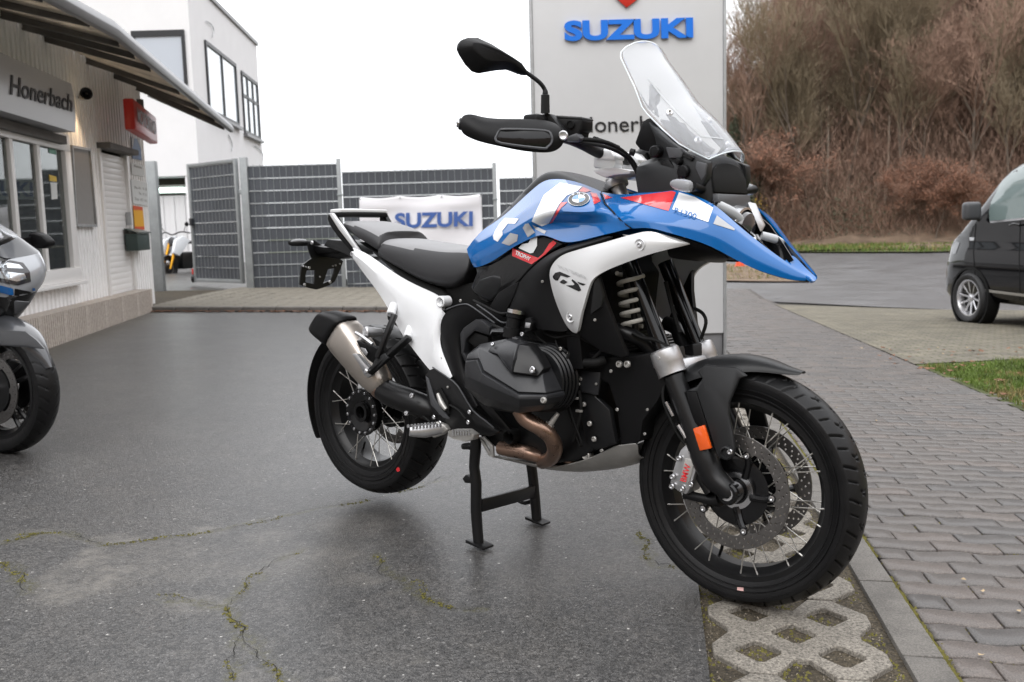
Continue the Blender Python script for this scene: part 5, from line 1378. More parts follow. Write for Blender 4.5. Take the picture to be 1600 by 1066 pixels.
V, F = ring(FX, FZ, [(-.062, .036), (-.062, .050), (-.066, .050), (-.066, .036)], 40); put('sensor_ring', mkmesh(V, F), M_chr, fw)
parts = []
dm_ = disc_mesh(.1425, .11, 5, (.118, .130), 30); xform(dm_, frame((RX, .072, RZ), (1, 0, 0), (0, 0, 1))); put('brake_disc', dm_, M_disc, rw, ang=30)
# rear hub: dark drum with a ring of nuts facing right
V, F = ring(RX, RZ, [(-.050, .066), (-.072, .070), (-.082, .088), (-.088, .088), (-.090, .062), (-.080, .045), (-.080, .028), (-.05, .028)], 60); put('hub_flange', mkmesh(V, F), M_blk_s, rw)
for i in range(15):
    a = 2*pi*i/15; c = Vector((RX+.078*cos(a), -.088, RZ+.078*sin(a))); V, F = bolt_vf(c, (0, -1, 0), .006, .006); put('bolt', mkmesh(V, F), M_chr, rw)
parts = []
V, F = ring(RX, RZ, [(-.078, .024), (-.094, .024), (-.094, .036), (-.078, .036)], 32); put('wheel_nut', mkmesh(V, F), M_blk_m, rw)

# ---------------------------------------------------------------- fork, clamps, axle, caliper  (steered)
AX = Vector((-.4415, 0, .8972))
def fk(y, t, off=0.0): # point along a fork leg, t metres up from axle height
    return Vector((FX-.030-off, y, FZ-.01))+AX*t
for sd in (-1, 1):
    y = sd*.1
    tube('fork_tube', [fk(y, .33), fk(y, .50), fk(y, .68)], [.023, .023, .023], M_blk_s, bike, 20, 1, steer=True)
    o = lathe('fork_clamp', fk(y, .345), AX, [(0, .030), (0, .040), (.030, .042), (.034, .044), (.068, .043), (.072, .040), (.072, .022)], M_alu, bike, 28, steer=True)
    c = fk(y, .378)+Vector((-.055, 0, -.012))
    o2 = box('clamp_lug', c+Vector((.006, sd*.004, 0)), (.045, .022, .058), M_alu, o, Matrix.Rotation(-.45, 3, 'Y'), bevel=.008)
    for q in (.015, -.015):
        V, F = bolt_vf(c+Vector((-.008, sd*.016, 0))+AX*q, (-.25, sd, 0), .010, .006); put('bolt', mkmesh(V, F), M_chr, o)
    lathe('fork_leg', fk(y, .13), AX, [(0, .030), (.0, .033), (.03, .0335), (.21, .030), (.214, .026)], M_blk_m, bike, 24, steer=True)
    foot = tube('fork_foot', [fk(y, .16), fk(y, .10), fk(y, .05)+Vector((.004, 0, 0)), Vector((FX-.012, y, FZ+.01)), Vector((FX, y, FZ-.008))], [.034, .037, .034, .030, .026], M_blk_m, bike, 18, 3, steer=True)
    lathe('axle_boss', (FX, y-.026*sd, FZ), (0, sd, 0), [(-.012, .02), (-.012, .030), (.040, .030), (.045, .026), (.045, .019), (.030, .017), (.030, 0)], M_blk_s, bike, 24, steer=True)
    lathe('axle_end', (FX, y+.008*sd, FZ), (0, sd, 0), [(0, .0175), (.012, .0175), (.012, .011), (-.02, .010)], M_alu, bike, 24, steer=True)
lathe('axle', (FX, -.12, FZ), (0, 1, 0), [(0, .013), (.24, .013)], M_alu, bike, 16, steer=True)
# bridge between the clamps
slab('fork_bridge', [fk(-.07, .39)+Vector((.03, 0, 0)), fk(-.07, .39)-Vector((.05, 0, 0)), fk(-.07, .36)-Vector((.05, 0, 0)), fk(-.07, .36)+Vector((.03, 0, 0))], .14, M_alu, bike, .004, steer=True)
cap = slab('caliper_dummy', [Vector((0, 0, 0)), Vector((.01, 0, 0)), Vector((0, 0, .01))], .01, M_alu, bike, 0); bpy.data.objects.remove(cap)
CAL = [(1073, 692), (1088, 700), (1092, 712), (1089, 730), (1079, 762), (1072, 774), (1060, 769), (1046, 758), (1048, 745), (1055, 721), (1062, 704)]
cal = slab('brake_caliper', [s(u, v, -.118) for u, v in CAL], .075, M_alu, bike, .006, steer=True)
put('brake_caliper', mir_mesh(cal.data), M_alu, bike, True)
o = slab('caliper_face', [s(u, v, -.1215) for u, v in ((1070, 716), (1086, 719), (1076, 757), (1061, 752))], .006, M_alud, cal, .002)
dn = decal('lettering', None, [o], M_red_d, SI, cal, off=.0008, step=3, me2d=xform(text_mesh('BMW', .015, 0), Matrix(((8.0, -9.4, 0, 1072.0), (-27.0, -2.8, 0, 754.0), (0, 0, 1, 0), (0, 0, 0, 1)))))
for (u, v) in ((1061, 716), (1051, 745), (1081, 707), (1050, 760), (1066, 764), (1080, 757)):
    V, F = bolt_vf(s(u, v, -.121), (0, -1, 0), .008, .006); put('bolt', mkmesh(V, F), M_chr, cal)
tube('caliper_bracket', [s(1070, 772, -.085), s(1090, 777, -.085), s(1113, 782, -.085), s(1125, 780, -.085)], [.014, .013, .015, .020], M_blk_m, bike, 10, 3, steer=True)
tube('caliper_bracket', [s(1085, 715, -.09), s(1092, 740, -.09), s(1110, 770, -.09)], [.012, .014, .016], M_blk_m, bike, 10, 3, steer=True)
# brake hose
hose = tube('brake_hose', [s(1046, 590, -.10), s(1037, 605, -.12), s(1036, 625, -.13), s(1045, 650, -.13), s(1057, 675, -.125), s(1070, 694, -.12)], .0042, M_rubs, bike, 8, 5, steer=True)
tube('ferrule', [s(1041, 628, -.1315), s(1052, 650, -.1315)], .0052, M_chr, hose, 8, 1)
tube('ferrule', [s(1060, 664, -.128), s(1072, 684, -.124)], .0065, M_chr, hose, 8, 1)
tube('sensor_cable', [s(1050, 598, -.11), s(1060, 630, -.12), s(1075, 660, -.125), s(1085, 690, -.11)], .003, M_rubs, bike, 6, 4, steer=True)

# ---------------------------------------------------------------- front mudguard (steered)
rows = []
for j, a in enumerate(np.linspace(radians(66), radians(160), 16)):
    q = (a-radians(66))/radians(94); Rt = .352+.014*sin(pi*q)+(.010 if j == 0 else 0)
    w = .078*(.25+.75*min(1, q*3.4))+.012*sin(pi*q); dr = .050*(.2+.8*min(1, q*3))
    r = []
    for k in range(-5, 6):
        t = k/5; yy = w*sin(t*pi/2*.98); rr = Rt-dr*(1-cos(t*pi/2))**1.15
        r.append(Vector((FX+rr*cos(a), yy, FZ+rr*sin(a))))
    rows.append(r)
mud = sheet('front_mudguard', rows, M_blk_g, bike, .003, 1, steer=True, soff=-1)
WING = [(1089, 580), (1100, 570), (1121, 572), (1150, 574), (1167, 588), (1155, 592), (1148, 608), (1139, 629), (1138, 648), (1144, 676), (1148, 700), (1146, 712), (1138, 718), (1124, 717), (1119, 711), (1104, 662), (1088, 613), (1071, 611), (1088, 604), (1097, 592)]
wy = [-.080, -.078, -.076, -.074, -.077, -.082, -.088, -.094, -.097, -.1, -.104, -.106, -.108, -.110, -.110, -.112, -.112, -.110, -.098, -.088]
slab('mudguard_wing', [s(u, v, y-.012) for (u, v), y in zip(WING, wy)], .012, M_blk_g, mud, .004, bseg=3)
put('mudguard_wing', mir_mesh(bpy.data.objects['mudguard_wing'].data), M_blk_g, mud)
slab('mudguard_side', [s(u, v, -.1225) for u, v in ((1071, 611), (1088, 613), (1103, 660), (1117, 706), (1108, 700), (1098, 668), (1083, 660), (1078, 640))], .012, M_blk_p, mud, .002)
V, F = lathe_mesh(s(1135, 708, -.128), (0, -1, 0), [(-.01, .018), (.004, .018), (.006, .014), (-.002, .012), (-.002, 0)], 20); put('boss', mkmesh(V, F), M_blk_g, mud)
V, F = bolt_vf(s(1141, 706, -.128), (0, -1, 0), .008, .006); put('bolt', mkmesh(V, F), M_chr, mud)
rf = slab('reflector', [s(u, v, -.1415) for u, v in ((1082, 670), (1099, 664.5), (1110.5, 701), (1093, 705))], .012, M_ref, bike, .003, steer=True)

# ---------------------------------------------------------------- blue bodywork
cols = [
 [(731, 390, -.100), (733, 398, -.118), (736, 405, -.124), (739, 411, -.126), (742, 417, -.125)],
 [(750, 364, -.092), (752, 378, -.128), (752, 392, -.143), (751, 405, -.146), (750, 418, -.141)],
 [(768, 353, -.082), (772, 367, -.135), (775, 380, -.156), (776, 393, -.160), (776, 406, -.156)],
 [(790, 338, -.077), (797, 350, -.142), (801, 363, -.170), (801, 375, -.176), (800, 387, -.172)],
 [(812, 317, -.072), (820, 331, -.145), (827, 345, -.186), (829, 360, -.184), (828, 374, -.184)],
 [(835, 296, -.067), (848, 314, -.150), (858, 332, -.212), (851, 350, -.172), (847, 366, -.200)],
 [(852, 282, -.062), (870, 301, -.160), (884, 330, -.236), (872, 346, -.178), (866, 374, -.218)],
 [(878, 281, -.067), (895, 300, -.168), (910, 333, -.248), (899, 348, -.196), (889, 383, -.236)],
 [(908, 288, -.085), (921, 307, -.178), (936, 330, -.245), (932, 351, -.228), (931, 371, -.242)],
 [(938, 301, -.100), (944, 318, -.178), (960, 334, -.226), (972, 346, -.236), (987, 357, -.235)]]
tank = sheet('tank_panel', [BP(c) for c in cols], M_blue_p, bike, .004, 3, soff=1, ang=60, crease=((0, .9), (1, .55), (2, .85), (3, .5), (4, .9)))
put('tank_panel', mir_mesh(tank.data), M_blue_p, bike, ang=50)
cols = [
 [(940, 302, -.100), (947, 319, -.177), (963, 336, -.225), (975, 348, -.234), (989.5, 357, -.234)],
 [(968, 308, -.110), (980, 323, -.190), (992, 335, -.228), (1002, 345, -.238), (1013, 355, -.238)],
 [(1007, 303, -.115), (1018, 322, -.186), (1026, 338, -.218), (1033, 350, -.228), (1040, 363, -.228)],
 [(1049, 296, -.120), (1057, 317, -.175), (1063, 338, -.200), (1069, 355, -.208), (1075, 372, -.204)],
 [(1077, 304, -.122), (1088, 326, -.165), (1094, 346, -.180), (1099, 364, -.184), (1104, 382, -.180)],
 [(1112, 318, -.116), (1119, 336, -.146), (1123, 356, -.158), (1126, 375, -.160), (1129, 394, -.155)],
 [(1140, 343, -.105), (1145, 358, -.127), (1149, 376, -.137), (1153, 393, -.138), (1157, 410, -.132)],
 [(1165, 365, -.090), (1171, 379, -.107), (1176, 394, -.114), (1181, 408, -.114), (1186, 423, -.108)],
 [(1200, 392, -.070), (1204, 402, -.082), (1208, 412, -.087), (1211, 421, -.086), (1215, 432, -.080)],
 [(1230, 413, -.050), (1233, 420, -.058), (1235, 426, -.060), (1237, 432, -.060), (1239, 438, -.056)],
 [(1257, 431, -.028), (1258, 433, -.030), (1258, 435, -.031), (1258, 436, -.031), (1258, 438, -.030)]]
beak = sheet('beak_panel', [BP(c) for c in cols], M_blue_p, bike, .004, 3, soff=1, ang=60, crease=((0, .9), (1, .6), (3, .7), (4, .9)))
put('beak_panel', mir_mesh(beak.data), M_blue_p, bike, ang=50)
seam_ = decal('panel_gap', [(937.6, 301), (939.8, 301.5), (945, 318), (962, 335), (974, 346), (989.5, 357.4), (986.5, 357.6), (972, 347), (960, 336), (943.4, 319)], [tank, beak], M_rubs, BI, tank, off=.0026, step=4)
# tip of the beak joining both blades
P0 = b(1257, 431, -.028); P1 = b(1258, 438, -.030); Pr = b(1200, 392, -.070); Pf = b(1228, 414, -.050)
V = []; rows = []
for (p, w, dz) in ((Pr, .066, -.030), (Pf, .048, -.022), (P0, .027, -.004), (P0+Vector((.012, 0, -.006)), .020, -.008)):
    rows.append([Vector((p.x, -w, p.z+dz*.2)), Vector((p.x, -w*.5, p.z+dz)), Vector((p.x, 0, p.z+dz*1.15)), Vector((p.x, w*.5, p.z+dz)), Vector((p.x, w, p.z+dz*.2))])
sheet('beak_tip', rows, M_blue_p, bike, .006, 2, soff=1)
rows = []
for (u, v, w) in ((1157, 410, .132), (1186, 423, .108), (1215, 432, .080), (1239, 438, .056), (1258, 438, .030)):
    p = b(u, v, -w); rows.append([Vector((p.x, -w+.004, p.z+.002)), Vector((p.x, 0, p.z-.004)), Vector((p.x, w-.004, p.z+.002))])
sheet('beak_underside', rows, M_blk_p, bike, .004, 1, soff=1)
# dark tunnel behind the head lamp
# ---- graphics on the panels
def dec(name, poly, mat, tg, parent): return decal(name, poly, tg, mat, BI, parent, off=.0012)
T = [tank]
dec('graphic', [(811, 342), (805, 350), (794, 349.5), (785, 361), (786, 367), (778, 378), (772, 375), (770.5, 369), (774, 361), (781, 350), (789, 341)], M_wht_d, T, tank)
dec('graphic', [(784, 380), (797.6, 364), (810, 367), (808, 377), (796, 384)], M_gry_d, T, tank)
dec('graphic', [(817, 356), (821, 350), (826, 349), (836, 363.5), (825, 371)], M_gry_d, T, tank)
dec('graphic', [(832, 351.5), (854, 361.5), (851, 366), (837, 358.5)], M_gry_d, T, tank)
dec('graphic', [(831, 346), (850, 305), (875, 286), (910, 292), (903, 299), (886, 306), (874, 320), (857, 350), (847, 354)], M_wht_d, T, tank)
dec('graphic', [(877, 317), (887, 316), (882, 321), (877, 325), (863, 348.5), (858.5, 350)], M_red_d, T, tank)
dec('graphic', [(911, 292.5), (924, 298.5), (916, 301), (904, 299.5)], M_red_d, T, tank)
dec('graphic', [(922, 301), (932, 303), (938.5, 315), (928, 320), (926, 311)], M_red_d, T, tank)
B_ = [beak]
dec('graphic', [(969, 309.5), (1050, 299), (1056, 301), (1044.5, 330)], M_red_d, B_, beak)
dec('graphic', [(942.5, 303.5), (957, 309.5), (946, 312)], M_red_d, B_, beak)
dec('graphic', [(1061, 301), (1086, 308.5), (1114, 325), (1106.5, 347.5), (1050.5, 327.5)], M_wht_d, B_, beak)
dec('graphic', [(1120, 337), (1148, 358), (1147, 360.5), (1114.5, 350)], M_gry_d, B_, beak)
tm = xform(text_mesh('R1300', .01, 0), Matrix(((34, 2.5, 0, 1053), (10.5, -8.0, 0, 333), (0, 0, 1, 0), (0, 0, 0, 1))))
decal('lettering', None, B_, M_blue_p, BI, beak, off=.0032, step=3, me2d=tm)
# roundel
def ell(cx, cy, rx, ry, a0=0, a1=2*pi, n=28, tilt=-.12):
    P = []
    for i in range(n): a = a0+(a1-a0)*i/(n-1 if a1-a0 < 6 else n); x, y = rx*cos(a), ry*sin(a); P.append((cx+x*cos(tilt)-y*sin(tilt), cy+x*sin(tilt)+y*cos(tilt)))
    return P
ec = (904.8, 312.3)
bg_ = decal('badge', ell(*ec, 17, 10.5), T, M_chr, BI, bike, off=.0030, step=4)
decal('badge_ring', ell(*ec, 16, 9.8), T, M_blk_s, BI, bg_, off=.0036, step=4)
decal('badge_centre', ell(*ec, 10.2, 6.2), T, M_wht_d, BI, bg_, off=.0042, step=4)
M_bblue = pm('badge_blue', (0.02, 0.22, 0.55), .2, coat=1)
for a in (0, pi): decal('badge_quarter', [ec]+ell(*ec, 9.6, 5.8, a, a+pi/2, 9), T, M_bblue, BI, bg_, off=.0048, step=4)
for i, (ch, a) in enumerate((('B', -2.25), ('M', -1.57), ('W', -.89))):
    cx_, cy_ = ec[0]+13.1*cos(a), ec[1]+8*sin(a)
    decal('badge_letter', None, T, M_wht_d, BI, bg_, off=.0048, step=4, me2d=xform(text_mesh(ch, .02, 0), Matrix(((3.6, 0, 0, cx_-1.8), (0, -2.6, 0, cy_+1.3), (0, 0, 1, 0), (0, 0, 0, 1)))))

# ---- centre tank cover, band beside the blue panel
ec_ = [(731, 390, .100), (750, 364, .092), (768, 353, .082), (790, 338, .077), (812, 317, .072), (835, 296, .067), (852, 282, .062), (878, 281, .067), (908, 288, .085), (938, 301, .1)]
up = [.004, .008, .016, .022, .030, .034, .030, .022, .012, .004]
rows = []
for (u, v, w), h in zip(ec_, up):
    p = b(u, v, -w); p.z += .001; rows.append([Vector((p.x-.003, -w+.004, p.z)), Vector((p.x-.014, -w*.8, p.z+h*.95)), Vector((p.x-.016, -w*.35, p.z+h*1.12)), Vector((p.x-.016, 0, p.z+h*1.1)), Vector((p.x-.016, w*.35, p.z+h*1.12)), Vector((p.x-.014, w*.8, p.z+h*.95)), Vector((p.x-.003, w-.004, p.z))])
tc_ = sheet('tank_cover', rows, M_blk_g, bike, .004, 2, soff=1)
decal('recess_panel', [(768, 351), (790, 329), (812, 306), (820, 303), (824, 305), (806, 321), (786, 339), (770, 351.5)], [tc_], M_gry_p, BI, tc_, off=.0015)
lathe('filler_cap', b(880, 276, .0)+Vector((0, 0, -.004)), (.12, 0, 1), [(0, .045), (.010, .045), (.014, .038), (.014, 0)], M_blk_p, bike, 28)

# ---- silver radiator shrouds
cols = [[(1080.6, 379.6, -.186), (1080, 381, -.188), (1079, 382, -.186)], [(1060, 374, -.205), (1060, 380, -.212), (1058, 386.5, -.208)], [(1021, 361, -.235), (1022, 378, -.245), (1022, 395, -.240)],
 [(1003, 361.5, -.243), (998, 385, -.256), (992, 405, -.250)], [(955, 376, -.250), (953, 398, -.264), (950, 421, -.258)], [(918, 386, -.252), (925, 410, -.270), (934, 430, -.266)],
 [(884, 396, -.248), (902, 420, -.272), (925, 437, -.270)], [(872, 401, -.244), (892, 428, -.270), (920, 449, -.270)], [(861, 416, -.240), (886, 441, -.268), (916, 463, -.268)], [(857.5, 428, -.237), (882, 456, -.265), (912, 477, -.266)],
 [(862, 453, -.234), (883, 476, -.260), (908, 491, -.262)], [(871, 480, -.232), (888, 496, -.252), (905, 506, -.256)], [(883, 507, -.230), (893, 513, -.240), (902.5, 519, -.244)], [(893, 518.5, -.230), (897, 520, -.234), (901, 521.5, -.236)]]
shr = sheet('radiator_shroud', [BP(c) for c in cols], M_sil_p, bike, .010, 2, soff=1, ang=50)
put('radiator_shroud', mir_mesh(shr.data), M_sil_p, bike, ang=50)
Z_ = lambda L: [(820+x/6.6625, 360+y/6.6625) for x, y in L]
for P in ([(293, 480), (318, 442), (368, 430), (480, 480), (445, 492), (375, 470), (332, 505), (345, 522), (322, 520), (300, 503)], [(362, 538), (402, 510), (448, 540), (412, 560), (385, 552)], [(430, 572), (505, 572), (520, 560), (488, 522), (500, 508), (560, 560), (590, 625), (562, 636)], [(543, 533), (636, 560), (608, 576), (570, 560)]):
    decal('graphic', Z_(P), [shr], M_blk_s, BI, shr, off=.0012, step=3)
M_emb = pm('embossed_grey', (0.50, 0.505, 0.51), .3, metal=.2)
decal('lettering', None, [shr], M_emb, BI, shr, off=.0020, step=3, me2d=xform(text_mesh('R1300', .02, 0), Matrix(((43, -4.5, 0, 875), (17.5, -6.5, 0, 419.5), (0, 0, 1, 0), (0, 0, 0, 1)))))
for (u, v) in ((1000.5, 383.5), (892.5, 496.5)):
    hit = decal('x', [(u-1, v-1), (u+1, v-1), (u, v+1)], [shr], M_chr, BI, None, off=0); c = Vector(hit.data.vertices[0].co); bpy.data.objects.remove(hit)
    V, F = lathe_mesh(c, (0, -1, -.05), [(.0, .016), (.0018, .015), (.0005, .012), (-.002, .010)], 20); put('washer', mkmesh(V, F), M_sil_p, shr)
    V, F = bolt_vf(c, (0, -1, -.05), .0075, .005); put('bolt', mkmesh(V, F), M_chr, shr)
# black cowl behind the shroud
cols = [[(948, 368, -.238), (962, 372, -.246)], [(900, 381, -.236), (906, 392, -.246)], [(880, 386, -.232), (880, 400, -.242)], [(852, 400, -.215), (864, 416, -.236)], [(828, 422, -.200), (862, 432, -.232)], [(810, 441, -.192), (860, 446, -.228)], [(799, 468, -.188), (868, 470, -.226)], [(790, 492, -.184), (880, 500, -.222)], [(800, 508, -.18), (896, 522, -.22)]]
cols = [[c[0], (c[0][0]*.5+c[1][0]*.5, c[0][1]*.5+c[1][1]*.5, min(c[0][2], c[1][2])-.012), c[1]] for c in cols]
cowl = sheet('air_duct_cowl', [BP(c) for c in cols], M_blk_p, bike, .004, 2, soff=1); put('air_duct_cowl', mir_mesh(cowl.data), M_blk_p, bike)
slab('cowl_rib', BP([(845, 468, -.222), (849, 460, -.224), (853, 458, -.226), (850, 478, -.224), (845, 484, -.222)]), .004, M_gry_p, cowl, .001)
# knee panels
kp = slab('side_panel', BP([(742, 417, -.130), (776, 405, -.150), (800, 386, -.166), (845, 365, -.186), (882, 381, -.215), (856, 396, -.205), (828, 421, -.185), (811, 440, -.17), (798, 452, -.162), (780, 466, -.152), (764, 474, -.145), (750, 469, -.140), (738, 456, -.132), (735, 449, -.128), (744, 427, -.13)]), .03, M_blk_s, bike, .006, bseg=3)
put('side_panel', mir_mesh(kp.data), M_blk_s, bike)
k2 = slab('lower_side_panel', BP([(810.5, 440, -.196), (803, 462, -.196), (785, 497, -.190), (764, 479, -.180), (777, 458, -.185), (795, 447, -.192)]), .03, M_blk_p, bike, .005)
put('lower_side_panel', mir_mesh(k2.data), M_blk_p, bike)
k3 = slab('intake_snorkel', BP([(737, 452, -.14), (748, 437, -.152), (768, 430, -.16), (782, 432, -.162), (784, 446, -.160), (776, 462, -.155), (766, 472, -.150), (752, 467, -.146), (740, 460, -.142)]), .03, M_blk_g, bike, .01, bseg=3)
D_ = [kp, k3]
dec('graphic', [(801, 388), (841, 403), (849, 396), (859, 380), (865, 376), (870, 380), (852, 398), (831, 413), (800.5, 400)], M_red_d, D_, kp)
decal('graphic', [(811, 387.5), (817, 381.5), (826, 380), (831, 373), (840, 370), (840, 384), (834, 395), (829, 396)], D_, M_wht_d, BI, kp, off=.0022)
decal('lettering', None, D_, M_wht_d, BI, kp, off=.0026, step=3, me2d=xform(text_mesh('TROPHY', .03, 0), Matrix(((23, 2.0, 0, 805.5), (10.5, -6.0, 0, 397.5), (0, 0, 1, 0), (0, 0, 0, 1)))))

# ---- nose: lamp housing, radar box, cockpit sides
RBX = b(1116, 285, -.088).x
rb_ = [(1116, 301), (1115, 280), (1116, 268), (1122, 262), (1130, 259), (1139, 258.5)]
fr = []
for (u, v) in rb_: p = bx(u, v, RBX+.004); fr.append((p.y, p.z))
half = [(-.088, bx(1116, 301, RBX).z), (-.090, bx(1115, 278, RBX).z), (-.080, bx(1117, 267, RBX).z+.004), (-.060, bx(1125, 260, RBX).z+.004), (-.030, bx(1133, 257, RBX).z+.004), (0, bx(1138, 256.5, RBX).z+.004)]
full = half+[(-y, z) for y, z in half[-2::-1]]; n = len(full)
zl = full[0][1]
sl = lambda z: RBX-(z-zl)*.22                       # face leans back a little
V = [Vector((sl(z)+.006, y, z)) for y, z in full]+[Vector((sl(z)-.02, y, z)) for y, z in full]
radar = put('radar_panel', applymods(mkmesh(V, [tuple(range(n)), tuple(range(2*n-1, n-1, -1))]+[(i, (i+1) % n, n+(i+1) % n, n+i) for i in range(n)]), bevel=.004), M_rubs, bike)
V = []; rings_ = []
for (dx, sc_, dz) in ((.0, 1.06, .004), (-.006, 1.16, .008), (-.05, 1.34, .012), (-.13, 1.45, .012), (-.22, 1.30, .0)):
    rings_.append([Vector((sl(z)+dx, y*sc_, zl+(z-zl)*(1+(sc_-1)*.7)+dz*(1 if z > zl+.02 else -4))) for y, z in full])
loft('nose_housing', rings_, M_blk_g, bike, 0, bevel=.003, cap=True)
# pale lower lip of the radar box
lip = [(-.088, zl-.004), (.088, zl-.004), (.088, zl-.020), (.040, zl-.052), (-.010, zl-.052), (-.075, zl-.026)]
lip = [(-.090, zl-.003), (.090, zl-.003), (.093, zl-.026), (.055, zl-.040), (-.055, zl-.040), (-.093, zl-.026)]
V = [Vector((RBX+.012+(.008 if i > 2 else 0), y, z)) for i, (y, z) in enumerate(lip)]+[Vector((RBX-.03, y, z)) for y, z in lip]; n = 6
put('radar_lip', applymods(mkmesh(V, [tuple(range(n)), tuple(range(2*n-1, n-1, -1))]+[(i, (i+1) % n, n+(i+1) % n, n+i) for i in range(n)]), bevel=.003), M_gry_p, bike)
V = [Vector((RBX+.008, y*1.0, z-.022)) for y, z in [(-.094, zl+.0), (.094, zl), (.096, zl-.026), (.05, zl-.048), (-.05, zl-.048), (-.096, zl-.026)]]; V += [p-Vector((.12, 0, 0)) for p in V]
put('nose_underside', applymods(mkmesh(V, [tuple(range(6)), tuple(range(11, 5, -1))]+[(i, (i+1) % 6, 6+(i+1) % 6, 6+i) for i in range(6)]), bevel=.003), M_blk_s, bike)
# cockpit side cheeks
ck = slab('cockpit_cheek', BP([(1012, 190, -.100), (1022, 200, -.104), (1045, 221, -.110), (1070, 238, -.115), (1092, 248, -.118), (1105, 252, -.118), (1104, 275, -.122), (1097, 289, -.126), (1084, 302, -.128), (1060, 298, -.126), (1040, 292, -.122), (1033, 278, -.12), (1030, 250, -.112), (1022, 215, -.105)]), .03, M_blk_g, bike, .005)
put('cockpit_cheek', mir_mesh(ck.data), M_blk_g, bike)
for P, m in (([(1040, 230), (1063, 232), (1066, 240), (1064, 247), (1045, 247)], M_gry_p), ([(1031, 252), (1045, 250), (1060, 272), (1066, 288), (1052, 292), (1036, 280)], M_blk_p), ([(1088, 252), (1103, 256), (1102, 272), (1096, 284), (1086, 262)], M_gry_p), ([(1068, 236), (1084, 246), (1080, 252), (1066, 244)], M_blk_s)):
    slab('cheek_facet', [b(u, v, -.124) for u, v in P], .012, m, ck, .002)
for (u, v, r) in ((1023.5, 237, .016), (1067.5, 268, .017), (1060, 252.5, .009), (1089, 289, .005)):
    V, F = lathe_mesh(b(u, v, -.128), (0, -1, 0), [(-.02, r*1.05), (.004, r), (.008, r*.8), (.009, 0)], 20); put('boss', mkmesh(V, F), M_blk_p, ck)
# display seen edge-on
dsp = slab('display', BP([(991, 224, -.085), (1003, 191, -.085), (1010, 185, -.085), (1020, 184, -.085), (1026, 196, -.085), (1029, 214, -.085), (1026, 232, -.085), (1012, 238, -.085), (999, 234, -.085)]), .17, M_blk_p, bike, .006)
# windscreen
R_ = [((970, 90), .128), ((978, 108), .134), ((991, 135), .142), ((1003, 167), .150), ((1011, 178), .152), ((1036, 203), .148), ((1061, 225), .134), ((1085, 238), .112), ((1107.5, 249), .092)]
pts = [b(u, v, -a) for (u, v), a in R_]
tops = []
rows = []
ctr_off = [.030, .034, .040, .046, .050, .054, .050, .042, .032]
for (p, ((u, v), a), c) in zip(pts, R_, ctr_off):
    r = []
    for k in range(-6, 7):
        t = k/6; yy = a*t; fwd = c*(1-abs(t)**2.2); dz = fwd*.75
        r.append(Vector((p.x+fwd, yy, p.z+dz)))
    rows.append(r)
# rounded top edge
p = rows[0]; q = rows[1]; d = (p[6]-q[6]).normalized()
e0_ = pts[0]; ds_ = (pts[0]-pts[1]).normalized(); ds_.y = 0
def toprow(t):
    w = .128*max(.02, (1-t**2.2))**.5; out = []
    for k in range(-6, 7):
        yy = w*k/6; fwd = .030*(1-abs(yy/.128)**2.2); q = e0_+ds_*(.042*t); out.append(Vector((q.x+fwd, yy, q.z+fwd*.75)))
    return out
rows = [toprow(t) for t in (1.0, .95, .85, .65, .35)]+rows
scrn = sheet('windscreen', rows, M_scr, bike, .0035, 1, soff=0, ang=180)
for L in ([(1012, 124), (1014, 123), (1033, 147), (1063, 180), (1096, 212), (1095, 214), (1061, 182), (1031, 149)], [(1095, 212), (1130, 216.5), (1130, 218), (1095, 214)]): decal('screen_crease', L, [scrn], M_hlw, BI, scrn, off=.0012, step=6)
# bright cut edge of the screen
edge = [r[0] for r in rows[::-1]]+[rows[0][i] for i in range(1, 12)]+[r[-1] for r in rows]
tube('screen_edge', edge, .0020, pm('screen_edge', (.75, .82, .86), .15, coat=1), scrn, 6, 1)
tube('screen_edge', rows[-1], .0020, bpy.data.materials['screen_edge'], scrn, 6, 2)
for (u, v, y) in ((1046, 177, -.108), (1090, 220, -.082)):
    for sg in (1, -1):
        c = b(u, v, y); c.y *= sg; nn = Vector((.75, -.45*sg, .45)).normalized(); V, F = lathe_mesh(c, nn, [(-.006, .008), (.001, .011), (.004, .010), (.006, .006), (.004, .003)], 16); put('screen_bolt', mkmesh(V, F), M_chr, scrn)
slab('screen_bracket', BP([(1040, 180, -.095), (1052, 183, -.095), (1094, 226, -.085), (1100, 246, -.09), (1086, 236, -.09), (1060, 212, -.095)]), .012, M_blk_p, bike, .003, mirror=True)
# head lamp
hc_ = b(1176, 356, 0)
lathe('headlamp_lens', hc_+Vector((-.030, 0, 0)), (.95, 0, -.12), [(-.02, .050), (.0, .048), (.018, .040), (.026, .024), (.028, 0)], M_hld, bike, 28)
lathe('headlamp_bezel', hc_+Vector((-.034, 0, 0)), (.95, 0, -.12), [(-.02, .048), (-.02, .058), (.010, .056), (.012, .050)], M_chr, bike, 28)
V, F = box_vf(hc_+Vector((-.09, 0, .0)), (.10, .13, .11)); put('headlamp_body', applymods(mkmesh(V, F), bevel=.012), M_blk_s, bike)
for (u0, v0, u1, v1, ya, yb_, w0, w1) in ((1120, 320, 1158, 344, -.088, -.030, .013, .011),):
    A_ = b(u0, v0, ya); C_ = b(u1, v1, yb_)
    for sg in (1, -1):
        a = A_.copy(); c = C_.copy(); a.y *= sg; c.y *= sg
        tube('light_bar', [a, a.lerp(c, .5)+Vector((.008, 0, 0)), c], [w0, .014, w1], M_hlw, bike, 10, 3, flat=.65)
a = b(1224, 379, .085); c = b(1190, 368, .030)
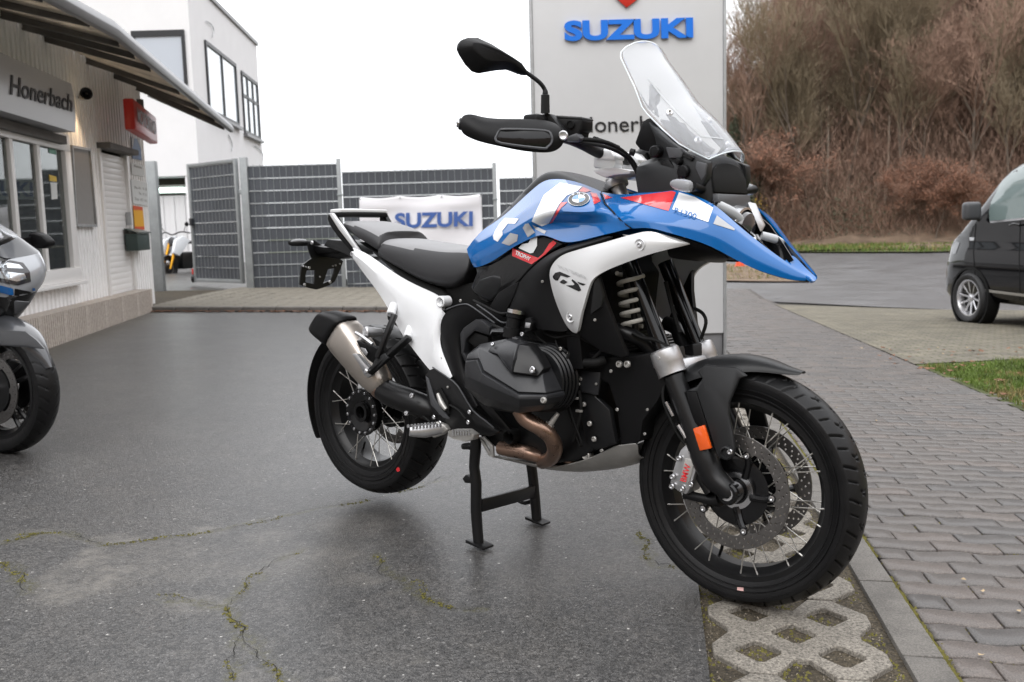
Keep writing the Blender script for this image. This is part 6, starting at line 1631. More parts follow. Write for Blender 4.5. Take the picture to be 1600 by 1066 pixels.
for sg in (1, -1):
    p0 = a.copy(); p1 = c.copy(); p0.y *= sg; p1.y *= sg
    tube('light_bar', [p0, p0.lerp(p1, .5)+Vector((.006, 0, 0)), p1], [.008, .012, .011], M_hlw, bike, 10, 3, flat=.7)
V = [b(1168, 316, .02), b(1178, 318, .05), b(1193, 352, .052), b(1188, 362, .03)]; slab('lamp_trim', V, .012, M_alu, bike, .003)
slab('lamp_trim', BP([(1150, 372, -.04), (1160, 366, -.045), (1182, 392, -.03), (1190, 404, -.03), (1176, 396, -.04)]), .012, M_alu, bike, .003, mirror=True)
for sg in (-1, 1):
    V = []
    A_ = [b(1118, 325, -.095), b(1160, 352, -.078), b(1196, 384, -.055), b(1222, 408, -.035)]
    lo_ = [p+Vector((-.02, 0, -d_)) for p, d_ in zip(A_, (.05, .04, .028, .010))]; A2 = [p.copy() for p in A_]
    for L in (A2, lo_):
        for p in L: p.y *= -sg
    sheet('beak_inner', [A2, lo_], M_blk_s, bike, .003, 0)
# front indicators
o = loft('front_indicator', [[b(1046, 287, -.17)+Vector((0, sin(a)*.004, cos(a)*.006)) for a in np.linspace(0, 2*pi, 9)[:-1]], [b(1056, 288, -.17)+Vector((0, sin(a)*.012, cos(a)*.017)) for a in np.linspace(0, 2*pi, 9)[:-1]], [b(1074, 291, -.17)+Vector((0, sin(a)*.014, cos(a)*.019)) for a in np.linspace(0, 2*pi, 9)[:-1]], [b(1084, 292, -.165)+Vector((0, sin(a)*.010, cos(a)*.014)) for a in np.linspace(0, 2*pi, 9)[:-1]]], M_lens, bike, 1, mirror=True)
tube('indicator_stalk', [b(1082, 291, -.165), b(1090, 293, -.14), b(1096, 296, -.11)], [.013, .010, .012], M_blk_p, bike, 10, 2, mirror=True)
# lower nose panel
ln = sheet('lower_nose_panel', [BP([(1040, 364, -.22), (1040, 380, -.20), (1044, 398, -.15), (1046, 404, -.06)]), BP([(1080, 376, -.20), (1082, 388, -.18), (1082, 400, -.13), (1086, 408, -.05)]), BP([(1115, 389, -.165), (1114, 398, -.15), (1112, 408, -.10), (1116, 411, -.04)]), BP([(1140, 404, -.14), (1138, 406, -.12), (1134, 408, -.09), (1134, 411, -.04)])], M_blk_p, bike, .004, 2, mirror=True)

# ---------------------------------------------------------------- handlebar group (steered)
hb = [s(868, 222, -.27), s(905, 226, -.20), s(938, 240, -.075)]
bar = tube('handlebar', [s(735, 196, -.445), s(800, 204, -.36), s(868, 214, -.27), s(905, 224, -.19), s(932, 237, -.10), s(955, 246, -.05)], [.011, .011, .011, .0145, .016, .016], M_blk_p, bike, 14, 4, steer=True)
L_ = [Vector((p.x, -p.y, p.z)) for p in [s(735, 196, -.445), s(800, 204, -.36), s(868, 214, -.27), s(905, 224, -.19), s(932, 237, -.10), s(955, 246, -.05)]]
tube('handlebar', L_, [.011, .011, .011, .0145, .016, .016], M_blk_p, bike, 14, 4, steer=True)
cpt = s(955, 246, -.05); tube('handlebar_centre', [cpt, Vector((cpt.x, -cpt.y, cpt.z))], .016, M_blk_p, bike, 14, 1, steer=True)
gl = s(735, 196, -.445); gr = s(815, 206, -.34)
tube('grip', [gl, gr], .0175, M_rubs, bike, 16, 1, steer=True, mirror=True)
lathe('bar_end_weight', s(729, 195, -.452), (gl-gr), [(-.02, .014), (.012, .0165), (.020, .0155), (.022, .010), (.018, .008), (.018, 0)], M_blk_g, bike, 20, steer=True, mirror=True)
lathe('bar_end_cap', s(726, 194.5, -.456)+(gl-gr).normalized()*.016, (gl-gr), [(-.004, .0105), (.005, .0105), (.006, .006), (.002, .004)], M_chr, bike, 18, steer=True, mirror=True)
# hand guard: wraps round the grip on the forward side
HG = [  # columns: top edge, upper, lower, bottom edge
 [(723, 184, -.468), (722, 190, -.474), (722, 201, -.474), (726, 209, -.468)],
 [(735, 181, -.455), (733, 190, -.470), (736, 206, -.470), (744, 217, -.458)],
 [(750, 187, -.435), (750, 196, -.455), (754, 211, -.457), (762, 224, -.445)],
 [(775, 190, -.405), (776, 200, -.425), (780, 217, -.428), (788, 230, -.415)],
 [(802, 190, -.375), (804, 200, -.392), (808, 221, -.395), (814, 235, -.382)],
 [(830, 190, -.345), (834, 201, -.360), (838, 222, -.362), (843, 238, -.350)],
 [(852, 192, -.318), (858, 203, -.330), (862, 222, -.330), (864, 238, -.320)],
 [(868, 197, -.296), (876, 205, -.302), (880, 215, -.300), (877, 226, -.298)]]
hg = sheet('hand_guard', [SPx(c) for c in HG], M_blk_p, bike, .008, 2, steer=True, soff=1)
put('hand_guard', mir_mesh(hg.data), M_blk_p, bike, True)
decal('guard_recess', [(776, 216), (782, 206), (788, 204), (850, 206), (860, 212), (860, 222), (854, 229), (846, 230), (784, 222)], [hg], M_blk_s, SI, hg, off=.0018, step=4)
V, F = tube_mesh([s(u, v, y) for u, v, y in ((774, 216, -.438), (780, 205, -.428), (790, 202, -.42), (850, 204, -.345), (861, 211, -.335), (862, 222, -.335), (855, 230, -.345), (846, 232, -.36), (783, 224, -.432), (774, 216, -.438))], .0035, 6, 3); put('recess_rim', mkmesh(V, F), M_gry_p, hg)
V, F = lathe_mesh(s(880, 212, -.305), (.5, -.8, 0), [(-.01, .012), (.004, .013), (.007, .010), (.005, .005), (.005, 0)], 18); put('guard_bolt', mkmesh(V, F), M_alu, hg)
# lever, switch cube, perch, reservoir, mirror
tube('brake_lever', [s(880, 210, -.24), s(850, 206, -.28)+Vector((.02, 0, 0)), s(800, 204, -.35)+Vector((.025, 0, 0)), s(770, 203, -.40)+Vector((.02, 0, 0))], [.009, .008, .006, .007], M_blk_m, bike, 8, 4, steer=True, mirror=True)
box('switch_block', s(838, 190, -.30), (.05, .06, .035), M_blk_p, bike, bevel=.008, steer=True, mirror=True)
slab('mirror_perch', SPx([(843, 200, -.285), (846, 178, -.288), (858, 177, -.286), (870, 192, -.27), (884, 208, -.255), (872, 208, -.265)]), .03, M_blk_g, bike, .005, steer=True, mirror=True)
rs_ = slab('brake_reservoir', SPx([(857, 181, -.262), (908, 184, -.225), (911, 188, -.222), (910, 203, -.222), (905, 206, -.226), (904, 214, -.228), (884, 213, -.245), (862, 203, -.26)]), .05, M_blk_p, bike, .005, steer=True)
slab('reservoir_lid', SPx([(856, 179.5, -.265), (909, 182.5, -.225), (910, 187, -.225), (857, 184, -.265)]), .056, M_blk_g, rs_, .003)
V, F = lathe_mesh(s(891.5, 194.5, -.240), (.1, -1, 0), [(-.004, .012), (.003, .012), (.004, .009), (.001, .008), (.001, 0)], 20); put('sight_glass', mkmesh(V, F), M_rubs, rs_)
slab('clutch_reservoir', [Vector((p.x, -p.y, p.z)) for p in SPx([(857, 181, -.262), (908, 184, -.225), (911, 188, -.222), (910, 203, -.222), (904, 214, -.228), (862, 203, -.26)])], -.05, M_blk_p, bike, .005, steer=True)
slab('perch_wedge', SPx([(884, 214, -.25), (900, 208, -.24), (906, 216, -.235), (903, 221, -.235), (884, 222, -.25)]), .03, M_gry_p, bike, .003, steer=True)
# mirror, traced on the plane it stands in
mx = s(852, 172, -.295).x; my0 = -.295
stem = tube('mirror_stem', [s(852, 178, -.290), s(852, 150, -.295), s(851, 140, -.296), s(843, 129, -.306), s(826, 116, -.325), s(814, 108, -.338)], [.0095, .0085, .006, .006, .006, .006], M_blk_p, bike, 12, 4, steer=True)
lathe('stem_sleeve', s(852, 177, -.290), s(852, 150, -.295)-s(852, 177, -.290), [(0, .0125), (.048, .0115), (.050, .006)], M_blk_g, stem, 16)
put('mirror_stem', mir_mesh(stem.data), M_blk_p, bike, True)
OUT = [(716, 76), (717.5, 68), (722, 62), (731, 58.8), (746.5, 58.8), (767.5, 68.5), (796, 86.5), (814, 98.5), (826, 113.5), (821.6, 118.5), (808, 113), (796, 109), (775, 110.5), (749.5, 115), (740.5, 112), (730, 101), (720, 85)]
yy_m = lambda u: -.325-(826-u)*.00155
o3 = [s(u, v, yy_m(u)) for u, v in OUT]
RID = [(724, 76), (725, 70), (728, 68.5), (735, 69), (748, 72), (768, 80.5), (794, 92), (810, 100), (822, 113.5), (820, 115.5), (807, 108), (795, 101), (775, 98), (752, 98), (744, 94), (735, 88), (727, 82)]
rg = [s(u, v, yy_m(u))+Vector((.030*min(1, (826-u)/60+.15), 0, 0)) for u, v in RID]
cen = sum(o3, Vector())/len(o3)
back = [cen+(p-cen)*.96-Vector((.012, 0, 0)) for p in o3]
mir = loft('mirror_housing', [back, o3, rg], M_blk_p, bike, 0, steer=True, bevel=.002)
put('mirror_housing', mir_mesh(mir.data), M_blk_p, bike, True)
gls = [cen+(p-cen)*.90-Vector((.0135, 0, 0)) for p in o3]; V = gls; me = mkmesh(V, [tuple(range(len(V)))]); put('mirror_glass', me, pm('mirror_silver', (.85, .85, .85), .02, metal=1), mir)
# risers and yoke
def sb(u, v, y): return s(u, v, y)
ris = slab('handlebar_riser', SPx([(926, 262, -.085), (927, 243, -.085), (934, 232, -.085), (948, 232, -.085), (958, 237, -.085), (962, 256, -.085), (955, 266, -.085)]), .045, M_sil_p, bike, .006, steer=True, mirror=True)
slab('riser_cap', SPx([(929, 250, -.090), (932, 237, -.090), (941, 233, -.090), (953, 234, -.090), (960, 243, -.090), (960, 250, -.090)]), .055, M_sil_p, bike, .005, steer=True, mirror=True)
slab('top_yoke', SPx([(925, 266, -.105), (940, 262, -.105), (960, 262, -.105), (985, 266, -.09), (985, 272, -.09), (960, 274, -.10), (945, 278, -.105), (930, 271, -.105)]), .20, M_sil_p, bike, .005, steer=True)
hn = s(966, 296, 0)
lathe('steering_head', hn-AX*.03, AX, [(0, .024), (.035, .024), (.035, .034), (.045, .036), (.056, .034), (.060, .027), (.068, .026), (.070, .016), (.070, 0)], M_alu, bike, 32, steer=True)
lathe('steering_tube', hn-AX*.10, AX, [(0, .026), (.07, .026)], M_chr, bike, 24)
# cables
tube('cable', SPx([(905, 218, -.215), (925, 219, -.20), (950, 224, -.16), (972, 236, -.12), (988, 252, -.09), (1000, 275, -.07), (1004, 290, -.05)]), .0062, M_rubs, bike, 10, 5, steer=True)
tube('cable', SPx([(905, 222, -.215), (940, 228, -.19), (965, 237, -.14), (983, 250, -.10), (996, 272, -.08)]), .0050, M_rubs, bike, 8, 5, steer=True)
tube('cable', SPx([(1010, 240, -.04), (1016, 255, -.04), (1022, 270, -.04), (1026, 288, -.03)]), .0055, M_rubs, bike, 8, 4, steer=True)
tube('cable', SPx([(930, 216, -.19), (950, 222, -.14), (968, 230, -.11)]), .0035, M_rubs, bike, 8, 4, steer=True)
for (u, v) in ((930, 219), (988, 238)):
    lathe('cable_clip', s(u, v, -.17 if u < 950 else -.12), (1, .3, -.3), [(-.006, .010), (.006, .010)], M_blk_p, bike, 12, steer=True)
slab('cockpit_bracket', BP([(1000, 262, -.04), (1020, 270, -.05), (1036, 290, -.05), (1030, 298, -.05), (1004, 296, -.05), (994, 285, -.04)]), .08, M_alud, bike, .004)
# ---------------------------------------------------------------- telelever arm, front strut, radiator
tube('telelever_arm', [s(1048, 580, -.06), b(1010, 540, -.09), b(985, 524, -.12), b(962, 516, -.13)], [.018, .02, .022, .022], M_blk_m, bike, 12, 3, mirror=True)
sc0 = b(984, 425, -.10); sc1 = b(993, 512, -.10); dsc = (sc1-sc0); Ls = dsc.length; dsc.normalize(); e1 = dsc.orthogonal().normalized(); e2 = dsc.cross(e1); P = []
for i in range(int(5.4*16)+1):
    t = i/16; P.append(sc0+dsc*(Ls*t/5.4)+(e1*cos(2*pi*t)+e2*sin(2*pi*t))*.036)
strut = lathe('suspension_strut', sc0-dsc*.03, dsc, [(0, .018), (.05, .022), (Ls*.55, .022), (Ls*.55, .010), (Ls+.04, .010)], M_blk_m, bike, 18)
tube('spring', P, .0062, pm('spring_grey_white', (.40, .385, .35), .45, nscale=20, ncol=.15), strut, 8, 1)
rad = box('radiator', b(1000, 480, 0)+Vector((-.10, 0, 0)), (.05, .40, .34), M_blk_p, bike, Matrix.Rotation(-.12, 3, 'Y'), bevel=.004)
tri = slab('lower_shroud', BP([(926, 438, -.258), (934, 431, -.25), (944, 468, -.235), (962, 515, -.215), (979, 556, -.195), (968, 559, -.20), (938, 549, -.21), (905, 524, -.232), (912, 480, -.250)]), .02, M_blk_p, bike, .004, mirror=True)
slab('shroud_blade', BP([(928, 440, -.262), (935, 434, -.254), (942, 462, -.240), (938, 480, -.246), (922, 492, -.255)]), .01, M_blk_g, tri, .002)
for (u, v) in ((968.5, 569, ), (981, 569)): V, F = bolt_vf(b(u, v, -.175), (0, -1, 0), .010, .008); put('frame_bolt', mkmesh(V, F), M_alud, bike)
fairing = slab('engine_front_panel', BP([(900, 545, -.165), (945, 556, -.165), (990, 556, -.15), (1040, 545, -.12), (1046, 590, -.12), (1026, 628, -.13), (1004, 658, -.13), (1000, 690, -.13), (970, 698, -.13), (963, 640, -.135), (950, 600, -.15), (905, 580, -.16)]), .10, M_blk_p, bike, .006, mirror=True)

# ---------------------------------------------------------------- engine
blk = [(745, 540), (800, 528), (880, 540), (905, 575), (925, 640), (935, 700), (900, 722), (860, 726), (800, 712), (752, 690), (735, 640), (730, 590)]
eng = slab('engine_block', [b(u, v, -.14) for u, v in blk], .28, M_eng, bike, .012, bseg=3)
up_ = slab('gearbox_upper', [b(u, v, -.13) for u, v in ((690, 500), (760, 480), (870, 500), (905, 545), (900, 600), (760, 600), (700, 580))], .26, M_blk_p, bike, .01)
slab('airbox', [b(u, v, -.12) for u, v in ((760, 410), (850, 385), (930, 385), (960, 430), (950, 520), (900, 545), (820, 520), (765, 470))], .24, M_rubs, bike, .01)
slab('frame_core', [b(u, v, -.10) for u, v in ((660, 460), (740, 440), (800, 460), (830, 540), (740, 600), (680, 560))], .20, M_rubs, bike, .01)
slab('oil_sump', [b(u, v, -.10) for u, v in ((770, 690), (930, 690), (960, 690), (925, 722), (870, 728), (785, 712))], .20, M_eng, bike, .006)
fp = slab('engine_front_cover', [b(u, v, -.152) for u, v in ((892, 575), (908, 574), (936, 580), (930, 620), (952, 640), (962, 694), (930, 704), (915, 690), (905, 640), (896, 610))], .02, M_eng, bike, .004, mirror=True)
slab('cooler_plate', [b(u, v, -.160) for u, v in ((898, 578), (938, 582), (934, 618), (902, 612))], .008, M_engl, fp, .003)
for (u, v, r) in ((913, 632, .007), (922, 662, .008), (929, 686, .008), (941, 704, .005), (908, 592, .006)): V, F = bolt_vf(b(u, v, -.158), (0, -1, 0), r, .006); put('bolt', mkmesh(V, F), M_alud, fp)
lathe('frame_washer', b(894, 556, -.185), (0, -1, 0), [(-.02, .016), (.004, .017), (.006, .014), (.003, .007), (.003, 0)], M_alud, bike, 20)
lathe('frame_washer', b(916, 711, -.130), (0, -1, 0), [(-.02, .014), (.004, .015), (.006, .012), (.003, .006), (.003, 0)], M_alud, bike, 20)
tube('coolant_hose', [b(900, 562, -.17), b(912, 567, -.185), b(932, 567, -.185), b(945, 562, -.17)], .0135, M_rubs, bike, 12, 3)
# cylinder barrel ribs
cc = b(840, 592, -.24)
cen_b = [(863, 590), (870, 592)]
parts = []
for i, y in enumerate((-.175, -.195, -.215, -.235, -.255)):
    c = b(862-i*4.5, 590+i*1, y); 
    parts.append(lathe_mesh(c, (0, -1, 0), [(0, .058), (0, .102-.003*i), (.006, .104-.003*i), (.010, .100-.003*i), (.010, .058)], 40))
cyl = multi('cylinder', parts, M_eng, bike, mirror=True)
lathe('cylinder_core', b(862, 590, -.13), (0, -1, 0), [(0, .09), (.14, .086), (.14, 0)], M_eng, bike, 32, mirror=True)
HC = [
 [(735, 550, -.285), (750, 538, -.285), (788, 530, -.285), (825, 542, -.285), (850, 568, -.285)],
 [(730, 555, -.328), (747, 544, -.322), (774, 556, -.330), (803, 588, -.345), (848, 589, -.318)],
 [(728, 561, -.342), (749, 560, -.355), (756.5, 579, -.370), (810, 612, -.375), (853, 614, -.335)],
 [(727.5, 563, -.338), (748, 562, -.350), (756, 581.5, -.364), (810, 614.5, -.369), (853.5, 616, -.330)],
 [(727, 566, -.346), (744, 563, -.360), (753.5, 584.5, -.378), (810.5, 617.5, -.383), (854.5, 618, -.340)],
 [(725, 588, -.345), (735, 590, -.365), (750, 598, -.380), (811, 624.5, -.385), (855, 624, -.340)],
 [(726, 605, -.335), (737, 610, -.355), (757, 622, -.365), (811, 636, -.368), (853, 633, -.330)],
 [(739, 614, -.308), (748, 627, -.325), (758, 634, -.330), (811, 645, -.330), (847, 642, -.300)],
 [(752, 616, -.270), (762, 630, -.270), (772, 640, -.270), (815, 648, -.270), (846, 640, -.270)]]
def grid_mesh(rows):
    C = len(rows[0]); V = [p for r in rows for p in r]; return mkmesh(V, [(i*C+j, i*C+j+1, (i+1)*C+j+1, (i+1)*C+j) for i in range(len(rows)-1) for j in range(C-1)], recalc=False)
V = [b(*p) for r in HC for p in r]; C = 5; Rn = len(HC)
F = [(i*C+j, i*C+j+1, (i+1)*C+j+1, (i+1)*C+j) for i in range(Rn-1) for j in range(C-1)]
n0 = len(V)
for r in HC:
    for k, p in enumerate(r):
        q = b(*p); q.y = -.262; V.append(q)
F += [(i*C, (i+1)*C, n0+(i+1)*C, n0+i*C) for i in range(Rn-1)]+[(i*C+4, n0+i*C+4, n0+(i+1)*C+4, (i+1)*C+4) for i in range(Rn-1)]+[(j, n0+j, n0+j+1, j+1) for j in range(C-1)]
head = put('cylinder_head_cover', applymods(mkmesh(V, F), bevel=.0022, bseg=2, bang=14), M_engl, bike, ang=24); put('cylinder_head_cover', mir_mesh(head.data), M_engl, bike, ang=24)
cpn = slab('head_cap', BP([(761, 549.5, -.325), (766, 542, -.31), (772, 537.5, -.30), (795, 532, -.30), (809, 538, -.31), (801, 562, -.355), (799, 584, -.358), (786, 566, -.350), (776, 554, -.335)]), .05, M_engl, bike, .004, mirror=True)
slab('plug_cover', BP([(811, 539, -.308), (803, 562, -.345), (801, 583, -.352), (840, 588, -.330), (849, 576, -.315), (838, 556, -.305), (826, 541, -.30)]), .04, M_blk_m, bike, .004, mirror=True)
V, F = bolt_vf(b(833.5, 578, -.342), (0, -1, .1), .010, .008); put('bolt', mkmesh(V, F), M_chr, head)
V, F = bolt_vf(b(850.5, 625.5, -.347), (0, -1, .1), .009, .008); put('bolt', mkmesh(V, F), M_alud, head)
V, F = bolt_vf(b(771, 539, -.312), (0, -.8, .6), .006, .006); put('bolt', mkmesh(V, F), M_chr, head)
# covers behind the head
sc_ = sheet('side_cover', [BP([(697, 485, -.205), (720, 476, -.205), (735, 477, -.205), (771, 503, -.20)]), BP([(686, 505, -.20), (700, 505, -.215), (718, 512, -.20), (742, 500, -.19)]), BP([(690, 540, -.20), (704, 540, -.215), (717, 528, -.20), (722, 525, -.18)]), BP([(700, 580, -.20), (712, 578, -.215), (722, 560, -.20), (727, 555, -.18)]), BP([(720, 612, -.20), (727, 605, -.215), (732, 600, -.20), (736, 598, -.18)]), BP([(740, 640, -.20), (744, 636, -.21), (748, 632, -.20), (752, 630, -.18)])], M_blk_p, bike, .006, 2, mirror=True, soff=1)
slab('starter_cover', BP([(718.5, 521, -.225), (724, 512, -.225), (742.6, 499, -.225), (752, 501, -.225), (765, 511, -.222), (764, 524, -.222), (741, 517.5, -.225), (728, 530, -.225), (724, 552, -.225), (731, 561, -.225), (726, 566, -.225), (720, 552, -.225)]), .04, M_engl, bike, .004, mirror=True)
slab('starter_recess', BP([(729, 533, -.215), (741, 519, -.215), (762, 527, -.215), (762, 545, -.215), (746, 546, -.215)]), .02, M_rubs, bike, .003)
slab('intake_cover', BP([(763, 527, -.25), (767, 514, -.25), (792, 512, -.25), (797, 520, -.25), (812, 532, -.25), (795, 531, -.26), (788, 521, -.26), (770, 520, -.26)]), .05, M_engl, bike, .004, mirror=True)
tube('trim_edge', BP([(697, 484, -.208), (712, 478, -.208), (726, 475.5, -.208), (735, 478, -.208), (755, 492, -.205), (773, 505, -.20)]), .0022, M_gry_p, bike, 6, 3)
tube('trim_edge', BP([(745, 476, -.205), (765, 490, -.203), (782, 503, -.20), (792, 504, -.20)]), .0022, M_gry_p, bike, 6, 3)
# throttle body and clamps
tbd = lathe('throttle_body', b(806, 486, -.225), b(800, 520, -.235)-b(806, 486, -.225), [(0, .026), (.02, .026), (.022, .022), (.05, .022), (.052, .027), (.08, .027)], M_blk_p, bike, 24, mirror=True)
for (u, v) in ((807.5, 487), (800, 518)):
    lathe('hose_clamp', b(u, v, -.225), b(800, 520, -.235)-b(806, 486, -.225), [(-.005, .0285), (.006, .0285), (.006, .026)], M_chr, bike, 24)
slab('connector', BP([(820, 498, -.235), (828, 496, -.235), (832, 505, -.235), (829, 518, -.235), (820, 520, -.235), (818, 508, -.235)]), .03, M_blk_p, bike, .003)
slab('connector_label', BP([(821, 504, -.237), (829, 505, -.237), (827, 513, -.237), (820, 512, -.237)]), .004, M_alu, bike, .001)
V, F = bolt_vf(b(817, 522, -.235), (0, -1, 0), .007, .006); put('clamp_bolt', mkmesh(V, F), M_chr, bike)
tube('wiring', BP([(832, 520, -.2), (850, 535, -.2), (872, 548, -.19), (892, 552, -.18)]), .003, M_rubs, bike, 6, 4)
tube('wiring', BP([(868, 532, -.20), (872, 545, -.21), (880, 560, -.20), (884, 590, -.19), (880, 620, -.19)]), .0025, M_rubs, bike, 6, 4)
# exhaust headers
tube('exhaust_header', BP([(812, 640, -.285), (822, 655, -.280), (843, 668, -.265), (860, 682, -.24), (867, 700, -.21), (862, 715, -.17), (848, 722, -.12)]), [.024, .024, .023, .023, .023, .022, .022], M_cop, bike, 20, 5, mirror=True)
tube('exhaust_collector', BP([(782, 700, -.15), (800, 703, -.15), (828, 709, -.15), (846, 716, -.13)]), [.022, .024, .022, .018], M_cop, bike, 18, 3)
tube('exhaust_crossover', BP([(846, 716, -.12), (870, 710, -.12), (892, 720, -.12), (900, 724, -.10)]), [.016, .018, .015, .012], M_cop, bike, 14, 3)
ox = tube('oxygen_sensor', BP([(852, 672, -.245), (862, 660, -.24), (872, 646, -.23)]), [.012, .009, .006], M_alud, bike, 12, 1)
lathe('sensor_nut', b(857, 666, -.243), b(872, 646, -.23)-b(857, 666, -.243), [(0, .014), (.010, .014)], M_alud, ox, 6)
# skid plate
tp = [(770, 711, -.13), (800, 717, -.13), (830, 724, -.135), (860, 730.5, -.135), (885, 726, -.135), (905, 721, -.135), (930, 713, -.135), (966, 693, -.135), (970, 697, -.135), (999, 689, -.130)]
bt = [(770, 713, -.10), (800, 720, -.10), (830, 727, -.10), (863, 734.5, -.095), (885, 737, -.09), (905, 738.5, -.09), (930, 736.5, -.09), (960, 732, -.09), (975, 728, -.09), (998, 717, -.09)]
rows = []
for t_, q in zip(tp, bt):
    a = b(*t_); c = b(*q); m = Vector((c.x, 0, c.z-.006)); rows.append([a, a.lerp(c, .5)+Vector((0, -.006, 0)), c, m, Vector((c.x, -c.y, c.z)), a.lerp(c, .5)*1+Vector((0, 0, 0)), Vector((a.x, -a.y, a.z))])
    rows[-1][5] = Vector((rows[-1][1].x, -rows[-1][1].y, rows[-1][1].z))
sheet('skid_plate', rows, M_alud, bike, .004, 1, soff=1, ang=25)
slab('stand_bracket', BP([(748, 683, -.16), (756, 682, -.16), (770, 697, -.16), (771, 715, -.16), (764, 709, -.16), (765, 700, -.16), (756, 689, -.16)]), .008, M_alud, bike, .002)
slab('stand_bracket', BP([(748, 683, -.16), (755, 690, -.16), (768, 712, -.16), (770, 716, -.16), (763, 712, -.16), (752, 692, -.16)]), .008, M_alud, bike, .002)

# ---------------------------------------------------------------- rear part
fpl = slab('footrest_plate', BP([(664, 586, -.215), (671, 578, -.215), (678, 575, -.215), (690, 583, -.215), (708, 597, -.215), (720, 612, -.215), (739, 643, -.21), (752, 654, -.205), (771, 669, -.20), (780, 675, -.20), (765, 682, -.20), (744, 680, -.20), (700, 676, -.205), (688, 664, -.21), (676, 650, -.215), (667, 622, -.215)]), .02, M_blk_m, bike, .004, mirror=True)
slab('plate_trim', BP([(664.5, 588, -.219), (669, 592, -.219), (678, 622, -.219), (702, 655, -.219), (692, 653, -.219), (673, 633, -.219)]), .006, M_gry_p, fpl, .002)
slab('plate_recess', BP([(680, 610, -.217), (688, 606, -.217), (700, 628, -.217), (702, 648, -.217), (690, 640, -.217)]), .004, M_rubs, fpl, .001)
tube('recess_linkage', BP([(684, 615, -.222), (690, 630, -.222), (697, 640, -.222)]), [.006, .01, .007], M_alud, fpl, 8, 3)
tube('plate_edge', BP([(676, 574, -.218), (708, 596, -.218), (720, 611, -.218), (739, 642, -.213), (759, 658, -.208), (772, 669, -.203)]), .0025, M_gry_p, fpl, 6, 2)
for (u, v) in ((734, 644), (732, 660), (678.5, 652), (688, 661)):
    V, F = bolt_vf(b(u, v, -.217), (0, -1, 0), .0075, .005); put('bolt', mkmesh(V, F), M_chr, fpl)
slab('frame_strut', BP([(740, 618, -.20), (752, 618, -.20), (798, 672, -.17), (796, 680, -.17), (786, 674, -.17), (748, 632, -.20)]), .02, M_blk_m, bike, .003, mirror=True)
lathe('side_pipe_end', b(803, 681, -.15), (.1, -1, 0), [(-.06, .022), (.02, .024), (.03, .020), (.024, .016), (.0, .015)], M_rubs, bike, 18)
# foot rests
pg0 = b(640, 675, -.335); pg1 = b(690, 670, -.245)
peg = tube('footrest', [pg0, pg0.lerp(pg1, .5)+Vector((0, 0, -.004)), pg1], [.014, .020, .016], M_alu, bike, 12, 3, mirror=True, flat=.55)
for i in range(9):
    p = pg0.lerp(pg1, .04+.105*i); 
    for q in (-.012, .012):
        V, F = box_vf(p+Vector((q, 0, .016)), (.005, .006, .010)); put('tooth', mkmesh(V, F), M_alu, peg)
slab('footrest_bracket', BP([(668, 668, -.25), (680, 659, -.235), (694, 664, -.225), (700, 672, -.22), (690, 680, -.23), (676, 685, -.245)]), .02, M_alud, bike, .004, mirror=True)
bp_ = slab('brake_pedal', BP([(699, 674, -.27), (706, 672, -.275), (728, 672, -.275), (740, 680, -.265), (738, 688, -.265), (726, 691, -.27), (706, 686, -.275), (700, 682, -.27)]), .03, M_alud, bike, .004)
for i in range(7):
    for j in range(2): 
        p = b(708+i*4.2, 675+j*5, -.2752); V, F = box_vf(p+Vector((0, 0, .003)), (.005, .004, .008)); put('tooth', mkmesh(V, F), M_alu, bp_)
# centre stand
st = tube('centre_stand_leg', BP([(744, 684, -.16), (743, 705, -.16), (741, 730, -.16), (744, 755, -.16), (744, 800, -.16), (748, 850, -.16)]), [.017, .018, .017, .018, .018, .017], M_blk_m, bike, 14, 2)
ft = b(751, 854, -.16)
slab('stand_foot', [Vector((ft.x-.045, ft.y-.025, .012)), Vector((ft.x+.035, ft.y-.025, .004)), Vector((ft.x+.035, ft.y-.025, .012)), Vector((ft.x-.045, ft.y-.025, .022))], .05, M_blk_m, st, .002)
slab('stand_tab', BP([(727, 742, -.165), (722, 748, -.165), (726, 755, -.165), (742, 756, -.165), (742, 748, -.165), (734, 746, -.165)]), .02, M_blk_m, st, .003)
tube('stand_tab', BP([(724, 698, -.165), (732, 697, -.165), (742, 700, -.16)]), [.010, .012, .012], M_blk_m, st, 10, 2)
s2 = tube('centre_stand_leg', BP([(826, 700, .15), (832, 740, .15), (836, 780, .15), (839, 816, .15)]), [.018, .018, .018, .017], M_blk_m, bike, 14, 2)
f2_ = b(841, 820, .15)
slab('stand_foot', [Vector((f2_.x-.045, f2_.y-.02, .012)), Vector((f2_.x+.035, f2_.y-.02, .004)), Vector((f2_.x+.035, f2_.y-.02, .012)), Vector((f2_.x-.045, f2_.y-.02, .022))], .045, M_blk_m, s2, .002)
tube('stand_tab', BP([(834, 782, .165), (820, 786, .17), (812, 782, .17)]), [.008, .008, .010], M_blk_m, s2, 8, 2)
ca = b(751, 790, -.15); cb = b(834, 768, .14); d = cb-ca
V, F = box_vf((ca+cb)/2, (.016, d.length, .042), Matrix((Vector((0, 0, 0)), Vector((0, 0, 0)), Vector((0, 0, 0)))) if 0 else (d.to_track_quat('Y', 'Z').to_matrix()))
put('stand_crossbar', applymods(mkmesh(V, F), bevel=.003), M_blk_m, bike)
tube('stand_spring', BP([(738, 690, -.12), (740, 720, -.12), (742, 745, -.13)]), .007, M_blk_m, bike, 8, 2)
# side stand on the far side
tube('side_stand', [Vector((.62, .17, .30)), Vector((.50, .19, .26)), Vector((.38, .20, .24))], .012, M_blk_m, bike, 10, 2)
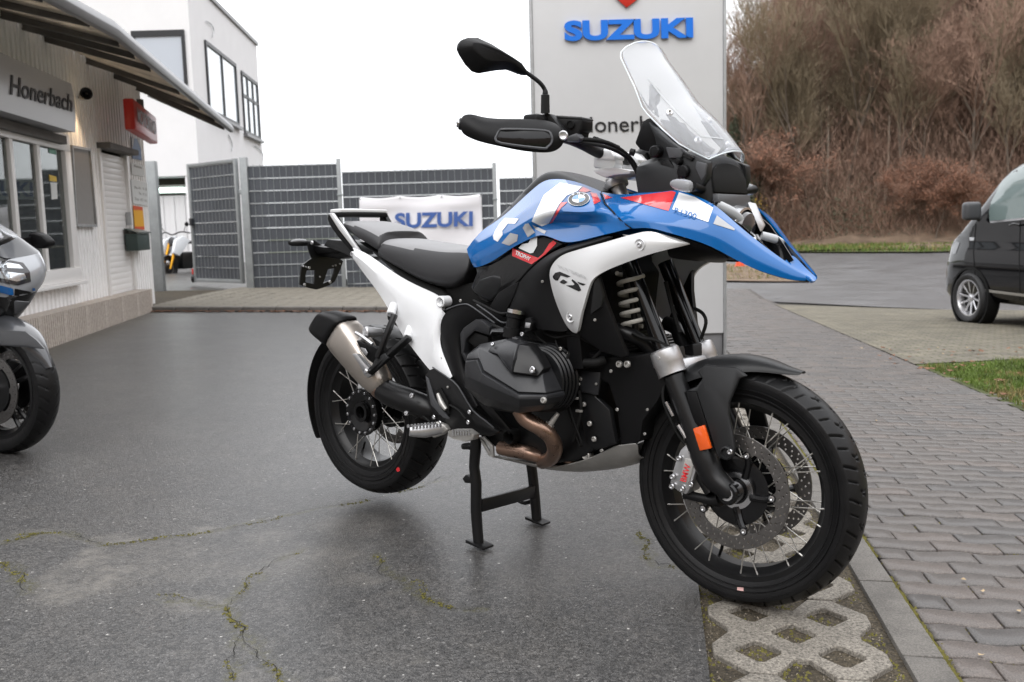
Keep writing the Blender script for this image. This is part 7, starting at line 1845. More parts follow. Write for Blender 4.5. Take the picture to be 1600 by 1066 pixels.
# swing arm (far side), final drive
tube('swing_arm', [Vector((.55, .10, .42)), Vector((.30, .125, .39)), Vector((.08, .13, .35)), Vector((0, .13, .345))], [.04, .038, .045, .06], M_blk_m, bike, 16, 3)
lathe('final_drive', (0, .075, .345), (0, 1, 0), [(0, .055), (.02, .085), (.07, .085), (.10, .06), (.105, 0)], M_blk_m, bike, 32)
tube('swing_arm_pivot', [Vector((.56, -.12, .43)), Vector((.56, .12, .43))], .045, M_blk_m, bike, 18, 1)
tube('rear_shock', [Vector((.36, 0, .46)), Vector((.44, 0, .74))], .03, M_blk_m, bike, 14, 1)
box('inner_fender', (.30, 0, .66), (.34, .17, .05), M_rubs, bike, Matrix.Rotation(.35, 3, 'Y'), bevel=.02)
box('inner_fender', (.50, 0, .58), (.10, .20, .30), M_rubs, bike, bevel=.02)
# silencer
def rrect(c, ax, w, h, n=4.0, m=20, roll=0):
    ax = ax.normalized(); side = Vector((0, 1, 0)); side = (side-ax*side.dot(ax)).normalized(); upv = side.cross(ax)
    if upv.z < 0: upv = -upv
    P = []
    for i in range(m):
        a = 2*pi*i/m; x = abs(cos(a))**(2/n)*(1 if cos(a) > 0 else -1)*w/2; y = abs(sin(a))**(2/n)*(1 if sin(a) > 0 else -1)*h/2; P.append(c+side*x+upv*y)
    return P
m0 = b(500, 500, -.215); m1 = b(530, 515, -.215); m2 = b(560, 552, -.21); m3 = b(585, 590, -.20); m4 = b(604, 610, -.19)
axm = m3-m1
body = loft('silencer', [rrect(m1, axm, .105, .128), rrect(m1.lerp(m2, .3), axm, .112, .136), rrect(m2, axm, .112, .124), rrect(m3, axm, .104, .110, 2.6), rrect(m4, m4-m3, .088, .090, 2.0)], M_ti, bike, 1, ang=60)
capm = loft('silencer_end_cap', [rrect(m0+Vector((0, 0, .0)), axm, .085, .085), rrect(m0.lerp(m1, .12), axm, .100, .115), rrect(m0.lerp(m1, .8), axm, .112, .138), rrect(m1.lerp(m2, .08), axm, .114, .140), rrect(m1.lerp(m2, .10), axm, .106, .130)], M_blk_p, bike, 1, ang=60)
tube('outlet', [m0-axm.normalized()*.004, m0+axm.normalized()*.03], .030, M_rubs, capm, 18, 1)
mid = tube('exhaust_mid_pipe', [b(596, 606, -.19), b(612, 616, -.19), b(640, 627, -.185), b(668, 638, -.17), b(690, 650, -.14)], [.040, .043, .043, .040, .034], M_blk_m, bike, 24, 3)
for (u, v) in ((645, 618.5), (636.5, 646)): V, F = bolt_vf(b(u, v, -.235), (0, -1, .2), .009, .008); put('bolt', mkmesh(V, F), M_chr, mid)
tube('weld_band', [b(594, 604, -.19), b(600, 609, -.19)], .0415, M_cop, mid, 24, 1)
slab('silencer_guard', BP([(556, 532, -.275), (566, 536, -.275), (582, 541, -.27), (589, 545, -.268), (588, 556, -.265), (582, 568, -.265), (574, 562, -.268), (564, 548, -.272)]), .02, M_blk_p, bike, .003)
slab('silencer_bracket', BP([(549, 553, -.278), (556, 553, -.278), (578, 578, -.27), (580, 587, -.27), (574, 591, -.27), (568, 586, -.27), (562, 572, -.274)]), .02, M_alu, bike, .004)
slab('silencer_slot', BP([(563, 543, -.281), (570, 545, -.281), (574, 552, -.279), (572, 556, -.279), (566, 550, -.28)]), .004, M_alu, bike, .001)
tube('heat_strip', BP([(556, 520, -.262), (566, 526, -.262), (582, 538, -.26)]), .006, M_alu, bike, 8, 2)
# passenger footrest hangers
for (a, c) in (((617, 491, -.215), (590, 560, -.265)), ((640, 527, -.215), (577, 583, -.275))):
    p0, p1 = b(*a), b(*c); dd_ = (p1-p0); V, F = box_vf((p0+p1)/2, (.026, dd_.length, .016), dd_.to_track_quat('Y', 'Z').to_matrix() @ Matrix.Rotation(.6, 3, 'Y')); put('passenger_hanger', applymods(mkmesh(V, F), bevel=.004), M_blk_m, bike)
slab('hanger_plate', BP([(586, 560, -.268), (600, 552, -.262), (606, 560, -.262), (586, 580, -.27), (576, 584, -.275), (578, 576, -.275)]), .014, M_blk_g, bike, .003)
lathe('passenger_footrest', b(576, 519, -.235), (-.2, -1, .1), [(-.05, .013), (.0, .018), (.012, .019), (.016, .014), (.012, .008), (.012, 0)], M_alu, bike, 22)
tube('passenger_footrest_arm', BP([(574, 522, -.23), (566, 530, -.24), (560, 535, -.25)]), [.012, .012, .008], M_alu, bike, 10, 2)
V, F = lathe_mesh(b(574, 580, -.285), (0, -1, 0), [(-.02, .008), (.006, .009), (.010, .006), (.010, 0)], 14); put('pivot_bolt', mkmesh(V, F), M_chr, bike)
# rear hugger
rows = []
for a in np.linspace(radians(120), radians(206), 14):
    q = (a-radians(120))/radians(86); w = .088-.012*q; rr = .345+.012*sin(q*pi)
    rows.append([Vector((RX+(rr-.022*abs(t)**3)*cos(a), w*t, RZ+(rr-.022*abs(t)**3)*sin(a))) for t in (-1, -.8, -.4, 0, .4, .8, 1)])
sheet('rear_hugger', rows, M_blk_p, bike, .004, 1, soff=1)
# subframe
SF_ = [[(556, 393, -.118), (558, 398, -.128), (561, 403, -.124)], [(572, 397, -.124), (575, 410, -.140), (577, 427, -.132)], [(598, 415, -.130), (598, 432, -.150), (597, 452, -.142)], [(630, 436, -.138), (626, 458, -.160), (619, 489, -.155)], [(664, 452, -.148), (652, 480, -.168), (634, 521, -.168)],
 [(703, 468, -.152), (682, 495, -.176), (650, 542, -.180)], [(691, 490, -.168), (682, 515, -.188), (662, 557, -.188)], [(684.5, 512, -.180), (681, 535, -.194), (672, 569, -.190)], [(688, 538, -.184), (685, 556, -.196), (681, 579, -.192)], [(697, 562, -.186), (694, 574, -.196), (690, 587, -.192)], [(708.5, 590, -.188), (707.5, 591.5, -.190), (706, 592.5, -.188)]]
sf = sheet('subframe', [BP(c) for c in SF_], M_wfr, bike, .020, 2, soff=1, ang=30, crease=((0, .9), (1, .9), (2, .9))); put('subframe', mir_mesh(sf.data), M_wfr, bike, ang=50)
lathe('subframe_boss', b(690, 471.5, -.178), (0, -1, 0), [(-.03, .018), (.006, .019), (.009, .015), (.003, .010), (-.01, .009), (-.01, 0)], M_wfr, bike, 22, mirror=True)
for (u, v, r) in ((612, 487, .015), (638, 523, .015)): lathe('hanger_mount', b(u, v, -.20), b(u-3, v+8, -.215)-b(u, v, -.20), [(-.03, r), (.012, r), (.014, r*.7)], M_wfr, bike, 18)
# rear carrier rails
def bar4(name, L, w, mat, parent, **kk): return tube(name, BP(L), w, mat, parent, 8, 3, **kk)
rl = slab('grab_rail', BP([(511, 342, -.135), (513, 334, -.135), (519, 333.5, -.133), (531, 352, -.13), (564, 397, -.125), (560, 401, -.125), (548, 393, -.127), (528, 371, -.13), (516, 354, -.133)]), .022, M_blk_p, bike, .004, mirror=True)
slab('rail_face', BP([(513, 333.5, -.139), (519, 333, -.137), (532, 351, -.134), (564, 396, -.129), (560, 399, -.129), (529, 359, -.134), (517, 340, -.137)]), .012, M_sil_p, rl, .003)
cps = [(516, 330, -.12), (519, 327, -.09), (532, 327.5, -.03), (550, 328.5, .04), (562, 332, .10), (594, 333, .125)]
c0 = b(516, 332, -.125); zc = c0.z+.004; xb = c0.x
pl = [Vector((xb-.002, -.125, zc)), Vector((xb-.022, -.08, zc+.004)), Vector((xb-.026, 0, zc+.006)), Vector((xb-.022, .08, zc+.004)), Vector((xb-.002, .125, zc)), Vector((xb+.045, .110, zc+.002)), Vector((xb+.030, .04, zc+.003)), Vector((xb+.030, -.04, zc+.003)), Vector((xb+.045, -.110, zc+.002))]
rkp = slab('carrier_plate', [p+Vector((0, 0, .006)) for p in pl], Vector((0, 0, -.012)), M_sil_p, bike, .003)
slab('carrier_underside', [p*1+Vector((.004, 0, -.0065)) for p in pl], Vector((0, 0, -.016)), M_blk_p, rkp, .003)
# tail, plate holder, rear lamps
tail = slab('tail_panel', BP([(505, 384, -.05), (512, 374, -.06), (533, 376, -.08), (545, 384, -.10), (552, 398, -.11), (568, 402, -.12), (560, 408, -.12), (530, 393, -.09), (515, 388, -.06)]), .10, M_blk_g, bike, .004)
slab('tail_underpan', BP([(480, 382, -.05), (515, 388, -.05), (545, 395, -.07), (562, 404, -.08), (555, 396, -.06), (520, 396, -.05), (495, 396, -.05)]), .10, M_blk_p, bike, .004)
V, F = bolt_vf(b(552, 397, -.128), (0, -1, 0), .010, .008); put('tail_bolt', mkmesh(V, F), M_alu, bike)
XP = b(500, 420, -.02).x
Zp = lambda L: [(440+x/6.154, 310+y/6.154) for x, y in L]
def plq(L): return [(bx(u, v, XP).y, bx(u, v, XP).z) for u, v in Zp(L)]
outl = plq([(250, 445), (300, 400), (400, 465), (560, 460), (600, 470), (600, 520), (535, 545), (530, 565), (585, 605), (560, 680), (505, 800), (450, 835), (385, 860), (330, 875), (260, 860), (175, 830), (180, 740), (190, 655), (240, 610), (290, 575), (265, 510)])
h1 = plq([(236, 690), (318, 688), (318, 760), (310, 828), (222, 808), (224, 740)]); h2 = plq([(440, 680), (510, 668), (500, 720), (475, 785), (392, 822), (420, 740)])
pm_mesh = curve_mesh([outl, h1, h2], .006, .001); xform(pm_mesh, Matrix(((0, 0, 1, XP), (1, 0, 0, 0), (0, 1, 0, 0), (0, 0, 0, 1))))
ph = put('plate_holder', pm_mesh, M_blk_m, bike)
for (x, y) in ((262, 668), (208, 655), (218, 830), (462, 805), (515, 645), (555, 630), (365, 755), (232, 662), (490, 650)):
    u, v = Zp([(x, y)])[0]; V, F = bolt_vf(bx(u, v, XP+.004), (1, 0, 0), .006 if x in (262, 218, 462) else .0035, .005); put('bolt', mkmesh(V, F), M_alu, ph)
slab('plate_arm', BP([(484, 382, -.025), (500, 390, -.025), (530, 392, -.02), (548, 400, -.02), (530, 405, -.02), (506, 402, -.025), (492, 400, -.025)]), .05, M_blk_p, bike, .004)
ri = tube('rear_indicator', BP([(488, 380, -.05), (470, 380, -.10), (456, 379.5, -.125), (451, 379, -.132)]), [.010, .012, .013, .007], M_blk_m, bike, 12, 4, flat=.7, mirror=True)
tube('rear_indicator_lens', BP([(478, 376.5, -.085), (466, 376, -.112), (455, 377.5, -.13)]), [.006, .007, .004], M_lens, ri, 8, 3)
V, F = bolt_vf(b(488, 379.5, -.06), (0, -1, 0), .008, .006); put('bolt', mkmesh(V, F), M_alu, ri)

# ---------------------------------------------------------------- seats
def seat(name, st, mat_side, mat_top):
    """st: (side-bottom, side-mid, crest) traced points + top rise; mirrored about the centre plane"""
    rows = []
    for (bo, mi_, cr, rise) in st:
        B1, B2, B3 = b(*bo), b(*mi_), b(*cr); L = [B1, B2, B3, Vector((B3.x+.002, B3.y*.72, B3.z+rise*.75)), Vector((B3.x+.002, B3.y*.38, B3.z+rise)), Vector((B3.x+.002, 0, B3.z+rise*1.02))]
        rows.append(L+[Vector((p.x, -p.y, p.z)) for p in L[-2::-1]])
    def cap_row(r, f, dx):
        c = sum(r, Vector())/len(r); return [Vector((p.x*f+c.x*(1-f)+dx, p.y*f, p.z*f+c.z*(1-f))) for p in r]
    rows = [cap_row(rows[0], .55, -.004), cap_row(rows[0], .93, -.004)]+rows+[cap_row(rows[-1], .95, .003), cap_row(rows[-1], .5, .003)]
    C = len(rows[0]); V = [p for r in rows for p in r]; F = [(i*C+j, i*C+j+1, (i+1)*C+j+1, (i+1)*C+j) for i in range(len(rows)-1) for j in range(C-1)]
    F += [(i*C+C-1, i*C, (i+1)*C, (i+1)*C+C-1) for i in range(len(rows)-1)]+[tuple(range(C))[::-1], tuple((len(rows)-1)*C+j for j in range(C))]
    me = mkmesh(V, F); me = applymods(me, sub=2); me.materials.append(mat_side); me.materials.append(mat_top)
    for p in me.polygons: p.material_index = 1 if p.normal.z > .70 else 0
    o = link(name, me, None, bike, ang=180); return o
seat('rider_seat', [
 ((589, 407, -.125), (588, 392, -.130), (594, 379, -.112), .014), ((606, 419, -.132), (606, 401, -.140), (609, 381, -.120), .016), ((626, 431, -.138), (627, 410, -.146), (631, 385, -.124), .014),
 ((650, 446, -.140), (653, 424, -.150), (658, 390, -.122), .018), ((675, 456, -.138), (683, 430, -.148), (692, 394, -.116), .012), ((699, 460, -.130), (712, 432, -.138), (717, 393, -.108), .012), ((716, 446, -.122), (730, 425, -.126), (733, 396, -.102), .012)], M_seat, M_seat2)
seat('passenger_seat', [((535, 357, -.100), (534, 352, -.104), (538, 347, -.088), .004), ((546, 370, -.112), (546, 358, -.120), (551, 347.5, -.098), .006), ((561, 381, -.118), (562, 366, -.128), (566, 352, -.104), .008), ((578, 393, -.122), (579, 376, -.132), (582, 359, -.108), .010), ((590, 399, -.122), (591, 384, -.130), (594, 366, -.106), .012)], M_seat, M_seat2)
slab('seat_base', BP([(560, 378, -.108), (580, 392, -.112), (590, 402, -.115), (624, 432, -.125), (666, 455, -.128), (700, 465, -.125), (690, 452, -.11), (640, 430, -.11), (600, 400, -.1)]), .22, M_rubs, bike, .003)

stk = pm('sticker_pink', (.62, .38, .36), .5)
T_ = [o for o in fw.children if o.name.startswith('tyre')]
decal('sticker', [(1152, 917.5), (1162, 918), (1162, 924), (1152, 923.5)], T_, stk, SI, fw, off=.0012, step=4)
T_ = [o for o in rw.children if o.name.startswith('tyre')]
decal('paint_dot', [(619, 733), (622, 730), (625, 732), (625, 736), (621, 737.5)], T_, M_red_d, BI, rw, off=.0012, step=4)

# ---- hoses, cables, clips and fasteners that clutter the engine bay
HS = [([(905, 530, -.17), (895, 545, -.19), (884, 566, -.20), (878, 590, -.19)], .006), ([(940, 548, -.18), (928, 560, -.185), (918, 575, -.17)], .005), ([(850, 520, -.19), (870, 528, -.20), (893, 524, -.20), (915, 532, -.19), (940, 545, -.18)], .0045),
 ([(988, 520, -.14), (1004, 528, -.13), (1025, 532, -.12), (1048, 545, -.10)], .006), ([(760, 505, -.19), (778, 512, -.21), (795, 520, -.22)], .006), ([(740, 470, -.17), (760, 480, -.18), (782, 490, -.19), (800, 488, -.2)], .005),
 ([(905, 610, -.165), (908, 640, -.165), (902, 668, -.165), (896, 690, -.16)], .0055), ([(888, 630, -.165), (895, 655, -.17), (908, 690, -.165), (905, 695, -.16), (893, 660, -.165), (886, 636, -.165)], .003),
 ([(1095, 530, -.03), (1103, 505, -.03), (1098, 490, -.02), (1085, 482, 0)], .005), ([(700, 632, -.21), (715, 640, -.215), (728, 655, -.215)], .004), ([(672, 660, -.20), (660, 650, -.2), (650, 655, -.2)], .004),
 ([(1040, 440, -.02), (1050, 480, -.02), (1062, 520, -.03)], .006), ([(1000, 300, -.05), (1012, 306, -.06), (1030, 302, -.06)], .006)]
for L, r in HS: tube('hose', BP(L), r, M_rubs, bike, 8, 4)
for (u, v, y, r) in ((876, 545, -.205, .006), (955, 580, -.172, .005), (1030, 560, -.14, .005), (1012, 640, -.14, .004), (1008, 678, -.14, .004), (770, 600, -.372, .004), (738, 575, -.352, .004), (720, 470, -.208, .005), (690, 560, -.205, .004), (965, 640, -.14, .005), (905, 600, -.163, .005), (932, 600, -.163, .004), (700, 605, -.218, .004), (848, 440, -.235, .004), (930, 500, -.26, .004), (868, 452, -.235, .004)):
    V, F = bolt_vf(b(u, v, y), (0, -1, 0), r, .004); put('bolt', mkmesh(V, F), M_alud, bike)
for (u, v) in ((893, 620), (899, 640)): slab('hose_clip', BP([(u, v, -.172), (u+10, v+1, -.172), (u+10, v+5, -.172), (u, v+4, -.172)]), .006, M_alud, bike, .001)
for k in range(7):
    tube('radiator_fin', [b(1000+k*9, 470+k*3, 0)+Vector((-.06, -.16, -.1)), b(1000+k*9, 470+k*3, 0)+Vector((-.06, .16, -.1))], .003, M_blk_m, bike, 6, 1)
# sidewall lettering band of the tyres: fine raised rings
for (wh, cx_, cz_, rr_, ys_, st_) in ((fw, FX, FZ, (.262, .276, .292), .0585, True), (rw, RX, RZ, (.240, .256, .272), .0835, False)):
    for r_ in rr_:
        for sd in (-1, 1):
            V, F = ring(cx_, cz_, [(sd*(ys_+.000), r_-.0016), (sd*(ys_+.0022), r_-.0008), (sd*(ys_+.0022), r_+.0008), (sd*(ys_+.000), r_+.0016)], 96); put('sidewall_ring', mkmesh(V, F), M_tyre, wh)
# ================================================================== OTHER VEHICLES
def torus_wheel(nm, root, c, ax, R, W, rim_r, mat_rim, spokes=10, discs=(), tyre_mat=None, groove=False, two=False):
    """generic wheel: tyre, cast rim with spokes; c centre, ax axle direction (towards the outer side)"""
    ax = Vector(ax).normalized(); e1 = Vector((0, 0, 1)); e1 = (e1-ax*e1.dot(ax)).normalized(); e2 = ax.cross(e1); c = Vector(c)
    def rv(prof, seg=64, tread=False):
        V = []; F = []; m = len(prof)
        for j in range(seg):
            a = 2*pi*j/seg
            for (y, r) in prof: V.append(c+ax*y+(e1*cos(a)+e2*sin(a))*r)
        for j in range(seg):
            k = (j+1) % seg
            for i in range(m-1): F.append((j*m+i, k*m+i, k*m+i+1, j*m+i+1))
        return V, F
    w = W/2
    rp = [(w*.72, rim_r-.004), (w*.72, rim_r+.012), (w*.80, rim_r+.014), (w*.80, rim_r-.002), (w*.3, rim_r-.025), (-w*.3, rim_r-.025), (-w*.8, rim_r-.002), (-w*.8, rim_r+.014), (-w*.72, rim_r+.012), (-w*.72, rim_r-.004)]
    V, F = rv(rp); rim = put(nm, mkmesh(V, F), mat_rim, root)
    tp_ = [(w*.70, rim_r+.004), (w*.86, rim_r+(R-rim_r)*.25), (w, rim_r+(R-rim_r)*.55), (w*.97, rim_r+(R-rim_r)*.75)]
    n = 12; y0, r0 = tp_[-1]
    for i in range(1, n+1): y = y0*(1-i/n); tp_.append((y, R-(R-r0)*(y/y0)**2.3))
    full = tp_+[(-y, r) for y, r in tp_[-2::-1]]
    if groove:
        seg = 420; m = len(full); V = []; F = []
        for j in range(seg):
            a = 2*pi*j/seg
            for (y, r) in full:
                t = abs(y)/w; q = (a*R-t*.05+(.5*.055 if y > 0 else 0)) % .055; d = .004 if (q < .005 and .25 < t < .93) else 0
                V.append(c+ax*y+(e1*cos(a)+e2*sin(a))*(r-d))
        for j in range(seg):
            k = (j+1) % seg
            for i in range(m-1): F.append((j*m+i, k*m+i, k*m+i+1, j*m+i+1))
    else: V, F = rv(full, 72)
    put('tyre', mkmesh(V, F, recalc=False), tyre_mat or M_tyre, rim, ang=45)
    V, F = lathe_mesh(c, ax, [(-w*.7, 0), (-w*.7, .03), (-w*.3, .045), (w*.5, .045), (w*.6, .03), (w*.6, 0)], 24); put('hub', mkmesh(V, F), mat_rim, rim)
    for i in range(spokes):
        a = 2*pi*i/spokes+.15; d = e1*cos(a)+e2*sin(a); t = ax.cross(d)
        for s_ in ((-.5, .5) if two else (0,)):
            p0 = c+d*.035+ax*(w*.25)+t*s_*.02; p1 = c+d*(rim_r-.008)+ax*(w*.55)+t*s_*.06
            V, F = tube_mesh([p0, p0.lerp(p1, .5)+ax*.004, p1], [.016*(R/.3), .011*(R/.3), .013*(R/.3)], 6, 1, True, .7); put('spoke', mkmesh(V, F), mat_rim, rim)
    for (off, rr) in discs:
        dm_ = disc_mesh(rr, rr*.77, 6, (rr*.84, rr*.92), 28); fr_ = Matrix(((e2.x, e1.x, ax.x, (c+ax*off).x), (e2.y, e1.y, ax.y, (c+ax*off).y), (e2.z, e1.z, ax.z, (c+ax*off).z), (0, 0, 0, 1)))
        xform(dm_, fr_); put('brake_disc', dm_, M_disc, rim, ang=30)
        V, F = lathe_mesh(c+ax*(off), ax, [(-.01, .03), (-.01, rr*.72), (.004, rr*.70), (.004, .03)], 30); put('disc_carrier', mkmesh(V, F), M_blk_m, rim)
    return rim
# ---------------------------------------------------------------- sports tourer cut by the left edge of the picture
gp0 = gp(12, 706)
LB = Matrix.Translation(gp0) @ Matrix.Rotation(TILT, 4, 'Y') @ Matrix.Rotation(radians(-22), 4, 'Z'); LBI = LB.inverted()
def lb(u, v, y): return _loc(LBI, u, v, 1, y)
sb_ = bpy.data.objects.new('sports_motorcycle', None); COL.objects.link(sb_); sb_.matrix_world = LB
tag(sb_, 'silver and blue faired touring motorcycle cut off by the left edge of the picture', 'motorcycle')
M_silf = pm('fairing_silver_white', (0.36, 0.375, 0.40), .2, metal=.2, coat=1); M_gryf = pm('fairing_graphite', (0.045, 0.047, 0.052), .3, coat=1)
torus_wheel('front_wheel', sb_, (0, 0, .300), (0, -1, 0), .300, .120, .218, M_blk_m, 5, ((.062, .16), (-.062, .16)), None, True, True)
torus_wheel('rear_wheel', sb_, (-1.48, 0, .315), (0, -1, 0), .315, .180, .218, M_blk_m, 5, ((.08, .12),), None, True, True)
rows = []
for a in np.linspace(radians(20), radians(150), 14):
    q = (a-radians(20))/radians(130); rr = .322+.012*sin(pi*q); w = .078*min(1, .25+q*3)
    rows.append([Vector((rr*cos(a)-(.045*(1-cos(t*1.57)))*cos(a), w*sin(t*1.5), .300+rr*sin(a)-(.045*(1-cos(t*1.57)))*sin(a))) for t in np.linspace(-1, 1, 9)])
sheet('front_mudguard', rows, M_gryf, sb_, .003, 1, soff=-1)
slab('mudguard_side', [lb(u, v, -.078) for u, v in ((-30, 520), (0, 516), (39, 518), (56, 531), (70, 546), (40, 543), (0, 540), (-12, 575), (-25, 600), (-36, 596), (-40, 550))], .006, M_gryf, sb_, .002)
for sg in (-1, 1):
    tube('fork_leg', [Vector((-.02, sg*.095, .30)), Vector((-.13, sg*.095, .55)), Vector((-.26, sg*.095, .85))], [.028, .026, .022], M_blk_m, sb_, 14, 2)
slab('brake_caliper', [Vector((-.07, -.105, .40)), Vector((-.13, -.105, .36)), Vector((-.17, -.105, .25)), Vector((-.13, -.105, .24)), Vector((-.09, -.105, .30))], .06, M_blk_s, sb_, .006, mirror=True)
tube('axle', [Vector((0, -.12, .30)), Vector((0, .12, .30))], .018, M_alu, sb_, 14, 1)
def lp_(L): return [lb(*p) for p in L]
rA = [(-150, 385, -.21), (-60, 372, -.19), (0, 366, -.13), (24, 384, -.04), (27, 387, 0)]
rB = [(-150, 398, -.25), (-60, 388, -.24), (0, 398, -.19), (37, 404, -.06), (44, 406, 0)]
rC = [(-150, 428, -.265), (-60, 424, -.255), (0, 424, -.215), (44, 424, -.085), (55, 427, 0)]
rD = [(-150, 455, -.26), (-60, 450, -.25), (0, 450, -.20), (47, 448, -.075), (59, 450, 0)]
rE = [(-150, 470, -.25), (-60, 459, -.235), (0, 460, -.185), (44, 464, -.065), (57, 466, 0)]
rF = [(-150, 500, -.23), (-60, 482, -.21), (0, 484, -.16), (44, 486, -.055), (56, 484, 0)]
rG = [(-150, 540, -.20), (-60, 520, -.18), (0, 507, -.12), (33, 508, -.04), (40, 507, 0)]
for R_ in (rA, rB, rC, rD, rE, rF, rG):
    for i_ in (2, 3, 4): R_[i_] = (R_[i_][0]-42, R_[i_][1], R_[i_][2])
    R_[1] = (R_[1][0]-42, R_[1][1], R_[1][2])
up__ = sheet('upper_fairing', [lp_(rA), lp_(rB)], M_gryf, sb_, .01, 2, mirror=True, soff=1, crease=((0, .5),))
fs = sheet('side_fairing', [lp_(rB), lp_(rC), lp_(rD), lp_(rE)], M_silf, sb_, .01, 2, mirror=True, soff=1, crease=((0, .5),))
lf = sheet('lower_fairing', [lp_(rE), lp_(rF), lp_(rG)], M_blk_s, sb_, .01, 2, mirror=True, soff=1, crease=((0, .5),))
FS_ = [o for o in sb_.children if o.name.startswith('side_fairing')]
def ldec(name, L, m, off=.003, tg=None): return decal(name, L, FS_, m, LBI, fs, off=off, step=4)
ldec('headlamp_glass', [(-40, 404), (0, 404), (36, 411), (46, 424), (48, 440), (28, 446), (0, 441), (-40, 434)], M_hld)
M_lampr = pm('lamp_reflector', (.62, .65, .68), .12, metal=.8)
ldec('lamp_reflector', [(-36, 409), (0, 409), (30, 414), (36, 420), (0, 419), (-36, 419)], M_lampr, .005)
ldec('lamp_reflector', [(-36, 424), (0, 424), (38, 428), (41, 436), (26, 440), (0, 435), (-36, 430)], M_lampr, .005)
ldec('blue_flash', [(-90, 437), (0, 446), (20, 451), (21, 463), (0, 457), (-90, 452)], M_blue_p)
ldec('dark_flash', [(23, 451), (49, 456), (52, 463), (22, 462)], M_blk_s)
ldec('edge_blue', [(50, 450), (54, 450), (56, 464), (51, 464)], M_blue_p)
slab('air_intake', lp_([(21, 470, -.135), (44, 472, -.08), (28, 487, -.11), (22, 491, -.125)]), .02, M_gry_p, sb_, .004)
sheet('windscreen', [lp_([(-110, 300, -.02), (-70, 318, -.02), (-30, 340, -.01), (10, 370, .0)]), lp_([(-130, 340, -.14), (-90, 350, -.13), (-40, 362, -.10), (4, 376, -.05)])], M_scr, sb_, .004, 1, mirror=True)
mm_ = slab('mirror_housing', lp_([(56, 367, .36), (60, 363.5, .37), (68, 363, .38), (79, 368, .39), (88, 377, .40), (88, 383, .40), (78, 388.5, .39), (66, 387.5, .38), (57, 383, .37)]), -.05, M_blk_p, sb_, .010, bseg=3, mirror=True)
slab('mirror_arm', lp_([(22, 380, .20), (37, 373, .28), (57, 368, .35), (60, 382, .36), (40, 387, .29), (34, 391, .24)]), -.03, M_blk_p, sb_, .006, mirror=True)
loft('fuel_tank', [[Vector((x, sin(a)*w, z+cos(a)*h)) for a in np.linspace(0, 2*pi, 17)[:-1]] for x, w, z, h in ((-.38, .12, .88, .10), (-.5, .17, .90, .14), (-.75, .16, .88, .13), (-.92, .09, .80, .09))], M_silf, sb_, 1)
loft('seat', [[Vector((x, sin(a)*w, z+cos(a)*h)) for a in np.linspace(0, 2*pi, 13)[:-1]] for x, w, z, h in ((-.88, .09, .80, .05), (-1.1, .14, .80, .06), (-1.35, .12, .88, .05), (-1.6, .10, .92, .04))], M_seat, sb_, 1)
loft('tail', [[Vector((x, sin(a)*w, z+cos(a)*h)) for a in np.linspace(0, 2*pi, 13)[:-1]] for x, w, z, h in ((-1.0, .12, .70, .06), (-1.4, .13, .82, .07), (-1.75, .05, .92, .03))], M_silf, sb_, 1)
box('engine', (-.62, 0, .42), (.5, .34, .38), M_eng, sb_, bevel=.04)
tube('silencer', [Vector((-.8, -.16, .30)), Vector((-1.2, -.18, .38)), Vector((-1.62, -.2, .48))], [.03, .05, .055], M_alud, sb_, 16, 3)
tube('swing_arm', [Vector((-.85, -.08, .38)), Vector((-1.48, -.1, .315))], .03, M_alud, sb_, 12, 1, mirror=True)
tube('handlebar', [Vector((-.38, -.33, 1.0)), Vector((-.32, -.12, 1.0)), Vector((-.32, .12, 1.0)), Vector((-.38, .33, 1.0))], .015, M_blk_p, sb_, 10, 3)
tube('side_stand', [Vector((-.75, .12, .28)), Vector((-.72, .28, .02))], .014, M_blk_m, sb_, 8, 1)

# ---------------------------------------------------------------- black people carrier at the right edge
vp = gp(1517, 505); VD = Vector((-.150, 1, 0)).normalized()
VB = Matrix.Translation(vp+Vector((VD.y, -VD.x, 0))*.93) @ Matrix.Rotation(atan2(VD.y, VD.x), 4, 'Z')
VB = Matrix.Translation(Vector((VB.translation.x, VB.translation.y, vp.z))) @ VB.to_3x3().to_4x4(); VI = VB.inverted()
def vb(u, v, y): return _loc(VI, u, v, 1, y)
van = bpy.data.objects.new('van', None); COL.objects.link(van); van.matrix_world = VB
tag(van, 'black passenger van parked at the right edge, seen from its front wheel back', 'van')
M_vblk = pm('van_paint_black', (0.002, 0.0018, 0.0025), .3, coat=1.0, spec=.05); M_vglass = pm('van_glass', (0.16, 0.21, 0.205), .05, coat=1, spec=1.0); M_vtrim = pm('van_trim', (0.02, 0.02, 0.022), .5)
M_alloy = pm('alloy_silver', (0.58, 0.58, 0.60), .25, metal=.7)
# cross-sections along the van, front axle at x = 0
def sec(x, zt, wb_, wt, zb=.30, belt=1.12, hood=False):
    zt_ = zt; zb2 = min(belt, zt-.02)
    P = [(wb_*.93, zb), (wb_, zb+.12), (wb_+.012, zb2*.60), (wb_+.004, zb2*.80), (wb_-.035, zb2*.90), (wb_-.04, zb2)]
    if not hood: P += [(wt+.06, zb2+(zt-zb2)*.55), (wt, zt-.10), (wt-.12, zt-.02), (0, zt)]
    else: P += [(wb_-.07, zt-.05), (wb_-.14, zt-.02), (wb_*.5, zt), (0, zt+.01)]
    full = P+[(-y, z) for y, z in P[-2::-1]]; return [Vector((x, y, z)) for y, z in full]
S_ = [sec(.86, .72, .70, .5, .34, 1.12, True), sec(.80, .90, .80, .5, .26, 1.12, True), sec(.66, 1.05, .88, .5, .24, 1.12, True), sec(.52, 1.16, .925, .6, .24, 1.16, True), sec(.30, 1.32, .945, .7, .25, 1.22, True)]
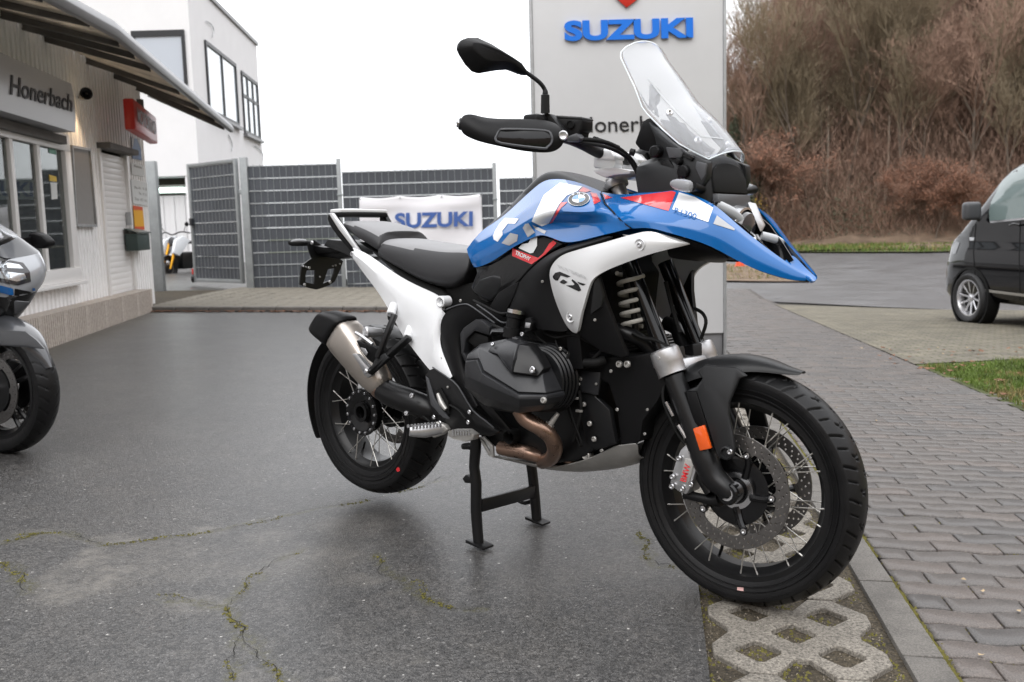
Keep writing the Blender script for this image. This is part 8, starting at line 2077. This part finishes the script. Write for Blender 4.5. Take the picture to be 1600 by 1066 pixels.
for x, zt in ((.12, 1.52), (-.12, 1.76), (-.40, 2.06), (-.66, 2.17), (-1.1, 2.22), (-2.0, 2.24), (-3.2, 2.24), (-3.75, 2.18), (-3.93, 1.95)): S_.append(sec(x, zt, .952, .82 if zt > 1.9 else .82+.12*(1.9-zt), .25, 1.22))
V = [p for r in S_ for p in r]; C = len(S_[0]); F = [(i*C+j, i*C+j+1, (i+1)*C+j+1, (i+1)*C+j) for i in range(len(S_)-1) for j in range(C-1)]
F += [tuple(range(C))[::-1], tuple((len(S_)-1)*C+j for j in range(C))]+[((i)*C, (i+1)*C, (i+1)*C+C-1, i*C+C-1) for i in range(len(S_)-1)]
body = put('body', applymods(mkmesh(V, F), sub=1), M_vblk, van, ang=50)
for sg, xx in ((1, 0), (-1, 0), (1, -3.0), (-1, -3.0)):
    V, F = lathe_mesh((xx, sg*.80, .35), (0, sg, 0), [(0, .0), (0, .42), (.172, .415), (.174, .385), (.10, .38), (.10, 0)], 36); put('wheel_arch', mkmesh(V, F), M_rubs, van)
    torus_wheel('wheel', van, (xx, sg*.895, .345), (0, sg, 0), .345, .225, .235, M_alloy, 10, (), M_rub)
def vslab(name, L, y, t, mat, parent, bevel=.004): return slab(name, [vb(u, v, y) for u, v in L], -t, mat, parent, bevel)
g0 = vb(1548, 316, .90); 
win_ = [(1545.5, 333), (1549, 316), (1564.5, 285), (1583, 267), (1600, 258), (1700, 230), (1700, 356), (1600, 341), (1547.5, 346)]
def on_body(L, off, name, mat, parent=van): return decal(name, L, [body], mat, VI, parent, off=off, step=8)
on_body([(1545.5, 333), (1549, 316), (1564.5, 286), (1583, 267.5), (1600, 259), (1690, 225), (1690, 352), (1600, 340), (1547, 346)], .006, 'side_window', M_vglass)
on_body([(1547, 345.5), (1600, 340.5), (1690, 350), (1690, 354), (1600, 343.5), (1548, 348.5)], .009, 'chrome_strip', M_chr)
on_body([(1533, 451), (1600, 459), (1690, 472), (1690, 478), (1600, 463.5), (1533, 455)], .014, 'chrome_trim', M_chr)
on_body([(1496, 372), (1514, 349), (1524, 349), (1516, 372)], .003, 'bonnet_edge', M_vblk)
on_body([(1489, 388), (1494, 377), (1500, 379), (1494, 396), (1489, 398)], .006, 'headlamp', M_hld)
on_body([(1524.5, 350), (1525.5, 350), (1521.5, 395), (1524, 430), (1534, 470), (1533, 470), (1523, 430), (1520.5, 395)], .003, 'door_gap', M_rubs)
on_body([(1594, 345), (1595, 345), (1593, 400), (1594.5, 470), (1593.5, 470), (1592, 400)], .003, 'door_gap', M_rubs)
on_body([(1515, 371), (1523, 371), (1522, 376), (1516, 376)], .006, 'side_badge', M_chr)
for sg in (1, -1):
    for (x0, x1) in ((-1.30, -2.30), (-2.42, -3.62))+(((-.30, -1.18),) if sg < 0 else ()):
        q = [Vector((x, sg*(.957-(z-1.22)*.145), z)) for x, z in ((x0, 1.27), (x1, 1.27), (x1, 1.94), (x0, 1.94))]; slab('side_window', q, Vector((0, -sg*.03, 0)), M_vglass, van, .01)
q = [Vector((-3.965, y, z)) for y, z in ((-.72, 1.25), (.72, 1.25), (.66, 1.80), (-.66, 1.80))]; slab('rear_window', q, Vector((.06, 0, .0)), M_vglass, van, .01)
for sg in (1, -1): box('tail_lamp', (-3.93, sg*.88, 1.0), (.08, .12, .45), M_redp, van, bevel=.02)
hd_ = tube('door_handle', [vb(1578, 352, .97), vb(1584, 350, .99), vb(1593, 352, .97)], .014, M_vblk, van, 8, 2)
mo = vb(1518, 330, 1.08)
o = box('door_mirror', mo, (.13, .24, .24), M_gry_p, van, bevel=.05, bseg=4, mirror=True)
tube('mirror_arm', [mo+Vector((0, -.05, -.06)), Vector((mo.x-.02, .96, mo.z-.12))], .035, M_vtrim, van, 8, 1, mirror=True)
o = tube('steering_wheel', [Vector((-.72+.07*cos(a), .42+.19*sin(a), 1.22+.17*cos(a))) for a in np.linspace(0, 2*pi, 17)], .014, M_vtrim, van, 8, 1)
box('dashboard', (-.35, 0, 1.12), (.5, 1.6, .12), M_vtrim, van, bevel=.03)
for i, y in enumerate((.42, -.42)):
    box('seat', (-1.25, y, 1.15), (.18, .46, .75), M_vtrim, van, Matrix.Rotation(-.15, 3, 'Y'), bevel=.06)

# ---------------------------------------------------------------- small naked motorcycle behind the gate
NY = 20.3; n0 = onY(262, 442, NY); nfd = Vector((-.42, -1, 0)).normalized()
NB = Matrix.Translation(n0) @ Matrix.Rotation(atan2(nfd.y, nfd.x), 4, 'Z'); NI = NB.inverted()
nb = bpy.data.objects.new('naked_motorcycle', None); COL.objects.link(nb); nb.matrix_world = NB
tag(nb, 'white naked motorcycle with golden fork standing behind the open gate', 'motorcycle')
M_gold = pm('fork_gold', (0.55, 0.27, 0.02), .3, metal=.7); M_nwh = pm('naked_white', (0.70, 0.73, 0.76), .25, coat=1)
torus_wheel('front_wheel', nb, (0, 0, .29), (0, -1, 0), .29, .115, .21, M_blk_m, 6, ((.06, .14), (-.06, .14)))
torus_wheel('rear_wheel', nb, (-1.36, 0, .30), (0, -1, 0), .30, .16, .21, M_blk_m, 6)
for sg in (-1, 1): tube('fork_leg', [Vector((.0, sg*.095, .29)), Vector((-.10, sg*.095, .52)), Vector((-.27, sg*.095, .90))], [.024, .032, .030], M_gold, nb, 12, 1)
rows = [[Vector((.31*cos(a), w, .29+.31*sin(a)-abs(w)*.25)) for w in (-.07, -.04, 0, .04, .07)] for a in np.linspace(.5, 2.3, 9)]
sheet('front_mudguard', rows, M_gry_p, nb, .004, 1)
loft('headlamp', [[Vector((-.16-dx, sin(a)*.10*k, .86+cos(a)*.12*k)) for a in np.linspace(0, 2*pi, 9)[:-1]] for dx, k in ((0, .6), (.03, 1), (.12, .9))], M_gry_p, nb, 1)
slab('tank_panel', [Vector((-.12, -.20, .90)), Vector((-.02, -.20, .62)), Vector((-.20, -.20, .55)), Vector((-.42, -.18, .72)), Vector((-.62, -.15, .88)), Vector((-.40, -.15, .98))], .08, M_nwh, nb, .02, mirror=True)
tube('handlebar', [Vector((-.36, -.38, 1.03)), Vector((-.27, -.2, 1.06)), Vector((-.24, 0, 1.0)), Vector((-.27, .2, 1.06)), Vector((-.36, .38, 1.03))], .014, M_blk_p, nb, 8, 3)
for sg in (-1, 1): 
    tube('mirror_stem', [Vector((-.30, sg*.26, 1.06)), Vector((-.28, sg*.34, 1.2))], .007, M_blk_p, nb, 6, 1)
    lathe('mirror', (-.28, sg*.36, 1.22), (1, 0, 0), [(-.02, 0), (-.015, .05), (.01, .04), (.02, 0)], M_blk_p, nb, 12)
box('engine', (-.55, 0, .45), (.42, .30, .36), M_eng, nb, bevel=.04)
loft('seat', [[Vector((x, sin(a)*w, z+cos(a)*.04)) for a in np.linspace(0, 2*pi, 9)[:-1]] for x, w, z in ((-.65, .09, .84), (-.9, .13, .82), (-1.2, .10, .88), (-1.45, .04, .92))], M_seat, nb, 1)
tube('silencer', [Vector((-.7, -.12, .28)), Vector((-1.0, -.17, .34)), Vector((-1.35, -.19, .46))], [.03, .05, .05], M_alud, nb, 12, 2)
tube('side_stand', [Vector((-.6, .1, .30)), Vector((-.62, .34, .0))], .012, M_blk_m, nb, 6, 1)
tube('swing_arm', [Vector((-.75, -.09, .36)), Vector((-1.36, -.09, .30))], .025, M_blk_m, nb, 8, 1, mirror=True)
# black tyre lying against the fence from behind
tc0 = onY(540, 446, FY+.45)
ty = empty('spare_tyre', (tc0.x, tc0.y, zplat(tc0.x, tc0.y)), label='black tyre showing below the fence beside the banner post', cat='tyre')
V, F = ring(0, 0, [(.09*cos(a), .28+.055*sin(a)) for a in np.linspace(0, 2*pi, 13)[:-1]], 48)
put('tread', mkmesh([(x, y, z+.33) for x, y, z in V], F), M_rub, ty); V, F = ring(0, 0, [(-.05, .225), (-.05, .235), (.05, .235), (.05, .225)], 48); put('bead', mkmesh([(x, y, z+.33) for x, y, z in V], F), M_rub, ty)
